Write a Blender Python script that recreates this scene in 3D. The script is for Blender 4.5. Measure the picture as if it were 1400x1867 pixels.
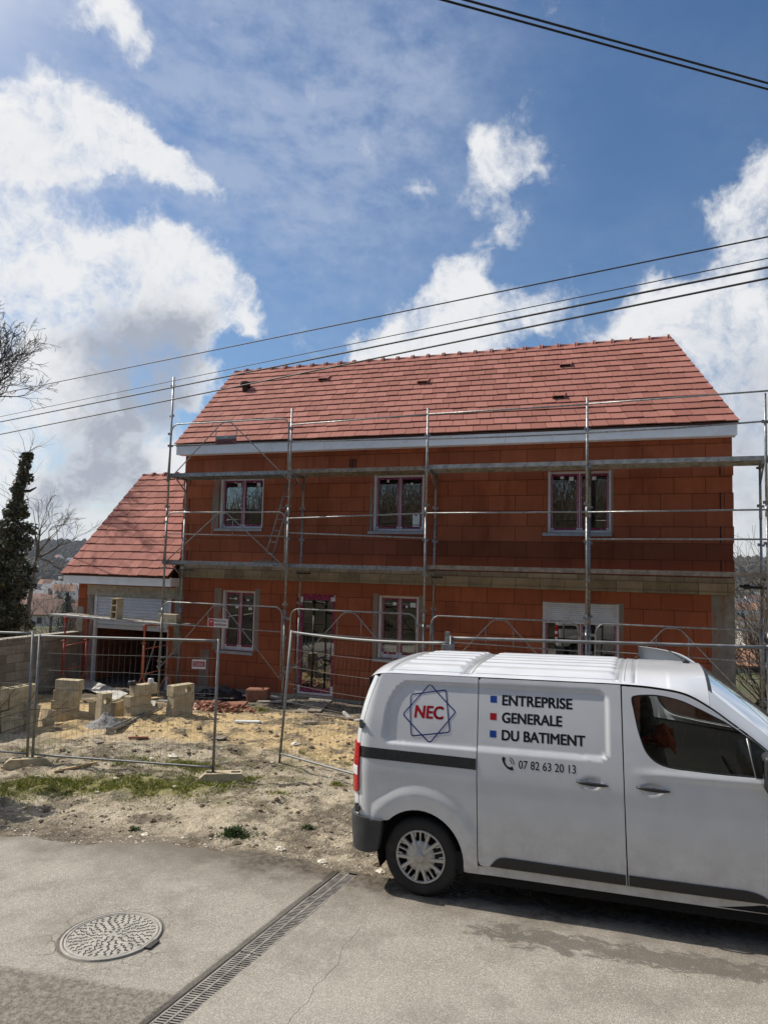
import bpy, bmesh, math, random
import numpy as np
from mathutils import Vector, Matrix, noise as mnoise
R = math.radians
random.seed(11)
rng = np.random.default_rng(7)
for o in list(bpy.data.objects): bpy.data.objects.remove(o)
scene = bpy.context.scene
C = scene.collection

# ------------------------------------------------------------------ camera
CAM = Vector((0.0, 0.0, 2.84)); YAW, PITCH, ROLL = R(20.0), R(4.45), R(1.45); FPX, PW, PH = 1300.0, 1400.0, 1867.0
_fw = Vector((-math.sin(YAW)*math.cos(PITCH), math.cos(YAW)*math.cos(PITCH), math.sin(PITCH)))
_rt = Vector((math.cos(YAW), math.sin(YAW), 0.0)); _up = _rt.cross(_fw)
_r2 = _rt*math.cos(ROLL) + _up*math.sin(ROLL); _u2 = _up*math.cos(ROLL) - _rt*math.sin(ROLL)   # the phone is tilted a little
cd = bpy.data.cameras.new('camera'); cam = bpy.data.objects.new('camera', cd); C.objects.link(cam)
cam.matrix_world = Matrix(((_r2.x,_u2.x,-_fw.x,CAM.x),(_r2.y,_u2.y,-_fw.y,CAM.y),(_r2.z,_u2.z,-_fw.z,CAM.z),(0,0,0,1)))
cd.sensor_fit = 'VERTICAL'; cd.sensor_height = 36.0; cd.lens = FPX/PH*36.0
cd.clip_start = 0.05; cd.clip_end = 20000
scene.camera = cam
def sky_dir(px, py):           # a compass direction in the sky
    d = _fw + _r2*((px-PW/2)/FPX) - _u2*((py-PH/2)/FPX)
    return d.normalized()

# ------------------------------------------------------------------ sun and sky
SUN_EL, SUN_A = R(46), R(1.6)
sun_dir = Vector((-math.cos(SUN_EL)*math.cos(SUN_A), math.cos(SUN_EL)*math.sin(SUN_A), math.sin(SUN_EL)))
ld = bpy.data.lights.new('sun', 'SUN'); ld.energy = 4.9; ld.angle = R(0.53); ld.color = (1.0, 0.95, 0.87)
sun = bpy.data.objects.new('sun', ld); C.objects.link(sun)
sun.rotation_euler = sun_dir.to_track_quat('Z', 'Y').to_euler(); sun.location = (-30, 5, 30)
scene.view_settings.view_transform = 'Standard'; scene.view_settings.look = 'None'
scene.view_settings.exposure = 0.0; scene.view_settings.gamma = 1.0

world = bpy.data.worlds.new('World'); scene.world = world; world.use_nodes = True
def build_world():
    nt = world.node_tree; N = nt.nodes; L = nt.links
    for n in list(N): N.remove(n)
    out = N.new('ShaderNodeOutputWorld'); bg = N.new('ShaderNodeBackground'); bg.inputs[1].default_value = 0.1
    L.new(bg.outputs[0], out.inputs[0])
    sky = N.new('ShaderNodeTexSky'); sky.sky_type = 'NISHITA'; sky.sun_disc = False
    sky.sun_elevation = SUN_EL; sky.sun_rotation = math.atan2(sun_dir.x, sun_dir.y) % (2*math.pi)
    sky.altitude = 150; sky.air_density = 1.0; sky.dust_density = 0.6; sky.ozone_density = 2.5
    tc = N.new('ShaderNodeTexCoord'); D = tc.outputs['Generated']
    def val(x):
        n = N.new('ShaderNodeValue'); n.outputs[0].default_value = x; return n.outputs[0]
    def m(op, a, b=None, c=None, clamp=False):
        n = N.new('ShaderNodeMath'); n.operation = op; n.use_clamp = clamp
        for i, v in enumerate((a, b, c)):
            if v is None: continue
            if isinstance(v, (int, float)): n.inputs[i].default_value = v
            else: L.new(v, n.inputs[i])
        return n.outputs[0]
    def noise(vec, scale, detail, rough=0.55, dist=0.0, col=False):
        n = N.new('ShaderNodeTexNoise'); n.inputs['Scale'].default_value = scale; n.inputs['Detail'].default_value = detail
        n.inputs['Roughness'].default_value = rough; n.inputs['Distortion'].default_value = dist
        L.new(vec, n.inputs['Vector']); return n.outputs[1 if col else 0]
    def vmul(vec, v):
        n = N.new('ShaderNodeVectorMath'); n.operation = 'MULTIPLY'; L.new(vec, n.inputs[0]); n.inputs[1].default_value = v; return n.outputs[0]
    def vadd(a, b):
        n = N.new('ShaderNodeVectorMath'); n.operation = 'ADD'; L.new(a, n.inputs[0])
        if isinstance(b, tuple): n.inputs[1].default_value = b
        else: L.new(b, n.inputs[1])
        return n.outputs[0]
    def ramp(v, lo, hi, a=0.0, b=1.0):
        n = N.new('ShaderNodeMapRange'); n.interpolation_type = 'SMOOTHSTEP'; L.new(v, n.inputs[0])
        for i, x in enumerate((lo, hi, a, b)): n.inputs[i+1].default_value = x
        return n.outputs[0]
    # warped direction: puffy outlines
    w1 = vmul(vadd(noise(D, 8, 4, col=True), (-.5,-.5,-.5)), (.095,.095,.095))
    w2 = vmul(vadd(noise(D, 38, 5, .6, col=True), (-.5,-.5,-.5)), (.036,.036,.036))
    W = vadd(vadd(D, w1), w2)
    def blobs(lst):
        acc = None
        for (px, py, r, w) in lst:
            d = N.new('ShaderNodeVectorMath'); d.operation = 'DISTANCE'; L.new(W, d.inputs[0]); d.inputs[1].default_value = sky_dir(px, py)
            k = ramp(d.outputs['Value'], r/FPX*1.38, 0.0, 0.0, w)
            acc = k if acc is None else m('ADD', acc, k)
        return acc
    BW = [(90,215,85,1),(50,285,95,1),(140,285,80,1),(215,235,42,.9),(250,275,60,.95),(300,315,50,.9),(345,330,42,.9),(382,345,34,.7),(10,250,70,.9),
          (200,15,62,.85),(245,45,40,.5),(120,50,40,.35),
          (0,430,70,1),(70,490,80,1),(30,540,130,1),(150,510,95,1),(245,500,85,1),(318,455,60,1.1),(345,520,85,1),(400,545,62,1),(445,575,45,.95),(472,610,28,.8),
          (200,590,130,1),(100,640,160,1),(300,630,100,1),(60,740,170,1),(210,710,120,1),(330,690,50,.9),(100,860,180,1),(240,830,130,1),(60,960,140,1),(210,930,120,1),(345,700,46,.7),(400,690,34,.6),(60,970,150,1.2),(200,960,130,1.2),(330,900,90,1),(150,1000,120,1.2),(1390,1000,80,1),
          (880,258,28,.6),(925,285,52,.75),(990,300,46,.62),(870,335,52,.62),(890,400,45,.6),(940,415,52,.7),(900,455,40,.6),(770,358,34,.5),(700,395,32,.42),(655,540,34,.62),(590,520,30,.35),(620,470,22,.35),
          (848,515,58,1),(835,575,90,1),(760,610,80,1),(715,645,70,1),(905,590,78,.95),(800,640,70,.9),(672,632,34,.8),(980,560,52,.6),(1030,590,60,.6),
          (1395,270,55,.7),(1375,330,45,.7),(1300,392,44,.7),(1375,400,70,.62),(1330,465,56,.75),(1185,512,40,.9),(1215,565,66,.85),(1290,570,80,.8),(1370,545,90,.72),(1310,650,105,.8),(1390,660,110,.8),(1150,610,60,.8),
          (1385,790,120,.75),(1395,900,100,.95),(1390,990,90,1),(1080,640,50,.5)]
    body = blobs(BW)
    body = m('MINIMUM', body, 1.05)
    fb = noise(vadd(D, w1), 15, 12, .66)
    fb2 = noise(vadd(D, w2), 55, 8, .68, .4)
    frag = m('MULTIPLY', m('SUBTRACT', noise(vadd(D, w2), 8, 4, .55), .5), 1.1)
    dens = m('ADD', m('ADD', body, frag), m('ADD', m('MULTIPLY', m('SUBTRACT', fb, .5), 2.15), m('MULTIPLY', m('SUBTRACT', fb2, .5), .55)))
    mask_f = ramp(dens, .30, 1.22)
    # clouds behind and beside the camera: unseen, their cover shaped for fill and reflections
    sep = N.new('ShaderNodeSeparateXYZ'); L.new(D, sep.inputs[0])
    fr = N.new('ShaderNodeVectorMath'); fr.operation = 'DOT_PRODUCT'; L.new(D, fr.inputs[0]); fr.inputs[1].default_value = _fw
    away = ramp(fr.outputs['Value'], .62, .35)
    gen = ramp(m('ADD', noise(vmul(D, (1,1,1.4)), 2.3, 7, .58), m('ADD', m('MULTIPLY', sep.outputs[2], .20), m('MULTIPLY', sep.outputs[0], .04))), .64, .80)
    mask = m('MAXIMUM', mask_f, m('MULTIPLY', gen, away))
    right = m('MULTIPLY', ramp(sep.outputs[0], .22, .45), m('MULTIPLY', ramp(sep.outputs[1], .1, .4), ramp(noise(vadd(D, w1), 5, 8, .6), .38, .6, .35, .95)))
    mask = m('MAXIMUM', mask, right)
    # thin veil high up on the left
    veil_b = blobs([(150,60,330,.62),(430,180,340,.62),(650,100,300,.5),(700,230,180,.35),(850,420,200,.3),(640,520,170,.4),(760,150,120,.3),(520,330,160,.25),(0,380,200,.4),(1350,200,120,.15),(1000,30,240,.14),(1250,640,240,.5),(250,430,250,.35),(520,470,120,.22)])
    streak = noise(vadd(vmul(D, (3.2,1.5,7)), w1), 3.5, 7, .62)
    fine = noise(vadd(vmul(D, (16,9,22)), w2), 2.2, 7, .66)
    veil = m('MULTIPLY', veil_b, m('ADD', ramp(streak, .22, .8, .25, 1.0), m('MULTIPLY', m('SUBTRACT', fine, .5), 1.1)), clamp=True)
    # self shading of the thick clouds
    dk = blobs([(290,655,125,1.25),(205,670,125,1.1),(345,620,70,.9),(150,835,95,1.0),(240,905,85,1.1),(110,935,95,1.0),(300,760,80,.7),(60,1000,90,.5),(210,820,60,.5),(20,700,60,.2),(1300,640,80,.35),(1390,700,120,.75),(1390,830,120,.85),(1250,600,70,.3),(1385,950,80,.6),(830,640,60,.22),(60,560,60,.15),(90,330,80,.15),(300,730,70,.5)])
    n2 = noise(vadd(vadd(D, w1), (.006,.0,-.012)), 13, 9, .6)
    n3 = noise(vadd(D, w1), 42, 6, .6)
    core = ramp(dens, .9, 1.7)                 # thick parts let less sun through
    shade = m('ADD', m('MULTIPLY', dk, m('ADD', .55, m('MULTIPLY', core, .5))), m('ADD', m('MULTIPLY', m('SUBTRACT', n2, .5), 1.2), m('MULTIPLY', m('SUBTRACT', n3, .5), .35)))
    shade = m('ADD', shade, m('MULTIPLY', core, .10))
    shade = ramp(shade, .02, 1.30)
    def mix(f, a, b):
        n = N.new('ShaderNodeMix'); n.data_type = 'RGBA'
        if isinstance(f, float): n.inputs[0].default_value = f
        else: L.new(f, n.inputs[0])
        for i, v in ((6, a), (7, b)):
            if isinstance(v, tuple): n.inputs[i].default_value = v
            else: L.new(v, n.inputs[i])
        return n.outputs[2]
    hs = N.new('ShaderNodeHueSaturation'); hs.inputs['Saturation'].default_value = SKY_SAT; hs.inputs['Value'].default_value = SKY_VAL; L.new(sky.outputs[0], hs.inputs['Color'])
    base = mix(m('MULTIPLY', veil, .56), hs.outputs[0], (5.0, 5.7, 7.2, 1))
    cl = mix(shade, (8.5, 8.62, 8.8, 1), (3.9, 4.25, 5.0, 1))
    col = mix(mask, base, cl)
    # aureole round the sun, out of view, added to brighten the house front
    sd = N.new('ShaderNodeVectorMath'); sd.operation = 'DOT_PRODUCT'; L.new(D, sd.inputs[0]); sd.inputs[1].default_value = sun_dir
    glow = ramp(sd.outputs['Value'], .80, 1.0)
    col = mix(glow, col, (14.0, 13.4, 12.6, 1))
    L.new(col, bg.inputs[0])
SKY_SAT, SKY_VAL = 1.2, 1.1
build_world()
# ------------------------------------------------------------------ helpers
ORG = {}
def tag(o, label=None, cat=None, group=None, kind=None):
    if label: o['label'] = label
    if cat: o['category'] = cat
    if group: o['group'] = group
    if kind: o['kind'] = kind
    return o
def thing(name, label, cat, loc=(0,0,0), rot=(0,0,0), group=None):
    o = bpy.data.objects.new(name, None); C.objects.link(o); o.empty_display_size = .2
    o.location = loc; o.rotation_euler = rot
    ORG[o.name] = Vector(loc) if tuple(rot) == (0,0,0) else Vector((0,0,0))
    return tag(o, label, cat, group)
class MB:
    """collects geometry and links it as one mesh object"""
    def __init__(s): s.v = []; s.f = []; s.c = []; s.sm = []; s.mi = []; s._c = None; s._m = 0; s._s = False
    def face(s, idx):
        s.f.append(tuple(idx)); s.c.append(s._c); s.sm.append(s._s); s.mi.append(s._m)
    def add(s, vs, fs):
        b = len(s.v); s.v.extend([tuple(p) for p in vs])
        for f in fs: s.face([b+i for i in f])
        return b
    def quad(s, a, b, c, d): s.add([a,b,c,d], [(0,1,2,3)])
    def box(s, c, d, M=None):
        x,y,z = d[0]/2, d[1]/2, d[2]/2
        vs = [Vector((sx*x,sy*y,sz*z)) for sz in (-1,1) for sy in (-1,1) for sx in (-1,1)]
        if M is not None: vs = [M @ p for p in vs]
        vs = [p + Vector(c) for p in vs]
        s.add(vs, [(0,2,3,1),(4,5,7,6),(0,1,5,4),(2,6,7,3),(0,4,6,2),(1,3,7,5)])
    def box2(s, a, b): s.box([(a[i]+b[i])/2 for i in range(3)], [abs(b[i]-a[i]) for i in range(3)])
    def bbox(s, c, d, bev, M=None):        # box with chamfered edges
        bm = bmesh.new(); bmesh.ops.create_cube(bm, size=1)
        for v in bm.verts: v.co = Vector((v.co.x*d[0], v.co.y*d[1], v.co.z*d[2]))
        bmesh.ops.bevel(bm, geom=list(bm.edges), offset=bev, segments=2, profile=.5, affect='EDGES')
        bm.verts.index_update()
        vs = [((M @ v.co) if M is not None else v.co) + Vector(c) for v in bm.verts]
        s.add(vs, [[v.index for v in f.verts] for f in bm.faces]); bm.free()
    def tube(s, p, r, n=8, caps=True, smooth=True):
        p = [Vector(q) for q in p]; k = len(p); rr = r if isinstance(r, (list, tuple)) else [r]*k
        base = len(s.v); o = s._s; s._s = smooth
        t0 = (p[1]-p[0]).normalized(); u = t0.orthogonal().normalized()
        for i in range(k):
            t = (p[min(i+1,k-1)]-p[max(i-1,0)])
            t = t.normalized() if t.length > 1e-9 else t0
            u = (u - t*u.dot(t)); u = u.normalized() if u.length > 1e-6 else t.orthogonal().normalized(); w = t.cross(u)
            for j in range(n):
                a = 2*math.pi*j/n; q = p[i] + (u*math.cos(a)+w*math.sin(a))*rr[i]; s.v.append(tuple(q))
        for i in range(k-1):
            for j in range(n):
                a = base+i*n+j; b = base+i*n+(j+1)%n
                s.face((a, b, b+n, a+n))
        s._s = o
        if caps:
            s.face([base+j for j in range(n)][::-1]); s.face([base+(k-1)*n+j for j in range(n)])
    def lathe(s, prof, c, axis='y', n=32, smooth=True):    # prof = [(radius, along)]
        base = len(s.v); o = s._s; s._s = smooth
        for (r, a) in prof:
            for j in range(n):
                t = 2*math.pi*j/n; u, w = r*math.cos(t), r*math.sin(t)
                q = {'y': (u, a, w), 'z': (u, w, a), 'x': (a, u, w)}[axis]
                s.v.append((q[0]+c[0], q[1]+c[1], q[2]+c[2]))
        for i in range(len(prof)-1):
            for j in range(n):
                a = base+i*n+j; b = base+i*n+(j+1)%n; s.face((a, b, b+n, a+n))
        s._s = o
    def prism(s, pts, h, M):              # pts 2d outline, extruded along local z by h, placed by M
        n = len(pts)
        vs = [M @ Vector((x,y,0)) for x,y in pts] + [M @ Vector((x,y,h)) for x,y in pts]
        s.add(vs, [tuple(range(n))[::-1], tuple(range(n,2*n))] + [(i,(i+1)%n,n+(i+1)%n,n+i) for i in range(n)])
    def grid(s, fn, us, vs, flip=False, smooth=True):
        b = len(s.v); nu, nv = len(us), len(vs); o = s._s; s._s = smooth
        for u in us:
            for v in vs: s.v.append(tuple(fn(u, v)))
        for i in range(nu-1):
            for j in range(nv-1):
                q = (b+i*nv+j, b+(i+1)*nv+j, b+(i+1)*nv+j+1, b+i*nv+j+1)
                s.face(q[::-1] if flip else q)
        s._s = o
    def build(s, name, mat, parent=None, tagd=None, local=False):
        me = bpy.data.meshes.new(name)
        org = Vector((0,0,0))
        if parent is not None and not local: org = ORG.get(parent.name, Vector((0,0,0)))
        v = np.array(s.v, dtype=np.float64).reshape(-1, 3) - np.array(org)
        me.from_pydata(v.tolist(), [], s.f)
        mats = mat if isinstance(mat, (list, tuple)) else [mat]
        for q in mats: me.materials.append(q)
        me.polygons.foreach_set('use_smooth', s.sm); me.polygons.foreach_set('material_index', s.mi)
        if any(c is not None for c in s.c):
            at = me.color_attributes.new('tint', 'FLOAT_COLOR', 'CORNER')
            out = []
            for p, c in zip(s.f, s.c):
                c = c if c is not None else (.5,.5,.5)
                out += [c[0], c[1], c[2], 1.0]*len(p)
            at.data.foreach_set('color', out)
        me.update()
        o = bpy.data.objects.new(name, me); C.objects.link(o)
        if parent is not None:
            o.parent = parent; ORG[o.name] = org
        if tagd: tag(o, **tagd)
        return o
def kids(o): return [c for c in bpy.data.objects if c.parent == o]
def copy_tree(o, parent=None, top=True):
    c = o.copy(); C.objects.link(c); c.parent = parent
    if not top:
        for k in ('category','label'):
            if k in c: del c[k]
    for ch in kids(o): copy_tree(ch, c, False)
    return c
def fbm(x, y, s, o=4, z=0.0):
    return mnoise.fractal(Vector((x*s, y*s, z)), 1.0, 2.0, o)
def smooth01(t):
    t = max(0.0, min(1.0, t)); return t*t*(3-2*t)

# ---- materials
def newmat(name):
    m = bpy.data.materials.new(name); m.use_nodes = True; nt = m.node_tree
    b = nt.nodes['Principled BSDF']; return m, nt, b
class NT:
    def __init__(s, nt): s.nt = nt; s.N = nt.nodes; s.L = nt.links
    def put(s, inp, v):
        if isinstance(v, (int, float)): inp.default_value = v
        elif isinstance(v, tuple): inp.default_value = v if len(v) != 3 or inp.type == 'VECTOR' else (*v, 1)
        else: s.L.new(v, inp)
    def math(s, op, a, b=None, c=None, clamp=False):
        n = s.N.new('ShaderNodeMath'); n.operation = op; n.use_clamp = clamp
        for i, v in enumerate((a,b,c)):
            if v is not None: s.put(n.inputs[i], v)
        return n.outputs[0]
    def noise(s, vec, scale, detail=4, rough=.55, col=False, dist=0.0):
        n = s.N.new('ShaderNodeTexNoise'); s.put(n.inputs['Vector'], vec)
        n.inputs['Scale'].default_value = scale; n.inputs['Detail'].default_value = detail; n.inputs['Roughness'].default_value = rough; n.inputs['Distortion'].default_value = dist
        return n.outputs[1 if col else 0]
    def vor(s, vec, scale, feat='F1', out='Distance', rnd=1.0):
        n = s.N.new('ShaderNodeTexVoronoi'); n.feature = feat; s.put(n.inputs['Vector'], vec); n.inputs['Scale'].default_value = scale
        n.inputs['Randomness'].default_value = rnd; return n.outputs[out]
    def ramp(s, v, lo, hi, a=0.0, b=1.0, st=True):
        n = s.N.new('ShaderNodeMapRange'); n.interpolation_type = 'SMOOTHSTEP' if st else 'LINEAR'; s.put(n.inputs[0], v)
        for i, x in enumerate((lo,hi,a,b)): n.inputs[i+1].default_value = x
        return n.outputs[0]
    def mix(s, f, a, b, mode='MIX'):
        n = s.N.new('ShaderNodeMix'); n.data_type = 'RGBA'; n.blend_type = mode
        s.put(n.inputs[0], f); s.put(n.inputs[6], a); s.put(n.inputs[7], b); return n.outputs[2]
    def obj(s): return s.N.new('ShaderNodeTexCoord').outputs['Object']
    def pos(s): return s.N.new('ShaderNodeNewGeometry').outputs['Position']
    def nrm(s): return s.N.new('ShaderNodeNewGeometry').outputs['True Normal']
    def xyz(s, v):
        n = s.N.new('ShaderNodeSeparateXYZ'); s.L.new(v, n.inputs[0]); return n.outputs
    def comb(s, x, y, z):
        n = s.N.new('ShaderNodeCombineXYZ')
        for i, v in enumerate((x,y,z)): s.put(n.inputs[i], v)
        return n.outputs[0]
    def vmul(s, v, k):
        n = s.N.new('ShaderNodeVectorMath'); n.operation = 'MULTIPLY'; s.L.new(v, n.inputs[0]); s.put(n.inputs[1], k); return n.outputs[0]
    def vadd(s, v, k):
        n = s.N.new('ShaderNodeVectorMath'); n.operation = 'ADD'; s.L.new(v, n.inputs[0]); s.put(n.inputs[1], k); return n.outputs[0]
    def attr(s, name='tint'):
        n = s.N.new('ShaderNodeAttribute'); n.attribute_name = name; return n.outputs['Color']
    def bump(s, h, dist, strength=1.0, normal=None):
        n = s.N.new('ShaderNodeBump'); n.inputs['Distance'].default_value = dist; n.inputs['Strength'].default_value = strength
        s.L.new(h, n.inputs['Height'])
        if normal is not None: s.L.new(normal, n.inputs['Normal'])
        return n.outputs[0]
    def objrand(s): return s.N.new('ShaderNodeObjectInfo').outputs['Random']
def simple(name, col, rough=.6, metal=0.0, var=.25, scale=6.0, bump=0.0, bscale=40.0, spec=.5, dirt=None, coat=0.0):
    m, nt, b = newmat(name); t = NT(nt); p = t.pos()
    n = t.noise(p, scale, 6, .6)
    f = t.ramp(n, .3, .7)
    c = t.mix(f, tuple(x*(1-var) for x in col), tuple(min(1, x*(1+var)) for x in col))
    if dirt:
        d = t.ramp(t.noise(t.vadd(p, (7.3,1.2,3.3)), dirt[1], 7, .65), .52, .68, 0, dirt[2])
        c = t.mix(d, c, dirt[0])
    t.L.new(c, b.inputs['Base Color'])
    b.inputs['Roughness'].default_value = rough; b.inputs['Metallic'].default_value = metal
    b.inputs['Specular IOR Level'].default_value = spec; b.inputs['Coat Weight'].default_value = coat
    if rough > .15 and var: t.L.new(t.ramp(n, .25, .75, max(.02, rough-.12), min(1, rough+.12)), b.inputs['Roughness'])
    if bump: t.L.new(t.bump(t.noise(p, bscale, 5, .6), bump), b.inputs['Normal'])
    return m
M = {}
def mats():
    # facade brick: big fired-clay blocks, 57 x 32.5 cm
    m, nt, b = newmat('clay_block'); t = NT(nt); p = t.pos(); x, y, z = t.xyz(p); nx, ny, nz = t.xyz(t.nrm())
    side = t.math('GREATER_THAN', t.math('ABSOLUTE', nx), .6)
    u = t.math('ADD', t.math('MULTIPLY', x, t.math('SUBTRACT', 1, side)), t.math('MULTIPLY', y, side))
    uv = t.comb(u, t.math('SUBTRACT', z, 2.8-.325*20), 0.0)
    wob = t.vmul(t.vadd(t.noise(p, 2.5, 2, col=True), (-.5,-.5,-.5)), (.016,.012,0))
    uv2 = t.vadd(uv, wob)
    br = t.N.new('ShaderNodeTexBrick'); t.L.new(uv2, br.inputs['Vector']); br.offset = .43; br.squash = 1.0
    br.inputs['Scale'].default_value = 1; br.inputs['Brick Width'].default_value = .57; br.inputs['Row Height'].default_value = .325
    br.inputs['Mortar Size'].default_value = .0055; br.inputs['Mortar Smooth'].default_value = .5; br.inputs['Bias'].default_value = 0
    br.inputs['Color1'].default_value = (0,0,0,1); br.inputs['Color2'].default_value = (1,1,1,1); br.inputs['Mortar'].default_value = (.5,.5,.5,1)
    rnd = br.outputs['Color']; mort = br.outputs['Fac']
    f1 = t.noise(p, 1.1, 4, .6); f2 = t.noise(t.vmul(p, (1,1,.25)), 9, 5, .65)
    k = t.math('ADD', t.math('MULTIPLY', rnd, .36), t.math('ADD', t.math('MULTIPLY', t.math('SUBTRACT', f1, .5), 1.2), t.math('MULTIPLY', t.math('SUBTRACT', f2, .5), .6)), clamp=False)
    c = t.mix(t.ramp(k, -.1, .75), (.29,.084,.039), (.43,.132,.060))
    pale = t.ramp(t.noise(t.vmul(p, (1,1,.5)), 3.3, 6, .7), .60, .78, 0, .35)
    c = t.mix(pale, c, (.42,.16,.075))
    damp = t.ramp(t.noise(t.vmul(p, (1.6,1.6,.5)), .9, 4, .6), .55, .68, 0, .35)
    c = t.mix(damp, c, (.15,.032,.013))
    # darker tone in the lower courses of the upper floor, to the right
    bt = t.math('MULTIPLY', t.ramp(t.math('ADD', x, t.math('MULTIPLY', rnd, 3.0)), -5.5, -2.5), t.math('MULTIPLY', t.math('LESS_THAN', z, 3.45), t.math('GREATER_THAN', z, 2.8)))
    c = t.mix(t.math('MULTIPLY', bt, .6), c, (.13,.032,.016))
    c = t.mix(t.math('MULTIPLY', mort, .95), c, (.075,.026,.014))
    t.L.new(c, b.inputs['Base Color']); b.inputs['Roughness'].default_value = .92; b.inputs['Specular IOR Level'].default_value = .1
    rib = t.math('SINE', t.math('MULTIPLY', u, 2*math.pi/.022))
    ribm = t.math('MULTIPLY', rib, t.ramp(rnd, .35, .6, .15, .6))
    h = t.math('SUBTRACT', t.math('ADD', t.math('MULTIPLY', ribm, .08), t.math('MULTIPLY', t.noise(p, 60, 4), .25)), t.math('MULTIPLY', mort, 1.2))
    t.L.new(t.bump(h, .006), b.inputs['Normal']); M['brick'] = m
    # concrete blocks (grey beige)
    def blockmat(name, col, rows, width, z0, mort_c):
        m, nt, b = newmat(name); t = NT(nt); p = t.pos(); x, y, z = t.xyz(p); nx, ny, nz = t.xyz(t.nrm())
        side = t.math('GREATER_THAN', t.math('ABSOLUTE', nx), .6)
        u = t.math('ADD', t.math('MULTIPLY', x, t.math('SUBTRACT', 1, side)), t.math('MULTIPLY', y, side))
        br = t.N.new('ShaderNodeTexBrick'); t.L.new(t.vadd(t.comb(u, t.math('SUBTRACT', z, z0), 0.0), t.vmul(t.vadd(t.noise(p, 3, 2, col=True), (-.5,-.5,-.5)), (.02,.012,0))), br.inputs['Vector']); br.offset = .5
        br.inputs['Scale'].default_value = 1; br.inputs['Brick Width'].default_value = width; br.inputs['Row Height'].default_value = rows
        br.inputs['Mortar Size'].default_value = .007; br.inputs['Mortar Smooth'].default_value = .3
        br.inputs['Color1'].default_value = (0,0,0,1); br.inputs['Color2'].default_value = (1,1,1,1); br.inputs['Mortar'].default_value = (.5,.5,.5,1)
        k = t.math('ADD', t.math('MULTIPLY', br.outputs['Color'], .4), t.math('MULTIPLY', t.noise(p, 4, 8, .7), 1.0))
        c = t.mix(t.ramp(k, .3, 1.0), tuple(v*.62 for v in col), tuple(v*1.25 for v in col))
        c = t.mix(t.ramp(t.noise(t.vmul(p, (1,1,.3)), 2.2, 6, .65), .52, .7, 0, .45), c, tuple(v*.5 for v in col))
        c = t.mix(t.math('MULTIPLY', br.outputs['Fac'], .75), c, mort_c)
        t.L.new(c, b.inputs['Base Color']); b.inputs['Roughness'].default_value = .95; b.inputs['Specular IOR Level'].default_value = .2
        h = t.math('SUBTRACT', t.math('MULTIPLY', t.noise(p, 90, 5, .7), .6), t.math('MULTIPLY', br.outputs['Fac'], .9))
        t.L.new(t.bump(h, .008), b.inputs['Normal']); return m
    M['band'] = blockmat('slab_edge_block', (.30,.245,.165), .36, .50, 2.7, (.10,.08,.05))
    M['wallblock'] = blockmat('concrete_block_wall', (.33,.28,.21), .205, .50, -.42, (.14,.11,.08))
    M['found'] = blockmat('foundation_block', (.30,.26,.20), .205, .52, -.31, (.12,.1,.08))
    # loose concrete block
    m, nt, b = newmat('concrete_block'); t = NT(nt); p = t.obj(); r = t.objrand()
    pp = t.vadd(p, t.comb(t.math('MULTIPLY', r, 13.0), t.math('MULTIPLY', r, 7.0), r))
    c = t.mix(t.ramp(t.noise(pp, 7, 8, .7), .3, .72), (.36,.295,.19), (.66,.56,.385))
    c = t.mix(t.math('MULTIPLY', r, .3), c, (.40,.32,.20))
    c = t.mix(t.ramp(t.noise(t.vmul(pp, (14,14,2)), 1.6, 4, .6), .55, .7, 0, .4), c, (.28,.23,.15))
    t.L.new(c, b.inputs['Base Color']); b.inputs['Roughness'].default_value = .95; b.inputs['Specular IOR Level'].default_value = .2
    t.L.new(t.bump(t.noise(pp, 95, 5, .75), .008), b.inputs['Normal']); M['block'] = m
    # roof tile
    m, nt, b = newmat('clay_roof_tile'); t = NT(nt); p = t.pos(); a = t.xyz(t.attr())[0]
    c = t.mix(a, (.295,.116,.087), (.415,.174,.134))
    c = t.mix(t.ramp(t.noise(p, 1.3, 5, .6), .42, .66, 0, .22), c, (.33,.135,.105))
    c = t.mix(t.ramp(t.noise(p, 26, 6, .7), .5, .75, 0, .4), c, (.22,.085,.062))
    c = t.mix(t.ramp(t.noise(t.vmul(p, (1,1,1)), 3.1, 7, .7), .62, .76, 0, .3), c, (.42,.24,.19))
    t.L.new(c, b.inputs['Base Color']); b.inputs['Roughness'].default_value = .85; b.inputs['Specular IOR Level'].default_value = .2
    t.L.new(t.bump(t.noise(p, 55, 5, .65), .004), b.inputs['Normal']); M['tile'] = m
    M['tile_dark'] = simple('tile_underside', (.05,.022,.016), .9, var=.3)
    M['fascia'] = simple('white_fascia_board', (.82,.82,.82), .45, var=.05, scale=3, dirt=((.55,.54,.5), 5, .3))
    M['pvc'] = simple('white_pvc', (.74,.74,.73), .35, var=.05, dirt=((.5,.47,.42), 9, .35))
    M['render_grey'] = simple('grey_mortar', (.27,.245,.20), .95, var=.3, scale=5, bump=.006, bscale=50, dirt=((.13,.115,.09), 3, .5))
    M['concrete'] = simple('bare_concrete', (.36,.325,.265), .92, var=.25, scale=7, bump=.005, bscale=60, dirt=((.2,.18,.14), 3, .5))
    M['sill'] = simple('grey_sill', (.34,.34,.335), .8, var=.15, bump=.003)
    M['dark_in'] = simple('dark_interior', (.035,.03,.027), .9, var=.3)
    M['garage_floor'] = simple('garage_screed', (.12,.105,.09), .95, var=.35, scale=3)
    # pink protection film with pale print
    m, nt, b = newmat('pink_film'); t = NT(nt); p = t.pos()
    f = t.ramp(t.noise(t.vmul(p, (1,1,1)), 24, 4, .7), .50, .60)
    c = t.mix(f, (.20,.006,.045), (.36,.03,.10))
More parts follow.
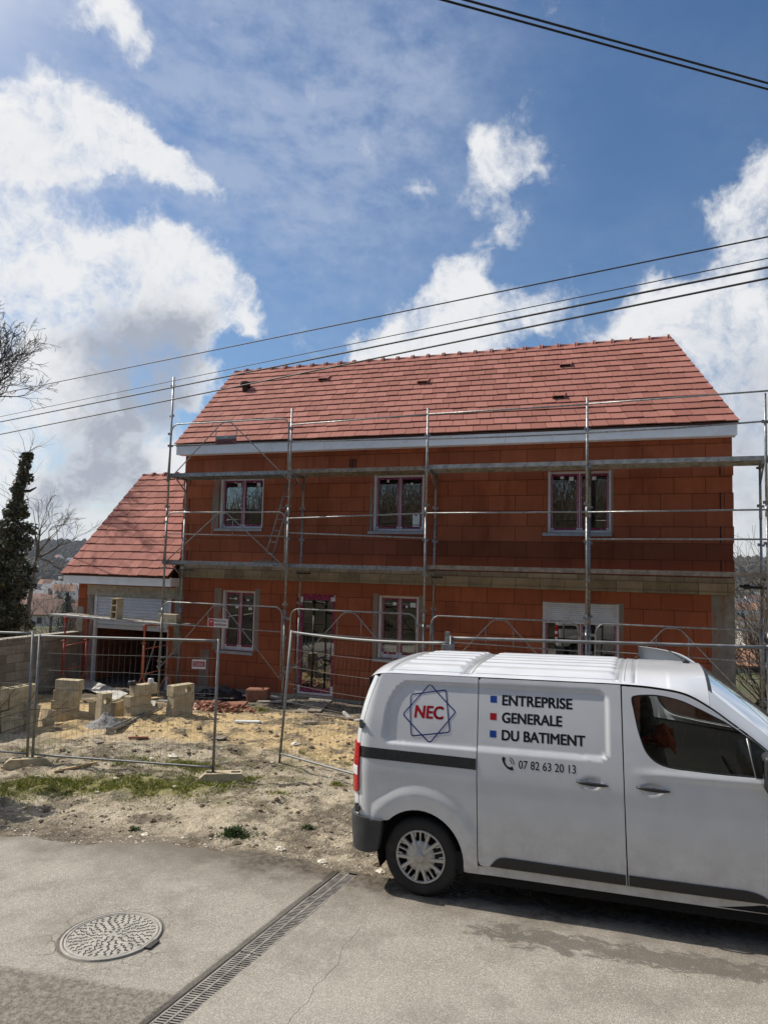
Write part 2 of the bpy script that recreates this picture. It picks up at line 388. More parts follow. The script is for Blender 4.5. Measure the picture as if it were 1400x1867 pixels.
    c = t.mix(t.ramp(t.noise(t.vadd(p, (3,4,5)), 45, 2, .5), .62, .68, 0, .7), c, (.74,.50,.56))
    t.L.new(c, b.inputs['Base Color']); b.inputs['Roughness'].default_value = .3; M['film'] = m
    # window glass
    def glass(name, tint, refl, rough=.0, see=.85):
        m, nt, b = newmat(name); t = NT(nt); N = t.N; out = N['Material Output']; N.remove(b)
        tr = N.new('ShaderNodeBsdfTransparent'); tr.inputs[0].default_value = (*tint, 1)
        gl = N.new('ShaderNodeBsdfGlossy'); gl.inputs['Roughness'].default_value = rough; gl.inputs[0].default_value = (1,1,1,1)
        fr = N.new('ShaderNodeFresnel'); fr.inputs[0].default_value = 1.5
        f = t.math('ADD', t.math('MULTIPLY', fr.outputs[0], 1.0), refl, clamp=True)
        wv = t.bump(t.noise(t.pos(), 1.2, 2), .0015); t.L.new(wv, gl.inputs['Normal'])
        mx = N.new('ShaderNodeMixShader'); t.L.new(f, mx.inputs[0]); t.L.new(tr.outputs[0], mx.inputs[1]); t.L.new(gl.outputs[0], mx.inputs[2])
        t.L.new(mx.outputs[0], out.inputs[0]); return m
    M['glass'] = glass('window_glass', (.42,.45,.44), .15)
    M['car_glass'] = glass('car_glass', (.62,.66,.65), .02)
    M['windscreen'] = glass('windscreen_glass', (.45,.52,.5), .08)
    M['sticker'] = simple('white_label', (.72,.76,.72), .5, var=.04)
    # galvanised steel
    m, nt, b = newmat('galvanised_steel'); t = NT(nt); p = t.pos()
    c = t.mix(t.ramp(t.noise(p, 18, 6, .7), .3, .7), (.17,.172,.17), (.40,.395,.38))
    c = t.mix(t.ramp(t.noise(t.vadd(p, (3,3,3)), 7, 7, .75), .57, .67, 0, .7), c, (.56,.53,.47))
    c = t.mix(t.ramp(t.noise(t.vadd(p, (9,1,5)), 4, 6, .7), .6, .72, 0, .55), c, (.17,.13,.10))
    t.L.new(c, b.inputs['Base Color']); b.inputs['Metallic'].default_value = .55
    t.L.new(t.ramp(t.noise(p, 30, 4), .3, .7, .34, .62), b.inputs['Roughness']); M['galv'] = m
    M['fence'] = simple('dull_fence_tube', (.22,.22,.215), .55, metal=.35, var=.25, scale=10)
    M['wire'] = simple('dull_mesh_wire', (.16,.155,.145), .6, metal=.3, var=.2)
    M['deck'] = simple('scaffold_deck', (.40,.385,.355), .7, metal=.25, var=.3, scale=9, dirt=((.24,.2,.15), 4, .6))
    M['timber'] = simple('grey_timber', (.26,.215,.165), .85, var=.35, scale=8, bump=.004, bscale=30, dirt=((.12,.1,.08), 5, .5))
    M['ply'] = simple('fresh_board', (.45,.32,.17), .8, var=.25, scale=10)
    M['red_steel'] = simple('red_painted_steel', (.42,.055,.035), .55, var=.35, scale=10, dirt=((.25,.1,.06), 8, .6))
    M['orange_steel'] = simple('orange_painted_steel', (.50,.12,.05), .55, var=.3, scale=10, dirt=((.3,.14,.09), 8, .6))
    M['shutter'] = simple('roller_shutter', (.62,.64,.66), .4, var=.06, dirt=((.45,.44,.42), 4, .3))
    M['sign_red'] = simple('sign_red', (.42,.04,.035), .5, var=.1)
    M['sign_white'] = simple('sign_white', (.70,.67,.66), .5, var=.08, dirt=((.45,.4,.38), 20, .3))
    M['sign_grey'] = simple('sign_grey', (.24,.27,.27), .5, var=.15)
    M['sign_darkred'] = simple('sign_dark_red', (.17,.04,.045), .5, var=.25, scale=30)
    # van
    m, nt, b = newmat('white_car_paint'); t = NT(nt); p = t.pos()
    c = t.mix(t.ramp(t.noise(p, 3, 5), .35, .65), (.66,.67,.675), (.72,.725,.73))
    t.L.new(c, b.inputs['Base Color']); b.inputs['Roughness'].default_value = .38; b.inputs['Coat Weight'].default_value = .8; b.inputs['Coat Roughness'].default_value = .035
    z = t.xyz(t.obj())[2]
    d = t.math('MULTIPLY', t.ramp(z, 1.0, .28), t.ramp(t.noise(p, 7, 6, .7), .3, .75, .05, .62))
    M_c = t.mix(d, c, (.42,.38,.31)); t.L.new(M_c, b.inputs['Base Color'])
    M['paint'] = m
    M['blackplastic'] = simple('black_plastic', (.022,.023,.024), .5, var=.25, scale=30, bump=.001, bscale=300)
    M['greyplastic'] = simple('dark_grey_plastic', (.045,.046,.048), .58, var=.25, scale=12, dirt=((.1,.09,.075), 5, .35))
    M['tyre'] = simple('tyre_rubber', (.022,.021,.020), .8, var=.3, scale=10, dirt=((.07,.06,.05), 9, .4))
    M['hub'] = simple('silver_hubcap', (.50,.49,.46), .42, metal=.45, var=.12, scale=14, dirt=((.3,.26,.21), 9, .45))
    M['black'] = simple('black_void', (.008,.008,.008), .9, var=0)
    M['ink'] = simple('black_vinyl', (.012,.013,.018), .4, var=0)
    M['blue_ink'] = simple('dark_blue_vinyl', (.008,.022,.16), .4, var=0)
    M['blue_sq'] = simple('blue_vinyl', (.012,.055,.30), .4, var=0)
    M['red_ink'] = simple('red_vinyl', (.40,.006,.014), .4, var=0)
    m, nt, b = newmat('red_lamp_lens'); b.inputs['Base Color'].default_value = (.62,.012,.014,1); b.inputs['Roughness'].default_value = .12; b.inputs['Coat Weight'].default_value = .5
    t = NT(nt); t.L.new(t.mix(t.ramp(t.noise(t.obj(), 60, 2), .35, .65), (.30,.004,.006), (.55,.012,.014)), b.inputs['Base Color']); M['lens_red'] = m
    M['lens_white'] = simple('clear_lamp_lens', (.75,.72,.72), .12, var=.1, scale=40)
    M['grey_seal'] = simple('grey_sealant', (.30,.31,.32), .6, var=.1)
    M['seat'] = simple('dark_seat_fabric', (.022,.022,.024), .9, var=.2, scale=30)
    M['orange_cloth'] = simple('orange_workwear', (.62,.085,.02), .8, var=.25, scale=12, bump=.01, bscale=18)
    # cast iron
    M['iron'] = simple('worn_cast_iron', (.36,.335,.29), .7, metal=.1, var=.2, scale=12, bump=.002, bscale=120, dirt=((.16,.14,.11), 8, .5))
    M['iron_dark'] = simple('iron_recess', (.045,.04,.036), .85, var=.3, scale=14)
    M['grate'] = simple('iron_grating', (.27,.245,.21), .65, metal=.1, var=.3, scale=16, dirt=((.1,.085,.07), 8, .5))
    M['cable'] = simple('black_cable', (.012,.012,.013), .6, var=0)
    M['wood_pole'] = simple('wood_pole', (.16,.12,.085), .9, var=.3)
    # bark, twigs, ivy
    M['bark'] = simple('dark_bark', (.055,.042,.032), .95, var=.4, scale=12, bump=.01, bscale=30)
    M['bark_pale'] = simple('pale_bark', (.17,.135,.10), .95, var=.35, scale=12)
    M['twig'] = simple('brown_twigs', (.125,.095,.063), .95, var=.45, scale=3)
    def leafmat(name, c1, c2):
        m, nt, b = newmat(name); t = NT(nt); a = t.xyz(t.attr())[0]
        t.L.new(t.mix(a, c1, c2), b.inputs['Base Color']); b.inputs['Roughness'].default_value = .45; b.inputs['Specular IOR Level'].default_value = .4
        return m
    M['ivy'] = leafmat('ivy_leaf', (.014,.020,.009), (.15,.155,.075))
    M['grass'] = leafmat('grass_blade', (.10,.115,.018), (.36,.36,.06))
    M['weed'] = leafmat('weed_leaf', (.03,.05,.018), (.10,.15,.04))
    M['stone'] = leafmat('gravel_stone', (.20,.165,.115), (.66,.60,.48))
    M['shard'] = leafmat('brick_shard', (.22,.075,.045), (.42,.20,.13))
    M['evergreen'] = leafmat('evergreen_leaf', (.012,.022,.014), (.04,.06,.035))
    M['shaded_clay'] = simple('dull_clay', (.25,.105,.06), .9, var=.25, scale=9, bump=.003)  # toned-down clay: shade along the facade is put into its colour
    M['sandgrey'] = simple('grey_sand', (.25,.24,.225), .98, var=.35, scale=25, bump=.02, bscale=45)
mats()
# ------------------------------------------------------------------ terrain, road
def plane_z(x): return .028*(max(-22.0, min(16.0, x))+1.8)
def edge_y(x):                 # edge of the tarmac, ragged
    base = 6.15+.25*smooth01((x+6.8)/2.4)+.14*math.sin(x*1.3)+.05*math.sin(x*5.1+1)+.03*math.sin(x*13)
    return base + .05*fbm(x, 0, 2.2, 4)
def terrain(x, y):
    z = plane_z(x)
    e = edge_y(x) if -16 < x < 8 else 6.4
    lot = smooth01((y-e+.05)/.5)
    z -= .012 + .05*lot
    if y > e:
        a = smooth01((y-e)/.8)*(1-smooth01((y-14.6)/1.5)*.7)
        if -17 < x < 7 and y < 17:
            z += a*(.06*fbm(x, y, .8, 4)+.04*fbm(x, y, 3.0, 4, 5)+.024*fbm(x, y, 8.0, 3, 9))
            z += .13*math.exp(-((x+9.0)**2/2.0+(y-11.6)**2/1.2))          # heap the blocks stand on
            z += .05*math.exp(-((x+5.5)**2/3.0+(y-12.2)**2/.5))
            z -= .05*math.exp(-((x+4.6)**2/1.2+(y-10.6)**2/.25))           # wheel rut
    if y < e-.02: z -= .22*smooth01((e-.02-y)/.2)*smooth01((y-2.9)/.5)   # the road's bed
    # bank on the photographer's side
    z += 1.28*smooth01((3.55-y)/3.2)
    if y < -1: z += min(6.2, (-1-y)*.45 + .25*fbm(x, y, .4, 3))
    # the valley behind
    if y > 17 or x < -16:
        dd = max(y-17, -16-x if y > 12 else 0, 0)
        z += float(np.interp(dd, [0,15,45,150,300,500,700], [0,-1.7,-5.3,-13.8,-19.0,-22.8,-23.2]))
    r = math.hypot(x, y)
    if y > 50 or (x < -60 and y > 0):
        z += .5*fbm(x, y, .03, 3)
        h = smooth01((r-700)/720)
        z += h*(53+9*fbm(x, y, .0016, 3)) + (4.5*fbm(x, y, .028, 4, 3) if r > 600 else 0)*smooth01((r-600)/80)
    return z
def axis(fa, fb, step, far_lo, far_hi, k=1.13):
    a = list(np.arange(fa, fb+step*.5, step)); s = step; x = fb
    while x < far_hi: s = min(s*k, 45 if x < 1700 else 400); x += s; a.append(x)
    s = step; x = fa; lo = []
    while x > far_lo: s = min(s*k, 45 if x > -1700 else 400); x -= s; lo.append(x)
    return lo[::-1]+a
xs = axis(-13.6, 2.6, .075, -2800, 2300); ys = axis(5.9, 14.9, .075, -70, 2900)
mb = MB(); mb.grid(lambda x, y: (x, y, terrain(x, y)), xs, ys)
def ground_mat():
    m, nt, b = newmat('site_ground'); t = NT(nt); p = t.pos(); x, y, z = t.xyz(p)
    n1 = t.noise(p, .55, 6, .6); n2 = t.noise(t.vadd(p, (5,3,1)), 1.7, 7, .68); n3 = t.noise(p, 11, 6, .7); n4 = t.noise(p, 70, 4, .7)
    sand = t.mix(t.ramp(n3, .3, .7), (.40,.28,.135), (.68,.51,.275))
    grav = t.mix(t.ramp(n3, .3, .72), (.22,.175,.115), (.55,.455,.315))
    vr = t.vor(p, 42, 'F1', 'Color')
    grav = t.mix(t.math('MULTIPLY', t.xyz(vr)[0], .55), grav, (.50,.45,.36))
    soil = t.mix(t.ramp(n3, .35, .7), (.085,.068,.050), (.20,.165,.12))
    # a yellow sandy spread before the house, gravel towards the road
    sm = t.math('MULTIPLY', t.ramp(t.math('ADD', y, t.math('MULTIPLY', t.math('SUBTRACT', n1, .5), 3.5)), 9.7, 11.0), t.ramp(t.math('ADD', y, t.math('MULTIPLY', t.math('SUBTRACT', n2, .5), 1.2)), 13.9, 13.2))
    c = t.mix(sm, grav, sand)
    c = t.mix(t.ramp(n2, .47, .60, 0, .85), c, soil)
    c = t.mix(t.math('MULTIPLY', t.ramp(t.math('ADD', y, t.math('MULTIPLY', t.math('SUBTRACT', n2, .5), 1.0)), 13.2, 13.9), .8), c, soil)  # darker soil strip along the facade, scaffold shade mixed into its colour
    # dirt washed over the road edge
    ed = t.ramp(t.math('ADD', y, t.math('MULTIPLY', t.math('SUBTRACT', n2, .5), 1.3)), 7.05, 6.5)
    c = t.mix(t.math('MULTIPLY', ed, .75), c, soil)
    # moss green stain
    gr = t.math('MULTIPLY', t.ramp(t.noise(t.vadd(p, (2,9,4)), .9, 6, .7), .50, .62), t.ramp(t.math('ABSOLUTE', t.math('SUBTRACT', y, 9.0)), 1.9, .8))
    c = t.mix(t.math('MULTIPLY', gr, .6), c, (.12,.115,.045))
    gl = t.math('ABSOLUTE', t.math('SUBTRACT', t.math('SUBTRACT', y, 8.2), t.math('MULTIPLY', t.math('ADD', x, 6.6), .44)))
    gs = t.math('MULTIPLY', t.ramp(t.math('ADD', gl, t.math('MULTIPLY', t.math('SUBTRACT', n2, .5), 1.1)), .58, .15), t.math('MULTIPLY', t.ramp(x, -8.6, -7.8), t.ramp(x, -4.9, -5.5)))
    c = t.mix(t.math('MULTIPLY', gs, .75), c, t.mix(t.ramp(n3, .35, .65), (.10,.105,.022), (.25,.235,.055)))
    dk = t.math('MULTIPLY', t.ramp(t.noise(t.vmul(t.vadd(p, (1,7,2)), (1,2.2,1)), 1.15, 6, .68), .53, .63), t.ramp(t.math('ABSOLUTE', t.math('SUBTRACT', y, 9.7)), 2.0, 1.0))
    c = t.mix(t.math('MULTIPLY', dk, .75), c, (.075,.06,.043))
    # bank behind the camera, fields and far woods
    bank = t.ramp(y, 3.4, 3.0)
    c = t.mix(bank, c, t.mix(t.ramp(n2, .35, .65), (.025,.028,.014), (.085,.066,.042)))
    far = t.ramp(y, 15.5, 18)
    land = t.mix(t.ramp(t.noise(p, .06, 5, .6), .4, .6), (.075,.085,.035), (.13,.115,.07))
    land = t.mix(t.ramp(n3, .3, .7, 0, .4), land, (.06,.055,.035))
    c = t.mix(far, c, land)
    r = t.math('SQRT', t.math('ADD', t.math('MULTIPLY', x, x), t.math('MULTIPLY', y, y)))
    wood = t.mix(t.ramp(t.noise(t.vmul(p, (1,1,2)), .09, 6, .7), .35, .68), (.022,.021,.018), (.085,.075,.058))
    c = t.mix(t.ramp(t.math('ADD', r, t.math('MULTIPLY', t.math('SUBTRACT', t.noise(p, .01, 4), .5), 500)), 520, 600), c, wood)
    t.L.new(c, b.inputs['Base Color']); b.inputs['Roughness'].default_value = .97; b.inputs['Specular IOR Level'].default_value = .15
    peb = t.vor(t.vadd(p, t.vmul(t.noise(p, 20, 2, col=True), (.02,.02,.02))), 34, 'F1'); peb2 = t.vor(p, 85, 'F1')
    h = t.math('ADD', t.math('MULTIPLY', t.math('SUBTRACT', 1, peb), .7), t.math('ADD', t.math('MULTIPLY', t.math('SUBTRACT', 1, peb2), .35), t.math('MULTIPLY', n3, 1.0)))
    near = t.ramp(r, 60, 25)
    bn = t.N.new('ShaderNodeBump'); t.L.new(h, bn.inputs['Height']); bn.inputs['Distance'].default_value = .022; t.L.new(near, bn.inputs['Strength']); t.L.new(bn.outputs[0], b.inputs['Normal'])
    return m
M['ground'] = ground_mat()
tag(mb.build('ground', M['ground']), kind='structure')

# road: a sheet a little above the ground, its far edge broken
DRX0, DRX1, DRY0, DRY1 = -2.90, -2.71, 2.0, 6.42
DRK = .083
def shx(x, y):            # the drain crosses the road slightly askew
    return x + DRK*(y-3.95)*(1-smooth01((abs(x+2.8)-.3)/.9))
def road_z(x, y):
    return plane_z(x) + .004 + .006*fbm(x, y, .7, 3) + .010*smooth01((y-5.2)/1.3)*fbm(x, y, 1.6, 3, 2)
mb = MB()
rx = sorted(set([round(v, 4) for v in np.arange(-9, 4.6, .09)] + [DRX0, DRX1] + [round(v,3) for v in np.arange(-60, -9, 1.5)] + [round(v,3) for v in np.arange(4.6, 45, 1.5)]))
def road_cell(x0, x1, y0, y1):
    pass
for i in range(len(rx)-1):
    x0, x1 = rx[i], rx[i+1]; xm = (x0+x1)/2
    e0, e1 = (edge_y(x0), edge_y(x1)) if -16 < xm < 8 else (6.4, 6.4)
    n = 26
    in_dr = DRX0-1e-4 < xm < DRX1+1e-4
    for j in range(n):
        ya0, yb0 = 2.6+(e0-2.6)*j/n, 2.6+(e0-2.6)*(j+1)/n
        ya1, yb1 = 2.6+(e1-2.6)*j/n, 2.6+(e1-2.6)*(j+1)/n
        if in_dr:
            if yb0 <= DRY1+.001: continue
            ya0 = max(ya0, DRY1); ya1 = max(ya1, DRY1)
        mb._s = True
        mb.quad((shx(x0,ya0),ya0,road_z(x0,ya0)), (shx(x1,ya1),ya1,road_z(x1,ya1)), (shx(x1,yb1),yb1,road_z(x1,yb1)), (shx(x0,yb0),yb0,road_z(x0,yb0)))
        mb._s = False
    if not in_dr:
        mb.quad((shx(x0,e0),e0,road_z(x0,e0)), (shx(x1,e1),e1,road_z(x1,e1)), (shx(x1,e1),e1+.01,road_z(x1,e1)-.06), (shx(x0,e0),e0+.01,road_z(x0,e0)-.06))
MHC = (-3.87, 4.73)
def road_mat():
    m, nt, b = newmat('asphalt'); t = NT(nt); p = t.pos(); x, y, z = t.xyz(p)
    n1 = t.noise(p, .8, 6, .62); n2 = t.noise(t.vadd(p, (4,4,1)), 3.2, 7, .7); n3 = t.noise(p, 150, 4, .8)
    ag = t.xyz(t.vor(p, 135, 'F1', 'Color'))[0]
    c = t.mix(t.ramp(n1, .3, .7), (.265,.238,.198), (.355,.325,.275))
    c = t.mix(t.math('MULTIPLY', t.math('SUBTRACT', ag, .25), .55, clamp=True), c, (.58,.53,.44))
    c = t.mix(t.ramp(n3, .50, .72, 0, .6), c, (.10,.088,.072))
    g5 = t.noise(t.vadd(p, (3,1,7)), 95, 4, .8); v5 = t.xyz(t.vor(p, 118, 'F1', 'Color'))[1]
    c = t.mix(t.ramp(g5, .52, .68, 0, .55), c, (.12,.105,.085)); c = t.mix(t.ramp(v5, .68, .95, 0, .42), c, (.60,.56,.48))
    blot = t.ramp(t.noise(t.vadd(p, (8,2,5)), 1.7, 8, .72), .47, .66, 0, .42)
    c = t.mix(blot, c, (.17,.15,.12))
    xd = t.math('SUBTRACT', x, t.math('MULTIPLY', t.math('SUBTRACT', y, 3.95), DRK))
    # older, rougher strip nearest the camera on the left (boundary is the seam of the resurfacing)
    sx = t.math('ADD', t.math('ADD', y, t.math('MULTIPLY', t.math('ADD', x, 4.3), -.105)), t.math('MULTIPLY', t.math('SUBTRACT', n2, .5), .10))
    old = t.math('MULTIPLY', t.ramp(sx, 4.14, 4.07), t.ramp(t.math('ADD', xd, t.math('MULTIPLY', t.math('SUBTRACT', n2, .5), .10)), -2.90, -2.96))
    oc = t.mix(t.ramp(t.noise(p, 26, 6, .75), .38, .62), (.12,.104,.082), (.36,.32,.26))
    c = t.mix(t.math('MULTIPLY', old, .7), c, oc)
    # dark oily blotches beside the van
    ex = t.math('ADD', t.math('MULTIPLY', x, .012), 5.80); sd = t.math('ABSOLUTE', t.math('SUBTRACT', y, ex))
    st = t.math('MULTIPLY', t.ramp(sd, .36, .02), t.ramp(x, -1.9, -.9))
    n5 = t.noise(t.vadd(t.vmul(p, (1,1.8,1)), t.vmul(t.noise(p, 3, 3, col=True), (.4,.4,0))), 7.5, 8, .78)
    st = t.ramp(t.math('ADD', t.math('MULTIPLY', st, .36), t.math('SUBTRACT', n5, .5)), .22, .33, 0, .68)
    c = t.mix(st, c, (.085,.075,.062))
    # dirt band along the broken edge and a damp strip to the drain
    ed = t.ramp(t.math('ADD', y, t.math('MULTIPLY', t.math('SUBTRACT', n2, .5), 1.2)), 5.45, 6.5)
    c = t.mix(t.math('MULTIPLY', ed, .8), c, (.13,.108,.082))
    mud = t.math('MULTIPLY', t.ramp(t.math('ADD', y, t.math('MULTIPLY', t.math('SUBTRACT', n2, .5), 1.1)), 6.05, 6.45), t.ramp(x, -4.6, -3.2))
    c = t.mix(t.math('MULTIPLY', mud, .85), c, t.mix(t.ramp(t.noise(p, 18, 5, .7), .35, .65), (.045,.036,.027), (.16,.13,.095)))
    # hairline cracks round the manhole and along the drain
    dx = t.math('SUBTRACT', x, MHC[0]); dy = t.math('SUBTRACT', y, MHC[1]); d = t.math('SQRT', t.math('ADD', t.math('MULTIPLY', dx, dx), t.math('MULTIPLY', dy, dy)))
    ck = t.vor(t.vadd(p, t.vmul(t.noise(p, 5, 4, col=True), (.16,.16,0))), 5.2, 'DISTANCE_TO_EDGE')
    near = t.math('MULTIPLY', t.ramp(d, .66, .40), t.ramp(n2, .35, .55))
    dr = t.math('MULTIPLY', t.ramp(t.math('ABSOLUTE', t.math('SUBTRACT', t.math('ADD', xd, t.math('MULTIPLY', n2, .03)), -2.905)), .05, .012), t.ramp(n2, .32, .42))
    crack = t.math('MULTIPLY', t.ramp(ck, .016, .004), t.math('MULTIPLY', near, .6))
    ck2 = t.ramp(t.math('ABSOLUTE', t.math('SUBTRACT', t.math('ADD', x, t.math('MULTIPLY', t.noise(p, 2.2, 4), .25)), -1.98)), .008, .002)
    crack = t.math('MAXIMUM', crack, t.math('MULTIPLY', t.math('MULTIPLY', ck2, t.ramp(n1, .45, .55)), .25))
    crack = t.math('MAXIMUM', crack, t.math('MULTIPLY', t.ramp(t.math('ABSOLUTE', t.math('SUBTRACT', d, .375)), .03, .008), .7))
    crack = t.math('MAXIMUM', crack, t.math('MULTIPLY', dr, .75))
    c = t.mix(t.math('MULTIPLY', crack, .85), c, (.05,.043,.036))
    t.L.new(c, b.inputs['Base Color']); b.inputs['Roughness'].default_value = .92; b.inputs['Specular IOR Level'].default_value = .25
    h = t.math('ADD', t.math('MULTIPLY', t.vor(p, 120, 'F1'), -.55), t.math('ADD', t.math('MULTIPLY', n3, .6), t.math('MULTIPLY', crack, -2.0)))
    h = t.math('ADD', h, t.math('MULTIPLY', old, t.math('MULTIPLY', t.noise(p, 30, 6, .75), 3.5)))
    t.L.new(t.bump(h, .0065), b.inputs['Normal']); return m
M['asphalt'] = road_mat()
tag(mb.build('road', M['asphalt']), kind='structure')

# drain channel: a dark trough with cast gratings, each a bar frame with slots in two rows
mb = MB()
zt = plane_z(-2.75)
mb.box2((DRX0-.012, DRY0, zt-.16), (DRX0, DRY1, zt+.002)); mb.box2((DRX1, DRY0, zt-.16), (DRX1+.012, DRY1, zt+.002)); mb.box2((DRX0, DRY0, zt-.16), (DRX1, DRY1, zt-.145))
mb.v = [(v[0]+DRK*(v[1]-3.95), v[1], v[2]) for v in mb.v]
tr = mb.build('drain_channel', M['iron_dark']); tag(tr, 'dark open channel under the iron gratings, cut across the road', 'drain channel')
gl = 1.005; n = 0; y = DRY1
GR = ['iron drain grating nearest the muddy road edge, half silted up', 'second iron drain grating, just short of the muddy end', 'drain grating halfway along, beside the manhole cover', 'iron drain grating at the bottom edge of the picture', 'drain grating nearest the photographer, cut off by the picture edge']
ends = [(5.87, 6.419), (4.87, 5.862), (3.87, 4.862), (2.87, 3.862)]
for k, (ya, yb) in enumerate(ends):
    mb = MB(); z1 = plane_z(-2.7)+.001; h = .02
    dz = [-.006, .0, -.003, .002][k]
    mb.box2((DRX0+.006, ya, z1-h+dz), (DRX0+.020, yb, z1+dz)); mb.box2((DRX1-.020, ya, z1-h+dz), (DRX1-.006, yb, z1+dz)); xm = (DRX0+DRX1)/2
    mb.box2((xm-.008, ya, z1-h+dz), (xm+.008, yb, z1+.0015+dz))
    mb.box2((DRX0+.020, ya, z1-h+dz), (DRX1-.020, ya+.005, z1-.002+dz)); mb.box2((DRX0+.020, yb-.005, z1-h+dz), (DRX1-.020, yb, z1-.002+dz))
    q = ya+.006
    while q < yb-.018:
        sk = .012
        for (xa, xb) in ((DRX0+.018, xm-.006), (xm+.006, DRX1-.018)):
            mb.add([(xa,q,z1-h+dz),(xb,q+sk,z1-h+dz),(xb,q+sk+.0125,z1-h+dz),(xa,q+.0125,z1-h+dz),(xa,q,z1-.001+dz),(xb,q+sk,z1-.001+dz),(xb,q+sk+.0125,z1-.001+dz),(xa,q+.0125,z1-.001+dz)],
                   [(3,2,1,0),(4,5,6,7),(0,1,5,4),(2,3,7,6),(0,4,7,3),(1,2,6,5)])
        q += .0258
    mb.v = [(v[0]+DRK*(v[1]-3.95), v[1], v[2]) for v in mb.v]
    o = mb.build('drain_grating', M['grate']); tag(o, GR[k], 'drain grating', 'gratings of the road drain')

# manhole cover
z0 = plane_z(MHC[0])+.008
mh = thing('manhole_cover', 'round worn iron manhole cover with raised tread marks, in the road', 'manhole cover', (MHC[0], MHC[1], z0), (0, math.atan(-.028), 0))
mb = MB(); mb.lathe([(.372,-.03),(.372,.004),(.352,.006),(.350,-.006)], (0,0,0), 'z', 64); mb.build('frame', M['iron'], mh, local=True)
mb = MB(); mb.lathe([(.345,-.02),(.345,.003),(.338,.006),(.328,.006),(.325,.001),(.0005,.001)], (0,0,0), 'z', 64, smooth=False)
pl = mb.build('plate', M['iron'], mh, local=True)
mb = MB()
for ring in range(1, 9):
    r = .036*ring+.012; cnt = max(4, int(2*math.pi*r/.050)); ph = random.random()
    for k in range(cnt):
        a = 2*math.pi*(k+ph+random.uniform(-.12,.12))/cnt; cx, cy = r*math.cos(a), r*math.sin(a); s = random.choice((-1, 1))
        for (du, dv, ang) in ((-.006, 0, .5*s), (.010, .006*s, -.9*s)):
            Mx = Matrix.Translation((cx+du*math.cos(a)-dv*math.sin(a), cy+du*math.sin(a)+dv*math.cos(a), .0022)) @ Matrix.Rotation(a+math.pi/2+ang, 4, 'Z')
            mb.box((0,0,0), (.023,.0075,.003), None) if False else mb.add([Mx @ Vector(q) for q in ((-.0115,-.0036,-.002),(.0115,-.0036,-.002),(.0115,.0036,-.002),(-.0115,.0036,-.002),(-.0105,-.003,.0016),(.0105,-.003,.0016),(.0105,.003,.0016),(-.0105,.003,.0016))], [(4,5,6,7),(0,1,5,4),(1,2,6,5),(2,3,7,6),(3,0,4,7)])
mb.build('tread_mark', M['iron_dark'], pl, local=True)
mb = MB(); mb.box((.385,-.02,.002), (.05,.12,.012)); mb.build('hinge', M['iron_dark'], mh, local=True)
# ------------------------------------------------------------------ house
YF = 15.0; XL, XRR = -10.79, 1.61; ZB, ZE = -.12, 5.62
RIDGE_Y, RIDGE_Z = 17.35, 8.30
house = thing('brick_house', 'unfinished two-storey house of bare orange clay blocks with a red tiled roof', 'house', (-4.6, 15.0, -.3))
OPEN = dict(ul=(-9.76,-8.54,3.70,4.93), um=(-5.73,-4.53,3.66,4.93), ur=(-1.86,-.60,3.65,4.93), ll=(-9.57,-8.66,.77,2.20), door=(-7.56,-6.58,-.10,2.19), lm=(-5.54,-4.60,.84,2.22), lr=(-1.95,-.45,.02,2.23))
def wall_with_holes(mb, x0, x1, z0, z1, yf, th, holes):
    xs_ = sorted({x0, x1, *[h[0] for h in holes], *[h[1] for h in holes]}); zs_ = sorted({z0, z1, *[max(z0,h[2]) for h in holes], *[h[3] for h in holes]})
    def solid(a, b, c, d):
        xm, zm = (a+b)/2, (c+d)/2
        return not any(h[0] < xm < h[1] and h[2] < zm < h[3] for h in holes)
    for i in range(len(xs_)-1):
        for j in range(len(zs_)-1):
            a, b, c, d = xs_[i], xs_[i+1], zs_[j], zs_[j+1]
            if solid(a,b,c,d):
                mb.quad((a,yf,c),(b,yf,c),(b,yf,d),(a,yf,d)); mb.quad((b,yf+th,c),(a,yf+th,c),(a,yf+th,d),(b,yf+th,d))
    for h in holes:
        a, b, c, d = h[0], h[1], max(z0, h[2]), h[3]
        mb.quad((a,yf,c),(a,yf,d),(a,yf+th,d),(a,yf+th,c)); mb.quad((b,yf,d),(b,yf,c),(b,yf+th,c),(b,yf+th,d))
        mb.quad((a,yf,d),(b,yf,d),(b,yf+th,d),(a,yf+th,d)); mb.quad((b,yf,c),(a,yf,c),(a,yf+th,c),(b,yf+th,c))
    mb.quad((x0,yf,z1),(x1,yf,z1),(x1,yf+th,z1),(x0,yf+th,z1))
mb = MB(); TH = .22
wall_with_holes(mb, XL, XRR, ZB, ZE, YF, TH, list(OPEN.values()))
# skewed right-hand gable, left gable and rear wall
XRB = -.55; YB = 19.7; XRm = .62
def wall_poly(pts, inward):
    k = len(pts); a = [Vector(p) for p in pts]; b = [p+Vector(inward) for p in a]
    mb.add(a+b, [tuple(range(k)), tuple(range(2*k-1, k-1, -1))] + [(i, k+i, k+(i+1) % k, (i+1) % k) for i in range(k)])
wall_poly([(XRR-.05,YF+.11,ZB-.2),(XRB,YB,ZB-.2),(XRB,YB,ZE),(XRm,RIDGE_Y,RIDGE_Z-.28),(XRR-.05,YF+.11,ZE)], (-.2,-.09,0))
mb.quad((XRR,YF,ZB),(XRR-.05,YF+.111,ZB),(XRR-.05,YF+.111,ZE),(XRR,YF,ZE))
wall_poly([(XL,YB,ZB-.2),(XL,YF+.001,ZB-.2),(XL,YF+.001,ZE),(XL,RIDGE_Y,RIDGE_Z-.28),(XL,YB,ZE)], (.2,0,0))
mb.box2((XL, YB-.2, ZB-.2), (XRB, YB, ZE-.1))
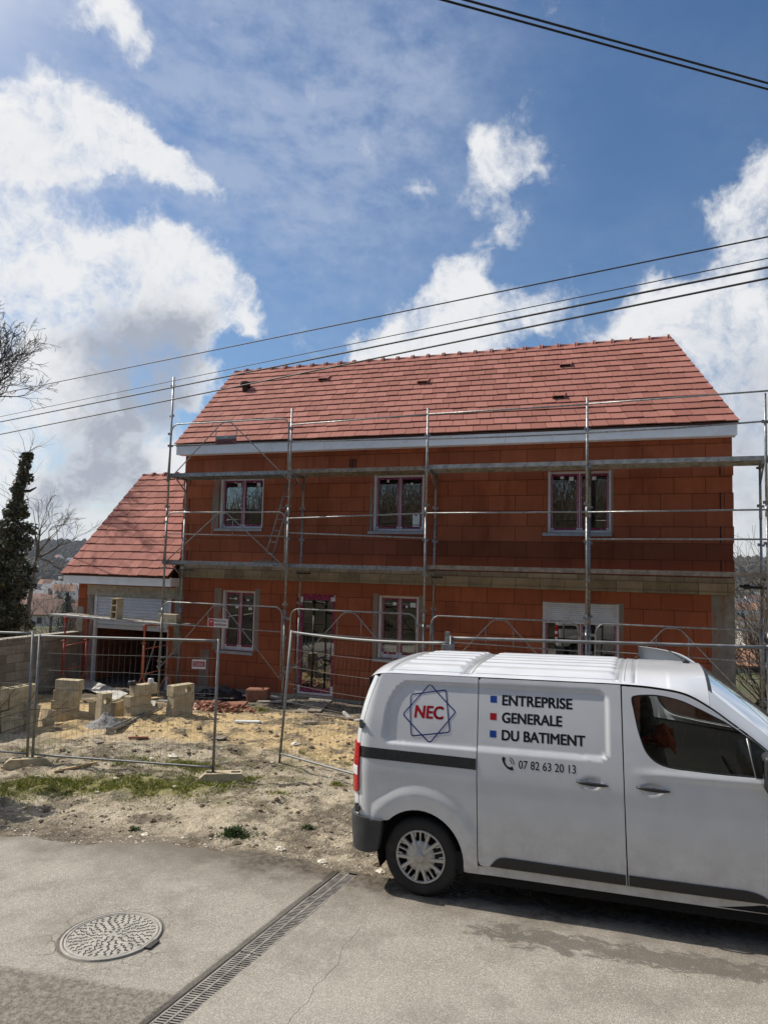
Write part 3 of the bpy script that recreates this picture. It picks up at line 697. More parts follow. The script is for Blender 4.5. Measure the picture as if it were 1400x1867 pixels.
wl = mb.build('wall', M['brick'], house)
# toothed corner: alternate courses return round the corner with an open groove
for k in range(8):
    za, zb = 2.82+.325*k, 2.82+.325*(k+1)-.008
    zb = min(zb, ZE-.06)
    if k % 2 == 0:
        mb = MB(); mb.box2((XRR-.205, YF-.014, za), (XRR+.016, YF+.06, zb)); mb.build('corner_block', M['brick'], wl)
        mb = MB(); mb.box2((XL-.016, YF-.014, za), (XL+.16, YF+.06, zb)); mb.build('corner_block', M['brick'], wl)
for k in range(0, 8, 2):
    za, zb = 2.82+.325*k, min(2.82+.325*(k+1)-.008, ZE-.06)
    mb = MB(); mb.box2((XRR-.228, YF-.003, za), (XRR-.206, YF+.05, zb)); mb.build('corner_groove', M['black'], wl)
    mb = MB(); mb.box2((XL+.161, YF-.003, za), (XL+.178, YF+.05, zb)); mb.build('corner_groove', M['black'], wl)
mb = MB()                       # open block ends: a patch of vertical slots above the second window
for q in range(5): mb.box2((-6.33+q*.038, YF-.004, 5.07), (-6.31+q*.038, YF+.01, 5.31))
mb.build('block_slot', M['black'], wl)
mb = MB(); mb.box2((XL-.03, YF-.012, 2.53), (XRR+.02, YF+.05, 2.80)); mb.box2((XL-.035, YF-.032, 2.475), (XRR+.022, YF+.05, 2.528))
mb.build('slab_edge', M['band'], house)
mb = MB(); mb.box2((XL-.02, YF-.022, -.75), (XRR+.03, YF+.1, ZB-.002)); mb.build('foundation', M['found'], house)
# mortar patches and rendered corner
MP = [(1.22,1.448,-.1,2.47),(XL+.01,XL+.10,-.1,2.47)]
for (a,b,c,d) in MP+list(((-9.78,-9.575,.76,2.24),(-8.655,-8.53,.80,2.26),(-9.95,-9.765,3.70,4.93),(-5.80,-5.735,3.66,4.93),(-5.66,-5.545,.84,2.26),(-4.595,-4.50,.9,2.25),(-.445,-.36,.0,2.25),(-.595,-.56,3.65,4.93),(-10.12,-9.86,-.12,.75))):
    MP.append((a,b,c,d)) if (a,b,c,d) not in MP else None
def mortar_mat():
    m, nt, b = newmat('smeared_mortar'); t = NT(nt); p = t.pos()
    f = t.ramp(t.math('ADD', t.noise(t.vmul(p, (1.5,1.5,.35)), 3.2, 7, .7), t.math('MULTIPLY', t.noise(p, 20, 4), .12)), .43, .60)
    c = t.mix(f, (.33,.10,.045), (.235,.215,.175))
    c = t.mix(t.ramp(t.noise(p, 2.1, 5), .5, .7, 0, .5), c, (.16,.12,.09))
    t.L.new(c, b.inputs['Base Color']); b.inputs['Roughness'].default_value = .95; t.L.new(t.bump(t.noise(p, 50, 5, .7), .006), b.inputs['Normal']); return m
M['mortar'] = mortar_mat()
for (a,b,c,d) in MP:
    mb = MB(); mb.box2((a, YF-.005, c), (b, YF+.02, d)); mb.build('mortar_patch', M['mortar'], wl)
mb = MB(); mb.box2((1.45, YF-.007, -.1), (XRR+.012, YF+.1, 2.47)); mb.build('corner_render', M['render_grey'], wl)
# floor slab and dark inside
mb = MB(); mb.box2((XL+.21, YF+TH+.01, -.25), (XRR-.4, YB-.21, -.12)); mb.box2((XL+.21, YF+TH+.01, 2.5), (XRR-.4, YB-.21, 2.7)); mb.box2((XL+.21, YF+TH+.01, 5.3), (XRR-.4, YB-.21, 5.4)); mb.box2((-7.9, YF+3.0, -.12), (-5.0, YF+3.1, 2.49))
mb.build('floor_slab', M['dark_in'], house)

# roofs: every tile a tilted slab, laid row by row with staggered joints
def roof_slope(name, parent, eL, eR, rL, rR, rows, tw, flip=False, seed=0):
    rs = random.Random(seed); mb = MB()
    eL, eR, rL, rR = map(Vector, (eL, eR, rL, rR))
    nrm = (eR-eL).cross(rL-eL).normalized()
    if nrm.z < 0: nrm = -nrm
    L = (eR-eL).length; th = .02
    for j in range(rows):
        v0 = j/rows; v1 = min(1.0, (j+1)/rows+.03)
        off = (.5 if j % 2 else 0)*tw + rs.uniform(-.05, .05)
        cuts = [0.0]; q = off-tw
        while q < L:
            if q > .04 and q < L-.04: cuts.append(q)
            q += tw*rs.uniform(.985, 1.015)
        cuts.append(L)
        for i in range(len(cuts)-1):
            u0 = (cuts[i]+(.0042 if i else 0))/L; u1 = (cuts[i+1]-(.0042 if i < len(cuts)-2 else 0))/L; lift = rs.uniform(-.002, .003); tl = rs.uniform(-.003, .003)
            def P(u, v, h): return eL.lerp(eR, u).lerp(rL.lerp(rR, u), v) + nrm*h
            w0 = -.004+rs.uniform(-.003, .003)
            a = [P(u0,v0+w0,.044+lift), P(u1,v0+w0,.044+lift+tl), P(u1,v1,.006+lift), P(u0,v1,.006+lift)]
            t2 = [p+nrm*th for p in a]; r = rs.random()
            mb._c = (r, r, r)
            mb.add(a+t2, [(4,5,6,7),(0,1,5,4),(1,2,6,5),(3,0,4,7)] if not flip else [(7,6,5,4),(4,5,1,0),(5,6,2,1),(7,4,0,3)])
    return mb.build(name, M['tile'], parent)
def roof_pair(parent, e0, e1, r0, r1, b0, b1, rows, tw, seed):
    rf = roof_slope('roof', parent, e0, e1, r0, r1, rows, tw, False, seed)
    bk = roof_slope('rear_roof_slope', rf, b1, b0, r1, r0, rows, tw, False, seed+1)
    mb = MB()                    # boarding under the tiles
    for (a, b, c, d) in ((e0,e1,r1,r0),(b1,b0,r0,r1)):
        a, b, c, d = map(Vector, (a, b, c, d)); n = (b-a).cross(d-a).normalized(); n = n if n.z > 0 else -n
        mb.add([a-n*.05,b-n*.05,c-n*.05,d-n*.05,a+n*.004,b+n*.004,c+n*.004,d+n*.004], [(0,3,2,1),(4,5,6,7),(0,1,5,4),(1,2,6,5),(2,3,7,6),(3,0,4,7)])
    mb.build('roof_boarding', M['tile_dark'], rf)
    # ridge caps: half-round tiles, each with a raised collar
    mb = MB(); r0, r1 = Vector(r0), Vector(r1); L = (r1-r0).length; d = (r1-r0)/L; n = max(2, round(L/.405)); rs = random.Random(seed)
    for k in range(n):
        p = r0+d*(L*k/n); q = r0+d*(L*(k+1)/n+.0)
        r = rs.random(); mb._c = (r,r,r); mb._s = True
        for (s, e, R0, R1) in ((p, q, .088, .082), (q-d*.07, q-d*.012, .122, .126)):
            base = len(mb.v)
            for (pt, rad) in ((s, R0), (e, R1)):
                for i in range(13):
                    a = math.pi*i/12-.15+.3*i/12*0; mb.v.append((pt.x, pt.y+rad*math.cos(math.pi*1.12*i/12-.19), pt.z-.045+rad*math.sin(math.pi*1.12*i/12-.19)))
            for i in range(12): mb.face((base+i, base+i+1, base+13+i+1, base+13+i))
            mb._s = False
            mb.face([base+i for i in range(13)]); mb.face([base+13+i for i in range(12,-1,-1)]); mb._s = True
        mb._s = False
    mb.build('ridge_cap', M['tile'], rf)
    return rf
EY, EZ = 14.70, 5.74
roof = roof_pair(house, (-10.90,EY,EZ), (1.70,EY,EZ), (-10.93,RIDGE_Y,RIDGE_Z), (.61,RIDGE_Y,RIDGE_Z), (-10.95,20.0,EZ), (-.55,20.0,EZ), 15, .302, 3)
mb = MB(); mb.box2((-10.885, 14.73, 5.50), (1.675, 14.765, 5.735)); mb.box2((-10.885, 14.7655, 5.505), (1.66, YF-.002, 5.53))
mb.box2((-10.885, 14.7655, 5.53), (-10.86, YF+.3, 5.72)); mb.box2((1.645, 14.7655, 5.53), (1.67, YF+.2, 5.72))
mb.build('fascia', M['fascia'], roof)
for xx in (-6.85, -2.7):
    mb = MB(); mb.box2((xx-.003, 14.7285, 5.50), (xx+.003, 14.735, 5.735)); mb.build('fascia_joint', M['grey_seal'], roof)
# roof ventilators (small hooded tiles) and one pipe outlet
def on_roof(x, y): return Vector((x, y, EZ+(y-EY)*(RIDGE_Z-EZ)/(RIDGE_Y-EY)))
rn = Vector((0, -(RIDGE_Z-EZ), RIDGE_Y-EY)).normalized(); ru = Vector((0, RIDGE_Y-EY, RIDGE_Z-EZ)).normalized()
for (x, y) in ((-7.82,16.75),(-5.0,16.38),(-1.66,16.62),(-1.70,15.62)):
    c = on_roof(x, y); mb = MB(); mb._c = (.25,.25,.25)
    def q(u, v, h): return c + Vector((u,0,0)) + ru*v + rn*h
    a = [q(-.11,-.13,.045), q(.11,-.13,.045), q(.11,.10,.045), q(-.11,.10,.045)]; tp = [q(-.11,-.13,.115), q(.11,-.13,.115), q(.11,.10,.05), q(-.11,.10,.05)]
    mb.add(a+tp, [(4,5,6,7),(1,2,6,5),(3,0,4,7),(2,3,7,6)])
    for s in (-1, 1): mb.add([q(s*.11,-.15,.04), q(s*.135,-.15,.04), q(s*.135,.10,.04), q(s*.11,.10,.04), q(s*.11,-.15,.125), q(s*.135,-.15,.125), q(s*.135,.10,.06), q(s*.11,.10,.06)], [(0,1,5,4),(4,5,6,7),(1,2,6,5),(3,0,4,7)])
    o = mb.build('roof_vent', M['tile'], roof)
    mb = MB(); mb.add([q(-.108,-.10,.046), q(.108,-.10,.046), q(.108,-.10,.112), q(-.108,-.10,.112)], [(0,1,2,3)]); mb.build('vent_slot', M['black'], roof)
c = on_roof(-10.05, 16.45); mb = MB(); mb._c = (.1,.1,.1)
mb.lathe([(.075,-.05),(.075,.17),(.09,.17),(.135,.16),(.14,.28),(.12,.30),(.001,.31)], (c.x, c.y, c.z), 'z', 20); mb.build('roof_outlet', M['tile_dark'], roof)

# windows
def casement(key, film=True, shutter=0.0, sill=True, stick=(), box=False, depth=.13, sw=.05, label=None):
    x0, x1, z0, z1 = OPEN[key]; y = YF+depth; f = .055
    mb = MB()
    mb.box2((x0+.002,y,z0+.002),(x0+f,y+.07,z1-.002)); mb.box2((x1-f,y,z0+.002),(x1-.002,y+.07,z1-.002)); mb.box2((x0+f+.0005,y,z0+.002),(x1-f-.0005,y+.07,z0+f)); mb.box2((x0+f+.0005,y,z1-f),(x1-f-.0005,y+.07,z1-.002))
    if key in ('ll','lm'): mb.box2((x0+f,y-.012,z0+.003),(x1-f,y-.0005,z0+.085))
    # jamb liner on the outside
    mb.box2((x0+.0015,YF+.045,z0+.002),(x0+.05,y-.0005,z1-.002)); mb.box2((x1-.05,YF+.045,z0+.002),(x1-.0015,y-.0005,z1-.002))
    win = mb.build('window', M['pvc'], house)
    if label: win['label'] = label
    xm = (x0+x1)/2; zb = z0+f+(.03 if key in ('ll','lm') else 0)
    # sash rails wear the film
    for (a, b) in ((x0+f, xm-.012), (xm+.012, x1-f)):
        mb = MB(); yy = y-.008; s = .046
        mb.box2((a+.002,yy,zb+.002),(a+s,yy+.06,z1-f-.002)); mb.box2((b-s,yy,zb+.002),(b-.002,yy+.06,z1-f-.002)); mb.box2((a+s,yy+.001,zb+.002),(b-s,yy+.059,zb+s)); mb.box2((a+s,yy+.001,z1-f-s),(b-s,yy+.059,z1-f-.002))
        mb.build('sash', M['film'] if film else M['pvc'], win)
        for (cx, sx) in ((a, 1), (b, -1)):        # bare corners where the film stops
            mb = MB(); mb.box2((cx+sx*.005, yy-.004, zb+.005), (cx+sx*.05, yy-.0005, zb+.045)); mb.build('sash_corner', M['pvc'], win)
        for (xx) in (a+.022, b-.027):
            mb = MB(); mb.box2((xx,yy-.003,zb+.05),(xx+.005,yy-.0005,z1-f-.03)); mb.build('sash_bead', M['pvc'], win)
        mb = MB(); mb.box2((a+s-.004, yy+.024, zb+s-.004), (b-s+.004, yy+.030, z1-f-s+.004)); mb.build('pane', M['glass'], win)
    mb = MB(); mb.box2((xm-.0115,y+.004,zb),(xm+.0115,y+.05,z1-f)); mb.build('mullion', M['pvc'], win)
    if stick:
        for (u, w, a, b) in stick:
            mb = MB(); sx = x0+u*(x1-x0); sz = z0+w*(z1-z0); mb.box2((sx-a/2, y-.004+.016, sz-b/2), (sx+a/2, y+.0145, sz+b/2)); mb.build('sticker', M['sticker'], win)
    if sill:
        mb = MB(); mb.add([(x0-.09,YF-.055,z0-.075),(x1+.01,YF-.055,z0-.075),(x1+.01,YF+depth,z0-.05),(x0-.09,YF+depth,z0-.05),(x0-.09,YF-.055,z0-.012),(x1+.01,YF-.055,z0-.012),(x1+.01,YF+depth-.001,z0-.001),(x0-.09,YF+depth-.001,z0-.001)], [(0,3,2,1),(4,5,6,7),(0,1,5,4),(1,2,6,5),(2,3,7,6),(3,0,4,7)])
        mb.build('sill', M['sill'], win)
    if shutter:
        mb = MB(); k = int(shutter/.042)
        for i in range(k):
            za = z1-.004-.042*(i+1); mb.add([(x0+.05,YF+.062,za),(x1-.05,YF+.062,za),(x1-.05,YF+.05,za+.021),(x0+.05,YF+.05,za+.021),(x1-.05,YF+.062,za+.041),(x0+.05,YF+.062,za+.041)], [(0,1,2,3),(3,2,4,5)])
        mb.box2((x0+.05, YF+.048, z1-.004-.042*k-.05), (x1-.05, YF+.07, z1-.0045-.042*k)); mb.build('shutter', M['shutter'], win)
    # rooms behind: a dim back wall
    return win
casement('ul', stick=((.30,.92,.05,.05),(.38,.87,.1,.09),(.72,.93,.05,.05),(.82,.87,.1,.09),(.28,.79,.05,.05),(.74,.8,.05,.05)), label='upper window at the left, with many small stickers on its panes')
casement('um', stick=((.25,.9,.05,.07),(.72,.84,.05,.05)))
casement('ur', stick=((.22,.9,.07,.06),(.37,.88,.09,.08),(.73,.88,.08,.07)))
casement('ll', stick=((.33,.86,.07,.05),(.38,.72,.09,.06),(.7,.84,.07,.04),(.78,.70,.1,.06)), label='ground floor window with a white sill bar, left of the entrance')
casement('lm', stick=((.36,.87,.08,.07),(.82,.86,.14,.1),(.66,.83,.05,.05)))
casement('lr', shutter=.40, sill=False, stick=((.18,.64,.05,.14),), label='wide french window with its white roller shutter a little way down')
mb = MB(); x0, x1, z0, z1 = OPEN['um']    # instruction sheet stuck to the middle window
sx0, sx1 = x1-.29, x1-.125
for (a, b, cc, dd) in ((0,1,.0,.10),(0,1,.16,.72),(0,.33,.72,.98),(.6,1,.72,.86),(.33,.6,.72,.8),(.6,.9,.86,.98)):
    mb.box2((sx0+a*(sx1-sx0), YF+.116, z0+.10+cc*.30), (sx0+b*(sx1-sx0), YF+.1195, z0+.10+dd*.30))
mb.build('instruction_sheet', M['sticker'], house)
# entrance: film-wrapped door frame with a full glass leaf
x0, x1, z0, z1 = OPEN['door']; y = YF+.06
mb = MB(); mb.box2((x0+.003,y,z0+.003),(x0+.14,y+.07,z1-.003)); mb.box2((x1-.095,y,z0+.003),(x1-.003,y+.07,z1-.003)); mb.box2((x0+.1405,y,z1-.14),(x1-.0955,y+.07,z1-.003)); mb.box2((x0+.1405,y,z0+.05),(x1-.0955,y+.07,z0+.16))
door = mb.build('entrance_door', M['film'], house); door['label'] = 'entrance door wrapped in pink protective film with one tall glass pane'
mb = MB(); mb.box2((x0+.138,y+.03,z0+.158),(x1-.093,y+.036,z1-.138)); mb.build('pane', M['glass'], door)
for (a,b,c,d) in ((x0+.006,x0+.07,z1-.1,z1-.01),(x0+.06,x0+.135,z1-.2,z1-.07),(x1-.135,x1-.01,z1-.15,z1-.06),(x1-.06,x1-.008,z1-.075,z1-.01),(x0+.035,x0+.12,z0+.01,z0+.20),(x1-.09,x1-.012,z0+.01,z0+.22),(x1-.085,x1-.025,z0+.93,z0+1.19)):
    mb = MB(); mb.box2((a,y-.004,c),(b,y-.0006,d)); mb.build('frame_corner', M['pvc'], door)
mb = MB(); mb.box2((x0+.01,y-.012,z0+.004),(x1-.01,y-.005,z0+.048)); mb.build('door_sill_bar', M['pvc'], door)
mb = MB(); mb.box((x1-.11, y-.03, z0+1.05), (.16,.02,.02)); mb.box((x1-.045, y-.014, z0+1.05), (.02,.03,.02)); mb.build('handle', M['galv'], door)
mb = MB(); mb.box2((x0-.02, YF-.03, z0-.05), (x1+.03, YF+.14, z0-.001)); mb.build('threshold', M['concrete'], door)
mb = MB(); mb.box2((-6.95,YF+.3,-.11),(-6.88,YF+.36,2.4)); mb.box2((-6.97,YF+.29,1.68),(-6.86,YF+.37,1.8)); mb.build('prop', M['black'], house)

# ------------------------------------------------------------------ garage
garage = thing('garage', 'low garage with red tiled roof and half-raised white roller door, left of the house', 'garage', (-12.4, 15.0, -.3))
GX0, GX1 = -13.93, -10.80; GO = (-13.42, -11.02, -.4, 1.95)
mb = MB(); wall_with_holes(mb, GX0, GX1-.001, -.45, 2.36, YF+.002, .22, [GO])
mb.box2((GX0, YF+.223, -.45), (GX0+.2, 20, 2.4)); mb.box2((GX0, 19.8, -.45), (GX1-.02, 20.0, 2.4))
mb.add([(GX0,YF+.01,2.3),(GX0,17.6,5.2),(GX0,20,2.3),(GX0+.2,YF+.01,2.3),(GX0+.2,17.6,5.2),(GX0+.2,20,2.3)], [(0,2,1)[::-1],(3,4,5)[::-1],(0,1,4,3),(1,2,5,4)])
gw = mb.build('wall', M['brick'], garage)
mb = MB(); mb.box2((GX0+.30, YF-.012, 1.93), (GX1-.12, YF+.1, 2.20)); mb.build('lintel', M['concrete'], garage)
for (a,b,c,d) in ((GX0-.004,GX0+.20,-.45,1.62),(GX0+.325,GX0+.505,-.45,1.925),(GX1-.11,GX1+.12,.5,2.45)):
    mb = MB(); mb.box2((a, YF-.008, c), (b, YF-.0005 if a > -11 else YF+.1, d)); mb.build('mortar_patch', M['render_grey'], gw)
mb = MB(); mb.box2((GO[0]+.002,YF+.02,-.4),(GO[0]+.085,YF+.1,1.925)); mb.box2((GO[1]-.085,YF+.02,-.4),(GO[1]-.002,YF+.1,1.925)); mb.build('door_rail', M['pvc'], garage)
mb = MB(); zt_, k = 1.925, 9; hs = .082
for i in range(k):
    za = zt_-hs*(i+1)
    mb.add([(GO[0]+.086,YF+.065,za),(GO[1]-.086,YF+.065,za),(GO[1]-.086,YF+.048,za+.02),(GO[0]+.086,YF+.048,za+.02),(GO[1]-.086,YF+.048,za+.062),(GO[0]+.086,YF+.048,za+.062),(GO[1]-.086,YF+.065,za+.081),(GO[0]+.086,YF+.065,za+.081)], [(0,1,2,3),(3,2,4,5),(5,4,6,7)])
mb.box2((GO[0]+.086,YF+.045,zt_-hs*k-.09),(GO[1]-.086,YF+.08,zt_-hs*k-.001)); mb.build('roller_door', M['shutter'], garage)
mb = MB(); mb.box2((GX0+.2, YF+.22, -.5), (GX1-.02, 19.8, -.33)); mb.build('floor', M['garage_floor'], garage)
mb = MB(); mb.add([(GX0+.2,YF+.22,2.34),(GX1-.02,YF+.22,2.34),(GX1-.02,19.8,2.34),(GX0+.2,19.8,2.34)], [(0,1,2,3)]); mb.box2((GX1-.021,YF+.22,-.33),(GX1-.012,19.8,2.33)); mb.build('ceiling', M['dark_in'], garage)
groof = roof_pair(garage, (-14.09,14.56,2.47), (-10.80,14.56,2.47), (-14.09,17.55,5.42), (-10.80,17.55,5.42), (-14.09,20.4,2.47), (-10.80,20.4,2.47), 15, .302, 9)
mb = MB(); mb.box2((-14.07, 14.60, 2.24), (-10.77, 14.635, 2.465)); mb.box2((-14.07,14.6355,2.245),(-10.79,YF+.0,2.27)); mb.box2((-14.07,14.6355,2.27),(-14.045,YF+.3,2.45)); mb.box2((-10.795,14.6355,2.27),(-10.772,YF-.04,2.45)); mb.build('fascia', M['fascia'], groof)
# ------------------------------------------------------------------ scaffold
PX = [-10.52, -7.33, -4.18, -1.00, 2.04]; YO, YI = 14.0, 14.70
TOPS = [7.25, 6.32, 6.16, 6.20, 6.10]
scaf = thing('scaffold', 'galvanised steel facade scaffold with two plank levels standing along the whole house front', 'scaffold', (-4.2, 14.3, -.3))
def clamp(mb, x, y, z, s=1):
    mb.box((x-.04*s, y-.008, z), (.042,.032,.055)); mb.box((x+.04*s, y+.006, z-.01), (.042,.024,.045))
for i, x in enumerate(PX):
    for (y, top) in ((YO, TOPS[i]), (YI, 4.98)):
        zg = terrain(x, y); mb = MB()
        lean = rng.uniform(-.02, .02)
        mb.tube([(x+lean, y, zg+.02), (x, y, zg+2.0)], .0245, 10); mb.tube([(x, y, zg+2.0), (x, y, 4.0)], .0245, 10); mb.tube([(x, y, 4.0), (x, y, top)], .0245, 10)
        for zz in (zg+1.98, 4.0): mb.tube([(x,y,zz-.10),(x,y,zz+.10)], .029, 10)
        mb.tube([(x+lean,y,zg+.02),(x+lean,y,zg+.35)], .019, 8); mb.lathe([(.05,.27),(.05,.29)], (x+lean,y,zg), 'z', 10)
        zz = .55
        while zz < top-.1:
            clamp(mb, x, y, zz, 1 if int(zz*10) % 3 else -1); zz += .72
        po = mb.build('pole', M['galv'], scaf)
        mb = MB(); mb.box((x+lean, y, zg+.012), (.15,.15,.012)); mb.build('base_plate', M['galv'], po)
    # ledgers across, under each level
    for zd in (2.80, 4.86, .62):
        mb = MB(); mb.tube([(x, YO, zd), (x, YI, zd+.0)], .022, 8)
        if zd > 1: mb.tube([(x, YI-.02, zd-.30), (x, YI-.42, zd-.02)], .016, 6)
        mb.build('transom', M['galv'], scaf)
for lev, zd in enumerate((2.885, 4.955)):
    for i in range(4):
        x0, x1 = PX[i]+.03, PX[i+1]-.03
        if i == 0: x0 -= .12
        if i == 3: x1 += .12
        dz = [0, -.012, .03, .03][i] if lev == 0 else [-.02, 0, .02, .03][i]
        mb = MB(); sg = .02*(1 if (i+lev) % 2 else -1)*0
        for k in range(2):
            ya = YO+.03+k*.335; yb = ya+.325
            mb.box2((x0, ya, zd+dz-.012), (x1, yb, zd+dz)); mb.box2((x0, ya, zd+dz-.085), (x1, ya+.012, zd+dz-.0125)); mb.box2((x0, yb-.012, zd+dz-.085), (x1, yb, zd+dz-.0125))
            for q in range(1, 8): mb.box2((x0+(x1-x0)*q/8-.02, ya+.0125, zd+dz-.055), (x0+(x1-x0)*q/8+.02, yb-.0125, zd+dz-.0125))
        mb.build('deck', [M['deck'], M['deck'], M['galv'], M['timber']][(i+2*lev) % 4] if lev else [M['galv'], M['galv'], M['timber'], M['timber']][i], scaf)
def guard_frame(x0, x1, ztop, zbot, drop=0.0):
    y = YO-.05; r = .18; x0 += .05; x1 -= .04
    pts = [(x0-.05, y, zbot)]
    def arc(cx, cz, a0, a1): return [(cx+r*math.cos(a), y, cz+r*math.sin(a)) for a in [a0+(a1-a0)*k/6 for k in range(7)]]
    pts += arc(x0+r, ztop-r, math.pi, math.pi/2) + arc(x1-r, ztop-r+drop, math.pi/2, 0) + [(x1+.02, y, zbot)]
    mb = MB(); mb.tube(pts, .017, 8)
    xm = (x0+x1)/2-.05; zm = ztop-.50
    mb.tube([(x0-.02, y+.004, zm), (x1+.01, y+.004, zm-.03)], .0125, 6)
    mb.tube([(x0-.04, y-.004, zbot+.02), (xm-.16, y-.004, ztop-.06), (xm-.09, y-.004, ztop-.022), (xm+.09, y-.004, ztop-.022), (xm+.16, y-.004, ztop-.06), (x1+.01, y-.004, zbot+.02)], .0125, 6)
    for xx in (xm-.27, xm+.27): mb.tube([(xx, y, zm-.01), (xx, y, ztop-.185)], .009, 6)
    for xx in (x0-.06, x1+.05): mb.box((xx, y+.03, ztop-.22), (.09,.05,.05)); mb.box((xx, y+.03, zbot+.06), (.09,.05,.05))
    o = mb.build('guard_frame', M['galv'], scaf); return o, xm, zm, y
def text_mb(txt, size, place, bold=0.0, spacing=1.0, width=None):
    cu = bpy.data.curves.new('lettering', 'FONT'); cu.body = txt; cu.size = size; cu.offset = 0.0; cu.space_character = spacing; cu.fill_mode = 'FRONT'; cu.resolution_u = 6
    ob = bpy.data.objects.new('lettering', cu); C.objects.link(ob); bpy.context.view_layer.update()
    me = bpy.data.meshes.new_from_object(ob); bpy.data.objects.remove(ob)
    xs_ = [v.co.x for v in me.vertices]; w = max(xs_)-min(xs_); x0 = min(xs_)
    k = (width/w) if width else 1.0
    mb = MB()
    for (du, dv) in (((0,0),) if bold <= 0 else ((-bold,-bold*.5),(0,0),(bold,bold*.5),(bold*.4,-bold*.6),(-bold*.4,bold*.6))):
        mb.add([place((v.co.x-x0)*k+du, v.co.y+dv) for v in me.vertices], [tuple(p.vertices) for p in me.polygons])
    bpy.data.meshes.remove(me); return mb
def small_sign(parent, cx, cz, y, w, h, kind):
    if kind == 'red_white':
        mb = MB(); mb.box2((cx-w/2, y-.012, cz-h/2), (cx+w/2, y-.008, cz+h/2)); s = mb.build('sign_plate', M['sign_white'], parent)
        mb = MB(); mb.box2((cx-w/2+.015, y-.015, cz-h/2+.012), (cx-w/2+.155, y-.0125, cz+h/2-.012)); mb.build('emblem', M['sign_red'], s)
        mb = MB(); ex = cx-w/2+.085; mb.add([(ex-.035,y-.0165,cz+.04),(ex,y-.0165,cz+.005),(ex+.04,y-.0165,cz+.035),(ex,y-.0165,cz+.028)], [(0,1,2,3)]); mb.build('emblem_mark', M['sign_white'], s)
        for k, tx in enumerate(('PLETTAC', 'MEFRAN')):
            mb = text_mb(tx, .078, lambda a, b, k=k: (cx-w/2+.175+a, y-.0145, cz+.018-.082*k+b), .002, width=w-.19 if k == 0 else w-.21); mb.build('lettering', M['sign_red'], s)
    elif kind == 'dark':
        mb = MB(); mb.box2((cx-w/2, y-.012, cz-h/2), (cx+w/2, y-.008, cz+h*.12)); mb.box2((cx-w/2, y-.011, cz+h*.121), (cx+w/2, y-.009, cz+h/2)); mb.mi = [0]*6+[1]*6
        s = mb.build('sign_plate', [M['sign_darkred'], M['sign_grey']], parent)
        mb = text_mb('ALTRAD', .085, lambda a, b: (cx-w/2+.05+a, y-.0145, cz-h*.40+b), .001, width=w*.68); mb.build('lettering', M['sign_white'], s)
        mb = MB(); mb.add([(cx-.06,y-.0145,cz+h*.42),(cx,y-.0145,cz+h*.26),(cx+.06,y-.0145,cz+h*.42),(cx,y-.0145,cz+h*.36)], [(0,1,2,3)]); mb.build('emblem_mark', M['sign_white'], s)
    return s
g, xm, zm, yy = guard_frame(PX[0], PX[1], 1.92, .36); small_sign(g, xm, zm+.085, yy, .52, .19, 'red_white')
guard_frame(PX[0], PX[1], 4.0, 2.78)
g, xm, zm, yy = guard_frame(PX[0], PX[1], 6.09, 4.72); small_sign(g, xm, zm+.07, yy, .54, .20, 'dark')
for i in (1, 2, 3): guard_frame(PX[i]+.12, PX[i+1]-.10, 1.90, .46, .01)
def rail(x0, z0, x1, z1, r=.0165, sag=.0):
    y = YO-.045; mb = MB(); mb.tube([(x0, y, z0), ((x0+x1)/2, y, (z0+z1)/2-sag), (x1, y, z1)], r, 8); mb.build('guard_rail', M['galv'], scaf)
rail(PX[1]+.03, 3.86, PX[2]-.01, 3.965); rail(PX[1]+.03, 3.545, PX[2]-.01, 3.46)
rail(PX[2]+.03, 3.97, PX[3]-.02, 3.985); rail(PX[3]+.02, 3.98, PX[4]+.15, 4.02); rail(PX[3]+.02, 3.47, PX[4]+.15, 3.50)
rail(PX[1]+.03, 5.94, PX[2], 6.02); rail(PX[1]+.03, 5.56, PX[2], 5.51)
rail(PX[2]+.03, 6.02, PX[3], 6.05); rail(PX[2]+.03, 5.50, PX[3], 5.49, sag=.01)
rail(PX[3]+.03, 6.06, PX[4]+.12, 6.13); rail(PX[3]+.03, 5.50, PX[4]+.12, 5.59, sag=.02)
for (zz) in (1.42,): pass
mb = MB(); mb.tube([(1.68, 14.72, 2.66), (2.4, 14.62, 2.62)], .024, 8); mb.lathe([(.045,-.05),(.05,-.03),(.05,.03),(.045,.05)], (1.80,14.70,2.655), 'x', 8); mb.build('wall_tie', M['blackplastic'], scaf)
for i, x in enumerate(PX[:3]):
    mb = MB(); mb.tube([(x+.02, YI-.04, 2.66), (x+.10, YF-.02, 2.66)], .018, 6); mb.box((x+.0, YI, 2.66), (.2,.06,.035)); mb.build('wall_tie', M['greyplastic'], scaf)
# ladder and the board it stands on
lad = thing('ladder', 'narrow aluminium ladder leaning from the lower to the upper scaffold level', 'ladder', (-7.97, 14.3, 2.93))
a = [Vector((-8.07,14.32,2.93)), Vector((-7.88,14.30,2.93))]; b = [Vector((-7.53,14.46,5.02)), Vector((-7.33,14.44,5.02))]
for s in (0, 1):
    mb = MB(); mb.tube([a[s], b[s]], .016, 6); mb.build('stile', M['galv'], lad)
for k in range(8):
    t_ = (k+.6)/8; mb = MB(); mb.tube([a[0].lerp(b[0], t_), a[1].lerp(b[1], t_)], .011, 6); mb.build('rung', M['galv'], lad)
mb = MB(); mb.bbox((-7.98, 14.30, 2.905), (.62,.22,.035), .006); tag(mb.build('board', M['timber']), 'short grey timber board under the ladder foot on the scaffold', 'board')

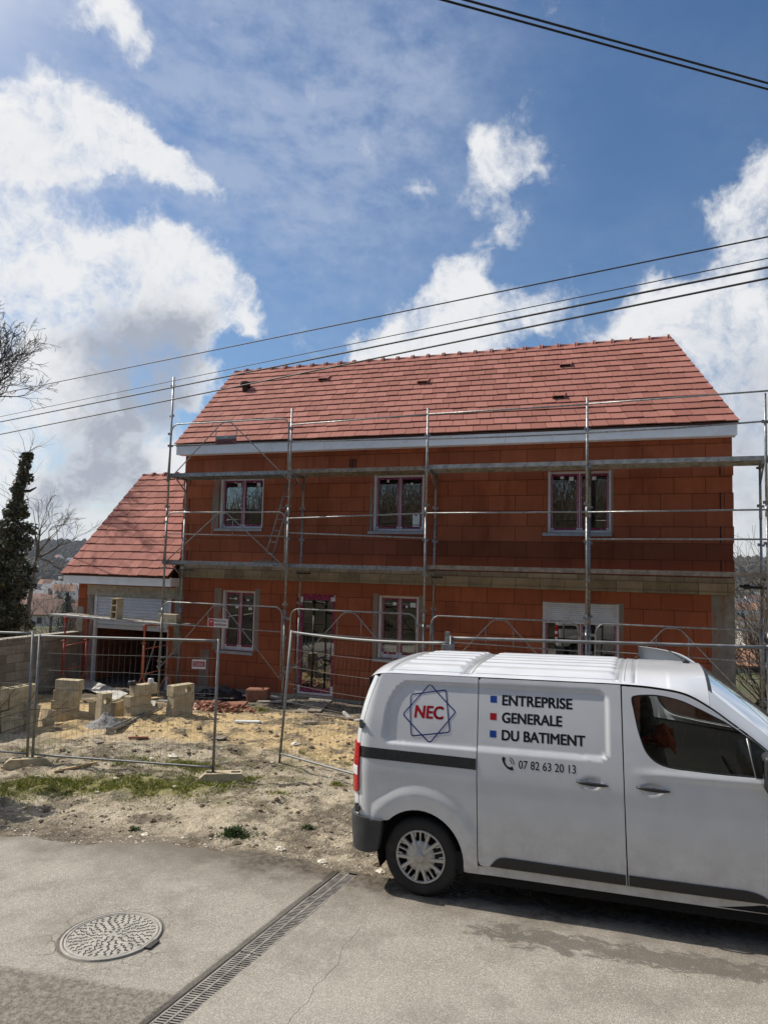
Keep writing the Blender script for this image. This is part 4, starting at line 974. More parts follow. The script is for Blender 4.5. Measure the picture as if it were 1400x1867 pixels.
# ------------------------------------------------------------------ trestles and platform before the garage
def trestle(xf, yf, xb, yb, ztop, label, mat):
    zg = terrain(xf, yf); t = thing('trestle', label, 'trestle', (xf, yf, zg), group='trestles under the garage platform')
    top = Vector((0,0,0))
    for (x, y) in ((xf, yf), (xb, yb)):
        z0 = terrain(x, y); mb = MB(); mb.tube([(x,y,z0+.44),(x,y,z0+1.25)], .030, 8); mb.tube([(x,y,z0+1.2),(x,y,ztop-.05)], .022, 8)
        mb.lathe([(.045,.0),(.05,.03),(.03,.04)], (x,y,z0+1.22), 'z', 10); mb.tube([(x-.075,y-.03,z0+1.235),(x+.085,y-.03,z0+1.235)], .008, 6)
        mb.box((x,y,ztop-.09), (.075,.06,.12)); post = mb.build('post', mat, t)
        for (dx, dy) in ((-.23,-.05),(.25,-.02)):
            mb = MB(); mb.tube([(x,y,z0+.48),(x+dx,y+dy,z0+.015)], .017, 6); mb.build('leg', M['orange_steel'], t)
    for zz in (zg+.52, zg+1.10):
        mb = MB(); mb.tube([(xf,yf,zz),(xb,yb,zz+.08)], .013, 6); mb.build('cross_bar', mat, t)
    mb = MB(); mb.tube([(xf,yf-.06,ztop-.03),(xb,yb+.06,ztop-.03)], .022, 6); mb.build('head_bar', mat, t)
    return t
trestle(-13.46, 14.12, -13.22, 14.62, 1.43, 'red steel trestle at the left end of the garage platform', M['red_steel'])
trestle(-11.08, 14.12, -10.76, 14.62, 1.36, 'orange steel trestle at the right end of the garage platform', M['orange_steel'])
for k, (ya, yb, xa, xb, mt, lb) in enumerate(((14.08, 14.36, -13.95, -10.30, M['deck'], 'front scaffold plank of the low platform before the garage door'), (14.37, 14.65, -13.80, -10.05, M['timber'], 'rear scaffold plank of the low platform before the garage door'))):
    mb = MB(); za, zb = 1.475, 1.40
    n = 14
    prev = None
    for q in range(n):
        u0, u1 = q/n, (q+1)/n; x0, x1 = xa+(xb-xa)*u0, xa+(xb-xa)*u1; z0, z1 = za+(zb-za)*u0, za+(zb-za)*u1
        mb.add([(x0,ya,z0-.045),(x1,ya,z1-.045),(x1,yb,z1-.045),(x0,yb,z0-.045),(x0,ya,z0),(x1,ya,z1),(x1,yb,z1),(x0,yb,z0)], [(3,2,1,0),(4,5,6,7),(0,1,5,4),(2,3,7,6)] + ([(3,0,4,7)] if q == 0 else []) + ([(1,2,6,5)] if q == n-1 else []))
    tag(mb.build('platform_plank', mt), lb, 'plank', 'planks of the garage platform')
mb = MB()
for k in range(46):
    x = rng.uniform(-13.6, -11.2); y = rng.uniform(14.12, 14.6); s = rng.uniform(.015, .05); z = 1.475-.0205*(x+13.95)
    mb._c = (rng.uniform(.2,.9),)*3; mb.box((x,y,z+s*.15), (s*1.6,s,s*.35), Matrix.Rotation(rng.uniform(0,3), 3, 'Z'))
tag(mb.build('mortar_crumbs', M['stone']), 'mortar crumbs scattered over the garage platform planks', 'rubble', kind='stuff')

# ------------------------------------------------------------------ loose concrete blocks
def hollow_block(L=.5, W=.2, H=.2, n=3, face='top'):
    mb = MB(); w = .028                    # shell with cells open on top
    x, y, z = L/2, W/2, H
    def ring(ax, ay, z0, z1, out): pass
    cells = []; cw = (L-w*(n+1))/n
    for i in range(n): cells.append((-x+w+i*(cw+w), -x+w+i*(cw+w)+cw))
    # outer faces
    mb.quad((-x,-y,0),(x,-y,0),(x,-y,z),(-x,-y,z)); mb.quad((x,y,0),(-x,y,0),(-x,y,z),(x,y,z)); mb.quad((x,-y,0),(x,y,0),(x,y,z),(x,-y,z)); mb.quad((-x,y,0),(-x,-y,0),(-x,-y,z),(-x,y,z)); mb.quad((-x,y,0),(x,y,0),(x,-y,0),(-x,-y,0))
    # top web
    mb.quad((-x,-y,z),(x,-y,z),(x,-y+w,z),(-x,-y+w,z)); mb.quad((-x,y-w,z),(x,y-w,z),(x,y,z),(-x,y,z))
    e = [-x]+[v for c in cells for v in c]+[x]
    for i in range(0, len(e), 2): mb.quad((e[i],-y+w,z),(e[i+1],-y+w,z),(e[i+1],y-w,z),(e[i],y-w,z))
    for (a, b) in cells:
        c0, d0 = -y+w, y-w; zb = .03
        mb.quad((a,c0,z),(a,c0,zb),(b,c0,zb),(b,c0,z)); mb.quad((b,d0,z),(b,d0,zb),(a,d0,zb),(a,d0,z)); mb.quad((a,d0,z),(a,d0,zb),(a,c0,zb),(a,c0,z)); mb.quad((b,c0,z),(b,c0,zb),(b,d0,zb),(b,d0,z)); mb.quad((a,c0,zb),(a,d0,zb),(b,d0,zb),(b,c0,zb))
    return mb
def solid_block(L=.5, W=.2, H=.2, hole=None, seed=0):
    bm = bmesh.new(); bmesh.ops.create_cube(bm, size=1)
    for v in bm.verts: v.co = Vector((v.co.x*L, v.co.y*W, (v.co.z+.5)*H))
    bmesh.ops.bevel(bm, geom=list(bm.edges), offset=.006, segments=1, affect='EDGES')
    bm.verts.index_update(); mb = MB(); mb.add([v.co for v in bm.verts], [[v.index for v in f.verts] for f in bm.faces]); bm.free()
    if hole:
        pass
    return mb
def bore_block(L=.5, W=.2, H=.2, at=.14, r=.068):    # block with a round pipe bore through its long side
    mb = MB(); x, y, z = L/2, W/2, H; n = 20; cx, cz = x-at, H/2
    for s in (-1, 1):
        ring = [(cx+r*math.cos(2*math.pi*i/n), s*y, cz+r*math.sin(2*math.pi*i/n)) for i in range(n)]
        sq = []
        for i in range(n):
            a = 2*math.pi*i/n; k = 1/max(abs(math.cos(a)), abs(math.sin(a))); q = (H/2)*k; sq.append((cx+min(at, q*abs(math.cos(a)))*(1 if math.cos(a) >= 0 else -1) if False else cx+.1*math.cos(a)*k*min(1,at/.1), s*y, cz+(H/2)*math.sin(a)*k))
        b = len(mb.v); mb.v += ring+sq
        for i in range(n):
            f = (b+i, b+(i+1)%n, b+n+(i+1)%n, b+n+i); mb.face(f if s < 0 else f[::-1])
        f = [(-x,s*y,0),(cx-.1,s*y,0),(cx-.1,s*y,H),(-x,s*y,H)]; mb.quad(*(f if s < 0 else f[::-1]))
        f = [(cx+.1,s*y,0),(x,s*y,0),(x,s*y,H),(cx+.1,s*y,H)]; mb.quad(*(f if s < 0 else f[::-1]))
    b = len(mb.v); o = mb._s; mb._s = True
    for s in (-1, 1): mb.v += [(cx+r*math.cos(2*math.pi*i/n), s*y, cz+r*math.sin(2*math.pi*i/n)) for i in range(n)]
    for i in range(n): mb.face((b+i, b+n+i, b+n+(i+1)%n, b+(i+1)%n))
    mb._s = o
    mb.quad((-x,-y,H),(x,-y,H),(x,y,H),(-x,y,H)); mb.quad((-x,y,0),(x,y,0),(x,-y,0),(-x,-y,0)); mb.quad((x,-y,0),(x,y,0),(x,y,H),(x,-y,H)); mb.quad((-x,y,0),(-x,-y,0),(-x,-y,H),(-x,y,H))
    return mb
B_PROTO = {}
def block(kind, x, y, z, rz, label, rx=0.0, ry=0.0, group='loose concrete blocks', on_ground=True):
    if kind not in B_PROTO:
        o = {'solid': solid_block, 'hollow': hollow_block, 'bore': bore_block}[kind]().build('concrete_block', M['block']); B_PROTO[kind] = o
    else:
        o = B_PROTO[kind].copy(); C.objects.link(o)
    o.location = (x, y, z); o.rotation_euler = (rx, ry, rz); tag(o, label, 'concrete block', group); return o
def G(x, y, d=0.0): return terrain(x, y)+d
# stack at far left, sagging rows lying along the wall
z = G(-11.05, 10.2)-.03
rz = 1.28
A = [(-10.98,9.72,0,'lowest front block of the far left stack, half sunk in the soil'),(-10.83,10.24,0,'lowest rear block of the far left stack'),
     (-11.10,9.78,.2,'second-layer front block of the far left stack'),(-10.90,10.27,.2,'second-layer rear block of the far left stack'),
     (-11.02,9.92,.4,'third-layer front block of the far left stack'),(-10.87,10.42,.405,'third-layer rear block of the far left stack'),(-10.96,9.86,.6,'uppermost front block of the far left stack'),(-10.82,10.36,.605,'uppermost rear block of the far left stack'),(-11.35,9.80,.0,'bottom block of the row behind the far left stack'),(-11.38,9.84,.2,'second block of the row behind the far left stack'),(-11.36,9.88,.4,'third block of the row behind the far left stack'),(-11.40,9.82,.6,'topmost block of the row behind the far left stack')]
for (x, y, dz, lb) in A: block('solid' if dz < .55 else 'hollow', x, y, z+dz, rz+rng.uniform(-.05,.05), lb, ry=-.06)
block('solid', -10.62, 10.55, z+.2, rz, 'block standing on end against the right side of the far left stack', ry=-1.45)
block('solid', -10.55, 10.85, z+.05, rz+.1, 'block leaning out of the far left stack at its right corner', ry=-1.3)
# second stack
z = G(-10.45, 11.35)-.03; rz = .16
for (x, y, dz, r, kd, lb) in ((-10.62,11.22,0,.14,'solid','bottom left block of the broad second stack from the left'),(-10.20,11.34,0,.3,'solid','bottom block fallen askew at the foot of the second stack'),(-10.60,11.24,.2,.16,'solid','block in the second layer of the broad stack'),(-10.57,11.25,.4,.12,'solid','third-layer block of the broad stack, second from its top'),(-10.55,11.27,.6,.18,'solid','topmost block of the broad second stack from the left')):
    block(kd, x, y, z+dz, r, lb)
block('hollow', -10.02, 11.55, z-.0, .16+math.pi/2, 'open-celled block on the ground right of the broad stack'); block('hollow', -10.02, 11.55, z+.2, .2+math.pi/2, 'open-celled block lying on another, cells up, right of the broad stack')
block('hollow', -9.74, 11.72, z+.0, .12+math.pi/2, 'lower open-celled block next to the upright bored block'); block('hollow', -9.74, 11.72, z+.2, .16+math.pi/2, 'upper open-celled block next to the upright bored block')
# upright bored block
block('bore', -9.62, 11.30, G(-9.62,11.30)+.235, 1.25, 'single upright block with a round bore near its top', ry=-math.pi/2+.04)
# third stack
z = G(-9.30, 11.62)-.02
block('hollow', -9.22, 11.68, z, 1.32, 'bottom block of the middle stack, lying on its side with cells showing', rx=0)
block('solid', -9.24, 11.66, z+.2, 1.36, 'middle block of the middle three-high stack'); block('solid', -9.17, 11.74, z+.4, 1.28, 'top block of the middle stack, a black tape roll on it')
ZT = z+.6
# fourth stack
z = G(-8.52, 12.15)-.02
block('solid', -8.56, 12.08, z, 1.30, 'bottom block of the right-hand stack beside the steel bar'); block('solid', -8.55, 12.10, z+.2, 1.31, 'middle block of the right-hand stack'); block('bore', -8.57, 12.10, z+.4, 1.27, 'top block of the right-hand stack, with a round bore at its far end')
# on the platform
block('hollow', -11.98, 14.30, 1.44+.245, 1.45, 'hollow block standing on end on the garage platform', ry=-math.pi/2)
block('solid', -10.62, 14.40, 1.405, .1, 'block lying flat at the right end of the garage platform, behind the scaffold pole')
# things on the middle stack
mb = MB(); mb.lathe([(.035,-.0),(.075,0),(.08,.02),(.08,.06),(.075,.08),(.035,.08),(.035,0)], (-9.27,11.52,ZT), 'z', 18); tag(mb.build('tape_roll', M['blackplastic']), 'black tape roll on top of the middle block stack', 'tape roll')
mb = MB(); mb.lathe([(.001,0),(.055,0),(.06,.03),(.05,.075),(.055,.09),(.001,.095)], (-9.10,11.86,ZT), 'z', 14); tag(mb.build('cup', M['sign_white']), 'small pale pot on the far end of the middle block stack', 'pot')

# ------------------------------------------------------------------ block wall on the left
bw = thing('block_wall', 'low unrendered concrete block wall running from the garage towards the road on the left', 'wall', (-13.95, 12, -.4))
mb = MB(); zt1 = .945
mb.box2((-14.02, 2.5, -1.0), (-13.82, YF-.005, zt1)); mb.build('masonry', M['wallblock'], bw)
for (a, b, h) in ((12.72, YF-.03, .035), (2.5, 12.70, .03)):
    mb = MB(); mb.box2((-14.05, a, zt1+.001), (-13.79, b, zt1+h)); mb.build('coping', M['concrete'], bw)

# ------------------------------------------------------------------ odds and ends on the site
def lay(name, p, q, w, h, mat, label, cat, lift=0.0, roll=0.0):
    p, q = Vector(p), Vector(q); d = q-p; L = d.length
    Mx = d.to_track_quat('X', 'Z').to_matrix() @ Matrix.Rotation(roll, 3, 'X')
    mb = MB(); c = (p+q)/2; mb.bbox((0,0,0), (L, w, h), min(w,h)*.18); mb.v = [tuple(c + Mx @ Vector(v)) for v in mb.v]
    return tag(mb.build(name, mat), label, cat)
def gp(x, y, d=.02): return (x, y, terrain(x, y)+d)
# U-section steel bar in the sand
p, q = Vector(gp(-8.93,10.58,.07)), Vector(gp(-9.13,12.25,.10))
sb = thing('steel_bar', 'long grey channel bar with an end plate lying on the sand heap', 'steel bar', p)
mb = MB(); d = (q-p); Mx = d.to_track_quat('X','Z').to_matrix(); L = d.length
for (dy, dz, w, h) in ((0,0,.10,.012),(-.045,.025,.01,.05),(.045,.025,.01,.05)): 
    k = len(mb.v); mb.box((L/2,dy,dz), (L,w,h)); mb.v[k:] = [tuple(p + Mx @ Vector(v)) for v in mb.v[k:]]
mb.build('channel', M['galv'], sb); mb = MB(); mb.box((-.005,0,.0), (.012,.17,.13)); mb.v = [tuple(p + Mx @ Vector(v)) for v in mb.v]; mb.build('end_plate', M['galv'], sb)
# plank ramp up to the entrance
for k, (xa, xb) in enumerate(((-6.78,-7.08),(-6.50,-6.80))):
    lay('ramp_plank', (xa+.12, 13.62, terrain(xa,13.62)+.015), (xb+.12, 14.93, -.16), .27, .045, M['timber'], ['left plank of the ramp up to the entrance door','right plank of the ramp, pale splash at its foot'][k], 'plank')['group'] = 'planks of the entrance ramp'
lay('metal_flashing', gp(-8.6,14.55,.10), gp(-7.55,14.5,.10), .14, .03, M['deck'], 'pale folded metal strip lying at the foot of the facade', 'metal strip')
lay('loose_board', gp(-10.1,14.35,.05), gp(-8.7,14.3,.06), .11, .02, M['timber'], 'thin weathered board lying along the facade behind the rubble', 'board')
b = lay('clay_block', (-8.42,14.42,terrain(-8.4,14.42)+.14), (-7.88,14.45,terrain(-7.9,14.45)+.15), .2, .30, M['shaded_clay'], 'single leftover orange clay block standing before the facade', 'brick', roll=.1)
lay('brick_slab', gp(-8.45,13.55,.05), gp(-7.98,13.6,.07), .28, .05, M['shaded_clay'], 'broken flat orange slab lying on the rubble', 'brick', roll=.2)
lay('white_batten', gp(-7.22,11.95,.03), gp(-6.75,12.05,.03), .10, .035, M['sticker'], 'short white offcut lying on the sunlit sand', 'offcut')
lay('timber_stick', gp(-7.98,8.32,.02), gp(-7.68,8.85,.03), .045, .03, M['ply'], 'yellow timber stick by the concrete fence foot', 'stick')
lay('paper_scrap', gp(-8.12,8.12,.012), gp(-8.0,8.16,.014), .05, .01, M['sticker'], 'scrap of pale card by the left fence foot', 'scrap')
lay('threaded_pipe', gp(-5.75,13.7,.05), gp(-5.4,13.2,.04), .06, .06, M['deck'], 'short pale pipe lying right of the entrance ramp', 'pipe')
lay('long_batten', gp(-6.2,13.3,.02), gp(-4.5,13.05,.03), .06, .025, M['timber'], 'long thin batten lying in the shade right of the ramp', 'batten')
lay('batten_offcut', gp(-5.2,12.9,.04), gp(-4.6,13.25,.07), .07, .03, M['sign_white'], 'pale offcut propped on the long batten', 'offcut')
lay('metal_sheet', gp(-13.3,14.6,.18), gp(-11.3,13.7,.06), .34, .02, M['deck'], 'long grey board slanting down out of the garage mouth', 'board', roll=.35)
lay('metal_rail', gp(-10.1,13.5,.05), gp(-9.35,13.35,.05), .13, .05, M['galv'], 'short grey profile at the foot of the scaffold pole', 'profile')
lay('red_stick', gp(-8.35,10.35,.02), gp(-8.05,10.5,.03), .06, .03, M['shard'], 'broken reddish tile strip on the sand', 'tile shard')
lay('prop_bar', (-11.35,14.9,.9), (-11.55,14.75,-.1), .03, .03, M['galv'], 'thin steel bar leaning inside the garage mouth', 'bar')
# stones
def rock(mb, c, s, rs, flat=.6, tint=None):
    r = rs.uniform(.25, .95) if tint is None else tint; mb._c = (r,r,r)
    n = 6; a0 = rs.random()*6.28; vs = []
    for k, (zz, rr) in enumerate(((0,.72),(.55,1.0),(1.0,.45))):
        for i in range(n):
            a = a0+2*math.pi*i/n+k*.4; q = rr*s*rs.uniform(.7,1.2); vs.append((c[0]+q*math.cos(a), c[1]+q*.85*math.sin(a), c[2]+s*flat*zz*rs.uniform(.85,1.15)-s*.12))
    fs = []
    for k in (0,1):
        for i in range(n): fs.append((k*n+i, k*n+(i+1)%n, (k+1)*n+(i+1)%n, (k+1)*n+i))
    fs.append(tuple(2*n+i for i in range(n))); mb.add(vs, fs)
rs = random.Random(4)
mb = MB()
cnt = 0
while cnt < 9000:
    x = rs.uniform(-9.4, -1.2); y = rs.uniform(6.15, 13.4)
    if y < edge_y(x)-.08+rs.gauss(0,.12): continue
    if x > -3.0 and y > 8.8: continue
    w = .35+.65*smooth01((fbm(x, y, .7, 3)+.25)/.5)
    if rs.random() > w: continue
    s = .005+.011*rs.random()**3.0+(.022*rs.random() if rs.random() < .012 else 0); s *= .75+.05*y
    rock(mb, (x, y, terrain(x, y)), s, rs); cnt += 1
tag(mb.build('gravel', M['stone']), 'loose pale gravel strewn over the building plot', 'gravel', kind='stuff')
for k, (x, y, s, lb) in enumerate(((-7.0,9.75,.10,'pale round stone behind the first fence panel'),(-7.25,9.55,.085,'smaller pale stone left of the round stone behind the fence'),(-5.55,11.15,.11,'white flat stone on the sand right of the leaning fence post'),(-5.15,6.75,.05,'pale stone at the broken tarmac edge, left one'),(-3.55,6.85,.07,'pale stone beside the weed at the tarmac edge'),(-3.0,6.72,.06,'flat stone near the muddy end of the drain'),(-2.35,6.62,.06,'white stone beside the rear wheel of the van'),(-6.9,8.35,.05,'white stone in the grass under the first fence panel'),(-6.0,8.45,.055,'white stone in the grass by the right fence foot'))):
    mb = MB(); rock(mb, (x, y, terrain(x, y)), s, rs, .55, .95); tag(mb.build('stone', M['stone']), lb, 'stone', 'larger stones on the plot')
mb = MB()
for k in range(330):
    a, r = rs.random()*6.28, rs.random()**.6; x, y = -8.7+1.05*r*math.cos(a), 13.35+.45*r*math.sin(a); s = rs.uniform(.02, .075)
    z = terrain(x, y)+.12*max(0, 1-r)+rs.uniform(0, .03); t_ = rs.random(); mb._c = (t_,t_,t_)
    Mx = Matrix.Rotation(rs.uniform(-.6,.6), 3, 'X') @ Matrix.Rotation(rs.uniform(-.6,.6), 3, 'Y') @ Matrix.Rotation(rs.uniform(0,6), 3, 'Z')
    mb.box((x,y,z), (s*1.7, s, s*.3), Mx)
tag(mb.build('brick_rubble', M['shard']), 'heap of broken orange brick shards before the facade', 'rubble', kind='stuff')
# black sheeting crumpled against the foundation
mb = MB()
def sheet(u, v):
    x = -10.0+1.35*u; y = 14.28+.55*v; h = .20*math.sin(math.pi*min(1,max(0,u)))*(.35+.65*v)
    return (x, y+.03*fbm(x*3,v*3,2,3), terrain(x, y)+.015+h*(.6+.8*abs(fbm(x, y, 3.2, 4)))+.03*abs(fbm(x,y,9,3)))
mb.grid(sheet, [i/36 for i in range(37)], [i/14 for i in range(15)]); tag(mb.build('black_sheeting', M['blackplastic']), 'crumpled black plastic sheeting against the foundation by the rubble', 'sheeting')
for k, (x, y, a, L, lb) in enumerate(((-10.9,13.2,.4,.5,'broken plank end left of the right-hand block stack'),(-9.9,13.0,2.2,.7,'splintered plank behind the middle block stack'),(-10.6,13.7,1.2,.9,'grey plank lying before the garage mouth'),(-11.6,13.3,.2,.8,'weathered plank left of the garage mouth'),(-7.6,14.2,.15,.8,'thin lath lying by the facade, left of the entrance'),(-6.0,12.6,.9,.3,'wood scrap on the sand, left of the van'),(-7.9,12.5,.3,.25,'wood scrap on the sand near the right-hand block stack'),(-8.6,9.9,2.6,.3,'stick on the soil behind the first fence panel'),(-6.9,10.9,.2,.22,'dark chip of wood on the sand by the white offcut'))):
    lay('wood_scrap', gp(x-.5*L*math.cos(a), y-.5*L*math.sin(a), .03), gp(x+.5*L*math.cos(a), y+.5*L*math.sin(a), .045), .07+.05*(k%3), .022, [M['timber'], M['deck'], M['ply']][k%3] if k < 5 else M['timber'], lb, 'wood scrap')['group'] = 'wood scraps on the site'
mb = MB(); rs = random.Random(15)
for k in range(1500):
    x = rs.uniform(-9.2, -2.2); y = rs.uniform(6.4, 13.6)
    if y < edge_y(x) or (x > -3.0 and y > 8.8) or fbm(x, y, .9, 3, 2) < -.02: continue
    rock(mb, (x, y, terrain(x, y)), rs.uniform(.012,.035)*(1+1.2*rs.random()**6), rs, .7)
def clodmat():
    m, nt, b = newmat('soil_clod'); t = NT(nt); a = t.xyz(t.attr())[0]; t.L.new(t.mix(a, (.07,.053,.037), (.30,.23,.15)), b.inputs['Base Color']); b.inputs['Roughness'].default_value = 1
    t.L.new(t.bump(t.noise(t.pos(), 90, 4), .006), b.inputs['Normal']); return m
tag(mb.build('soil_clods', clodmat()), 'dark crumbly clods of soil over the plot', 'soil', kind='stuff')
# grey sand heap
mb = MB(); c0 = (-9.36, 10.92)
def heap(u, v):
    r = u*.34; x, y = c0[0]+r*1.15*math.cos(v), c0[1]+r*.8*math.sin(v)
    return (x, y, terrain(x, y)-.02+.21*max(0, 1-u)**.9*(1+.5*fbm(x,y,5,3))+.035*fbm(x,y,16,3))
mb.grid(heap, [i/14 for i in range(15)], [2*math.pi*i/36 for i in range(37)]); tag(mb.build('sand_heap', M['sandgrey']), 'small heap of grey lumpy sand before the blocks', 'sand heap')

# ------------------------------------------------------------------ site fence
def fence_panel(pa, pb, H, label, lean=(0,0), wire_gap=.092, sign=None, sag=0.0):
    pa, pb = Vector(pa), Vector(pb); t = thing('mesh_fence', label, 'fence', pa, group='mesh fence panels round the site')
    d = pb-pa; L = math.hypot(d.x, d.y); u = d/L; up = Vector((lean[0], lean[1], 1.0))
    def P(s, h, off=0.0):
        q = pa + u*s + up*h; k = s/L; return q + Vector((0, off, -sag*4*k*(1-k)*(h/H)))
    mb = MB()
    for s in (0, L): mb.tube([P(s, -.02), P(s, H)], .020, 8)
    for s in (0, L):
        for h in (.25*H, .6*H): pass
    mb.tube([P(L*k/12, H-.025) for k in range(13)], .0185, 8); mb.tube([P(L*k/12, .13) for k in range(13)], .0165, 8)
    fr = mb.build('frame', M['fence'], t)
    mb = MB(); n = int(L/wire_gap); rs2 = random.Random(int(L*1000))
    for i in range(1, n):
        s = L*i/n; j = rs2.uniform(-.012, .012); mb.tube([P(s, .13), P(s+j, H*.35, .01), P(s-j, H*.7, -.01), P(s, H-.03)], .0016, 4, caps=False)
    for k in range(1, 7):
        h = .13+(H-.155)*k/7; mb.tube([P(L*q/6, h+rs2.uniform(-.006,.006)) for q in range(7)], .0023, 5, caps=False)
    mb.build('wire_mesh', M['wire'], t)
    if sign:
        s, h, w, hh = sign; mb = MB(); e = [P(s, h), P(s+w, h), P(s+w, h+hh), P(s, h+hh)]; o = Vector((u.y, -u.x, 0))*.012
        mb.add([q+o for q in e]+[q+o*1.35 for q in e], [(4,5,6,7),(0,3,2,1),(0,1,5,4),(2,3,7,6),(1,2,6,5),(3,0,4,7)]); sg = mb.build('sign_plate', M['sign_white'], t)
        mb = MB(); e2 = [P(s+.012, h+.03), P(s+w-.012, h+.03), P(s+w-.012, h+hh-.022), P(s+.012, h+hh-.022)]; mb.add([q+o*1.5 for q in e2], [(0,1,2,3)]); mb.build('sign_panel', M['sign_red'], sg)
        tb = text_mb('CISABAC', .075, lambda a, b: tuple(P(s+.02+a, h+.042+b)+o*1.62), .001, width=w-.045); tb.build('lettering', M['sign_white'], sg)
    return t
f1a, f1b = (-8.70, 8.62), (-5.72, 8.93)
fence_panel((*f1a, terrain(*f1a)+.02), (*f1b, terrain(*f1b)+.06), 1.93, 'upright mesh fence panel with a small red and white sign, left of the gap', sign=(2.60, 1.50, .215, .13))
f0a = (-12.1, 8.35)
fence_panel((*f0a, terrain(*f0a)), (-8.78, 8.60, terrain(-8.78,8.60)+.02), 1.95, 'mesh fence panel running out of the picture on the left', lean=(-.085, 0.06))
fence_panel((-5.20, 9.93, -.15), (-2.28, 8.50, -.02), 1.99, 'crooked mesh fence panel leaning behind the back of the van', lean=(.055, .02), sag=.045)
fence_panel((-2.20, 8.55, .0), (1.25, 8.62, .09), 2.03, 'mesh fence panel standing behind the middle of the van', lean=(.0, .0))
fence_panel((1.31, 8.62, .09), (4.75, 8.8, .19), 2.0, 'mesh fence panel behind the nose of the van', lean=(.0, .0))
mb = MB(); mb.box2((-2.30, 8.47, 1.72), (-2.16, 8.60, 2.06)) if False else None
def fence_foot(x, y, rz, label):
    t = bpy.data.objects.new('x', None); bpy.data.objects.remove(t)
    mb = MB(); bm = bmesh.new()
    L, W, H = .66, .225, .14
    mb = MB()
    prof = [(-L/2,0),(L/2,0),(L/2,H*.55),(L/2-.08,H),(-L/2+.08,H),(-L/2,H*.55)]
    k = len(prof)
    mb.add([(p[0],-W/2,p[1]) for p in prof]+[(p[0],W/2,p[1]) for p in prof], [tuple(range(k)), tuple(range(2*k-1,k-1,-1))] + [(i,k+i,k+(i+1)%k,(i+1)%k) for i in range(k)])
    mb.v = [(v[0], v[1]*(1-.15*v[2]/H), v[2]) for v in mb.v]
    o = mb.build('concrete_ballast', M['block']); o.location = (x, y, terrain(x, y)-.03); o.rotation_euler = (0, 0, rz); tag(o, label, 'fence foot', 'concrete fence feet')
    for (xx, w) in ((-.17,.13),(.17,.13)):
        m2 = MB(); m2.box((xx,0,H+.001), (w,.07,.004)); h = m2.build('slot', M['black'], o, local=True)
    m2 = MB(); m2.box((-L/2-.0015,0,.045), (.003,.09,.055)); m2.build('handle_hole', M['black'], o, local=True)
    return o
fence_foot(-8.72, 8.58, .62, 'concrete fence foot under the left pair of posts'); fence_foot(-5.58, 8.98, .5, 'concrete fence foot right of the upright panel, by the gap')
# clamp joining panels behind the van
cl = MB(); cl.box((-2.235, 8.50, 1.90), (.13,.07,.06)); cl.box((-2.235, 8.50, 2.02), (.05,.06,.12)); tag(cl.build('steel_clamp', M['galv']), 'steel clamp joining two fence panels above the van roof', 'clamp')
# ------------------------------------------------------------------ the white van
from mathutils.geometry import tessellate_polygon
VA = math.atan(.028)
vo = Vector((-1.81, 6.16, 0)) - Vector((math.cos(VA), 0, math.sin(VA)))*.95 + Vector((0, -.03, 0))
van = thing('delivery_van', 'white panel van with company lettering on its side, parked at the road edge', 'van', vo, (0, -VA, 0))
YC = .96; SR, RR = .476, .20
def ss(a, b, x): return smooth01((x-a)/(b-a))
def o_prof(z): return .128*max(0, (z-1.02)/.88)**1.45 + .022*max(0, (.62-z)/.33)**1.8 + .012*math.exp(-((z-.72)/.17)**2)*0
def rrect(x, z, x0, x1, z0, z1, r0, r1):
    cx, cz = (x0+x1)/2, (z0+z1)/2; r = r0 if (x < cx and z > cz) else r1
    qx, qz = abs(x-cx)-(x1-x0)/2+r, abs(z-cz)-(z1-z0)/2+r
    return math.hypot(max(qx,0), max(qz,0)) + min(max(qx,qz),0) - r
def recess(x, z):
    d = rrect(x, z, .595, 2.535, 1.283, 1.836, .21, .075)
    v = .016*ss(.0, -.034, d)
    # bulge over the wheel arch
    r = math.hypot(x-.94, (z-.35)*.97); v -= .016*ss(.60, .50, r)*ss(.25, .45, z) - .005*ss(.47,.40,r)
    r = math.hypot(x-4.21, z-.35); v -= .012*ss(.60, .47, r)
    # soft step along the doors
    v += .007*ss(1.12, 1.19, z)*ss(1.0,1.25,x)*0 + .010*ss(.80, .52, z)*ss(1.35, 1.6, x)*ss(3.9,3.6,x)
    # shoulder line below the cab window
    v -= .010*ss(2.66, 2.95, x)*math.exp(-((z-1.215-.0)/.035)**2)
    # handle dishes
    for hx in (2.40, 2.86):
        rr = math.hypot((x-hx)/.085, (z-1.108)/.055); v += .020*ss(1.0, .25, rr)
    return v
def lean(z): return .25*max(0, z-1.25)**2
FX0, FXR = 4.96, .34
def Pv(s, z, off=0.0, far=False):
    w = 1.0
    if s >= SR: x, y, nx, ny = s, 0.0, 0.0, -1.0
    else:
        f = (SR-s)/RR
        if f <= math.pi/2: x, y, nx, ny = SR-RR*math.sin(f), RR*(1-math.cos(f)), -math.sin(f), -math.cos(f)
        else: x, y, nx, ny = SR-RR-.05*(1-((1-(f-math.pi/2)*RR/.78))**2 if (f-math.pi/2)*RR < .78 else 1), RR+(f-math.pi/2)*RR, -1.0, 0.0
    q = o_prof(z) + recess(x, z)*(1 if s > .5 else 0) + off
    x -= nx*q*(1 if s >= SR else .8); y -= ny*q
    x += lean(z)*smooth01((1.35-s)/.85)
    if s > FX0-FXR:          # nose rounding
        t_ = (s-(FX0-FXR))/FXR; y += FXR*.55*(1-math.sqrt(max(0, 1-min(1,t_)**2)))
    if s > 2.6: y += .03*smooth01((s-2.9)/1.8)
    return Vector((x, y, z)) if not far else Vector((x, 2*YC-y, z))
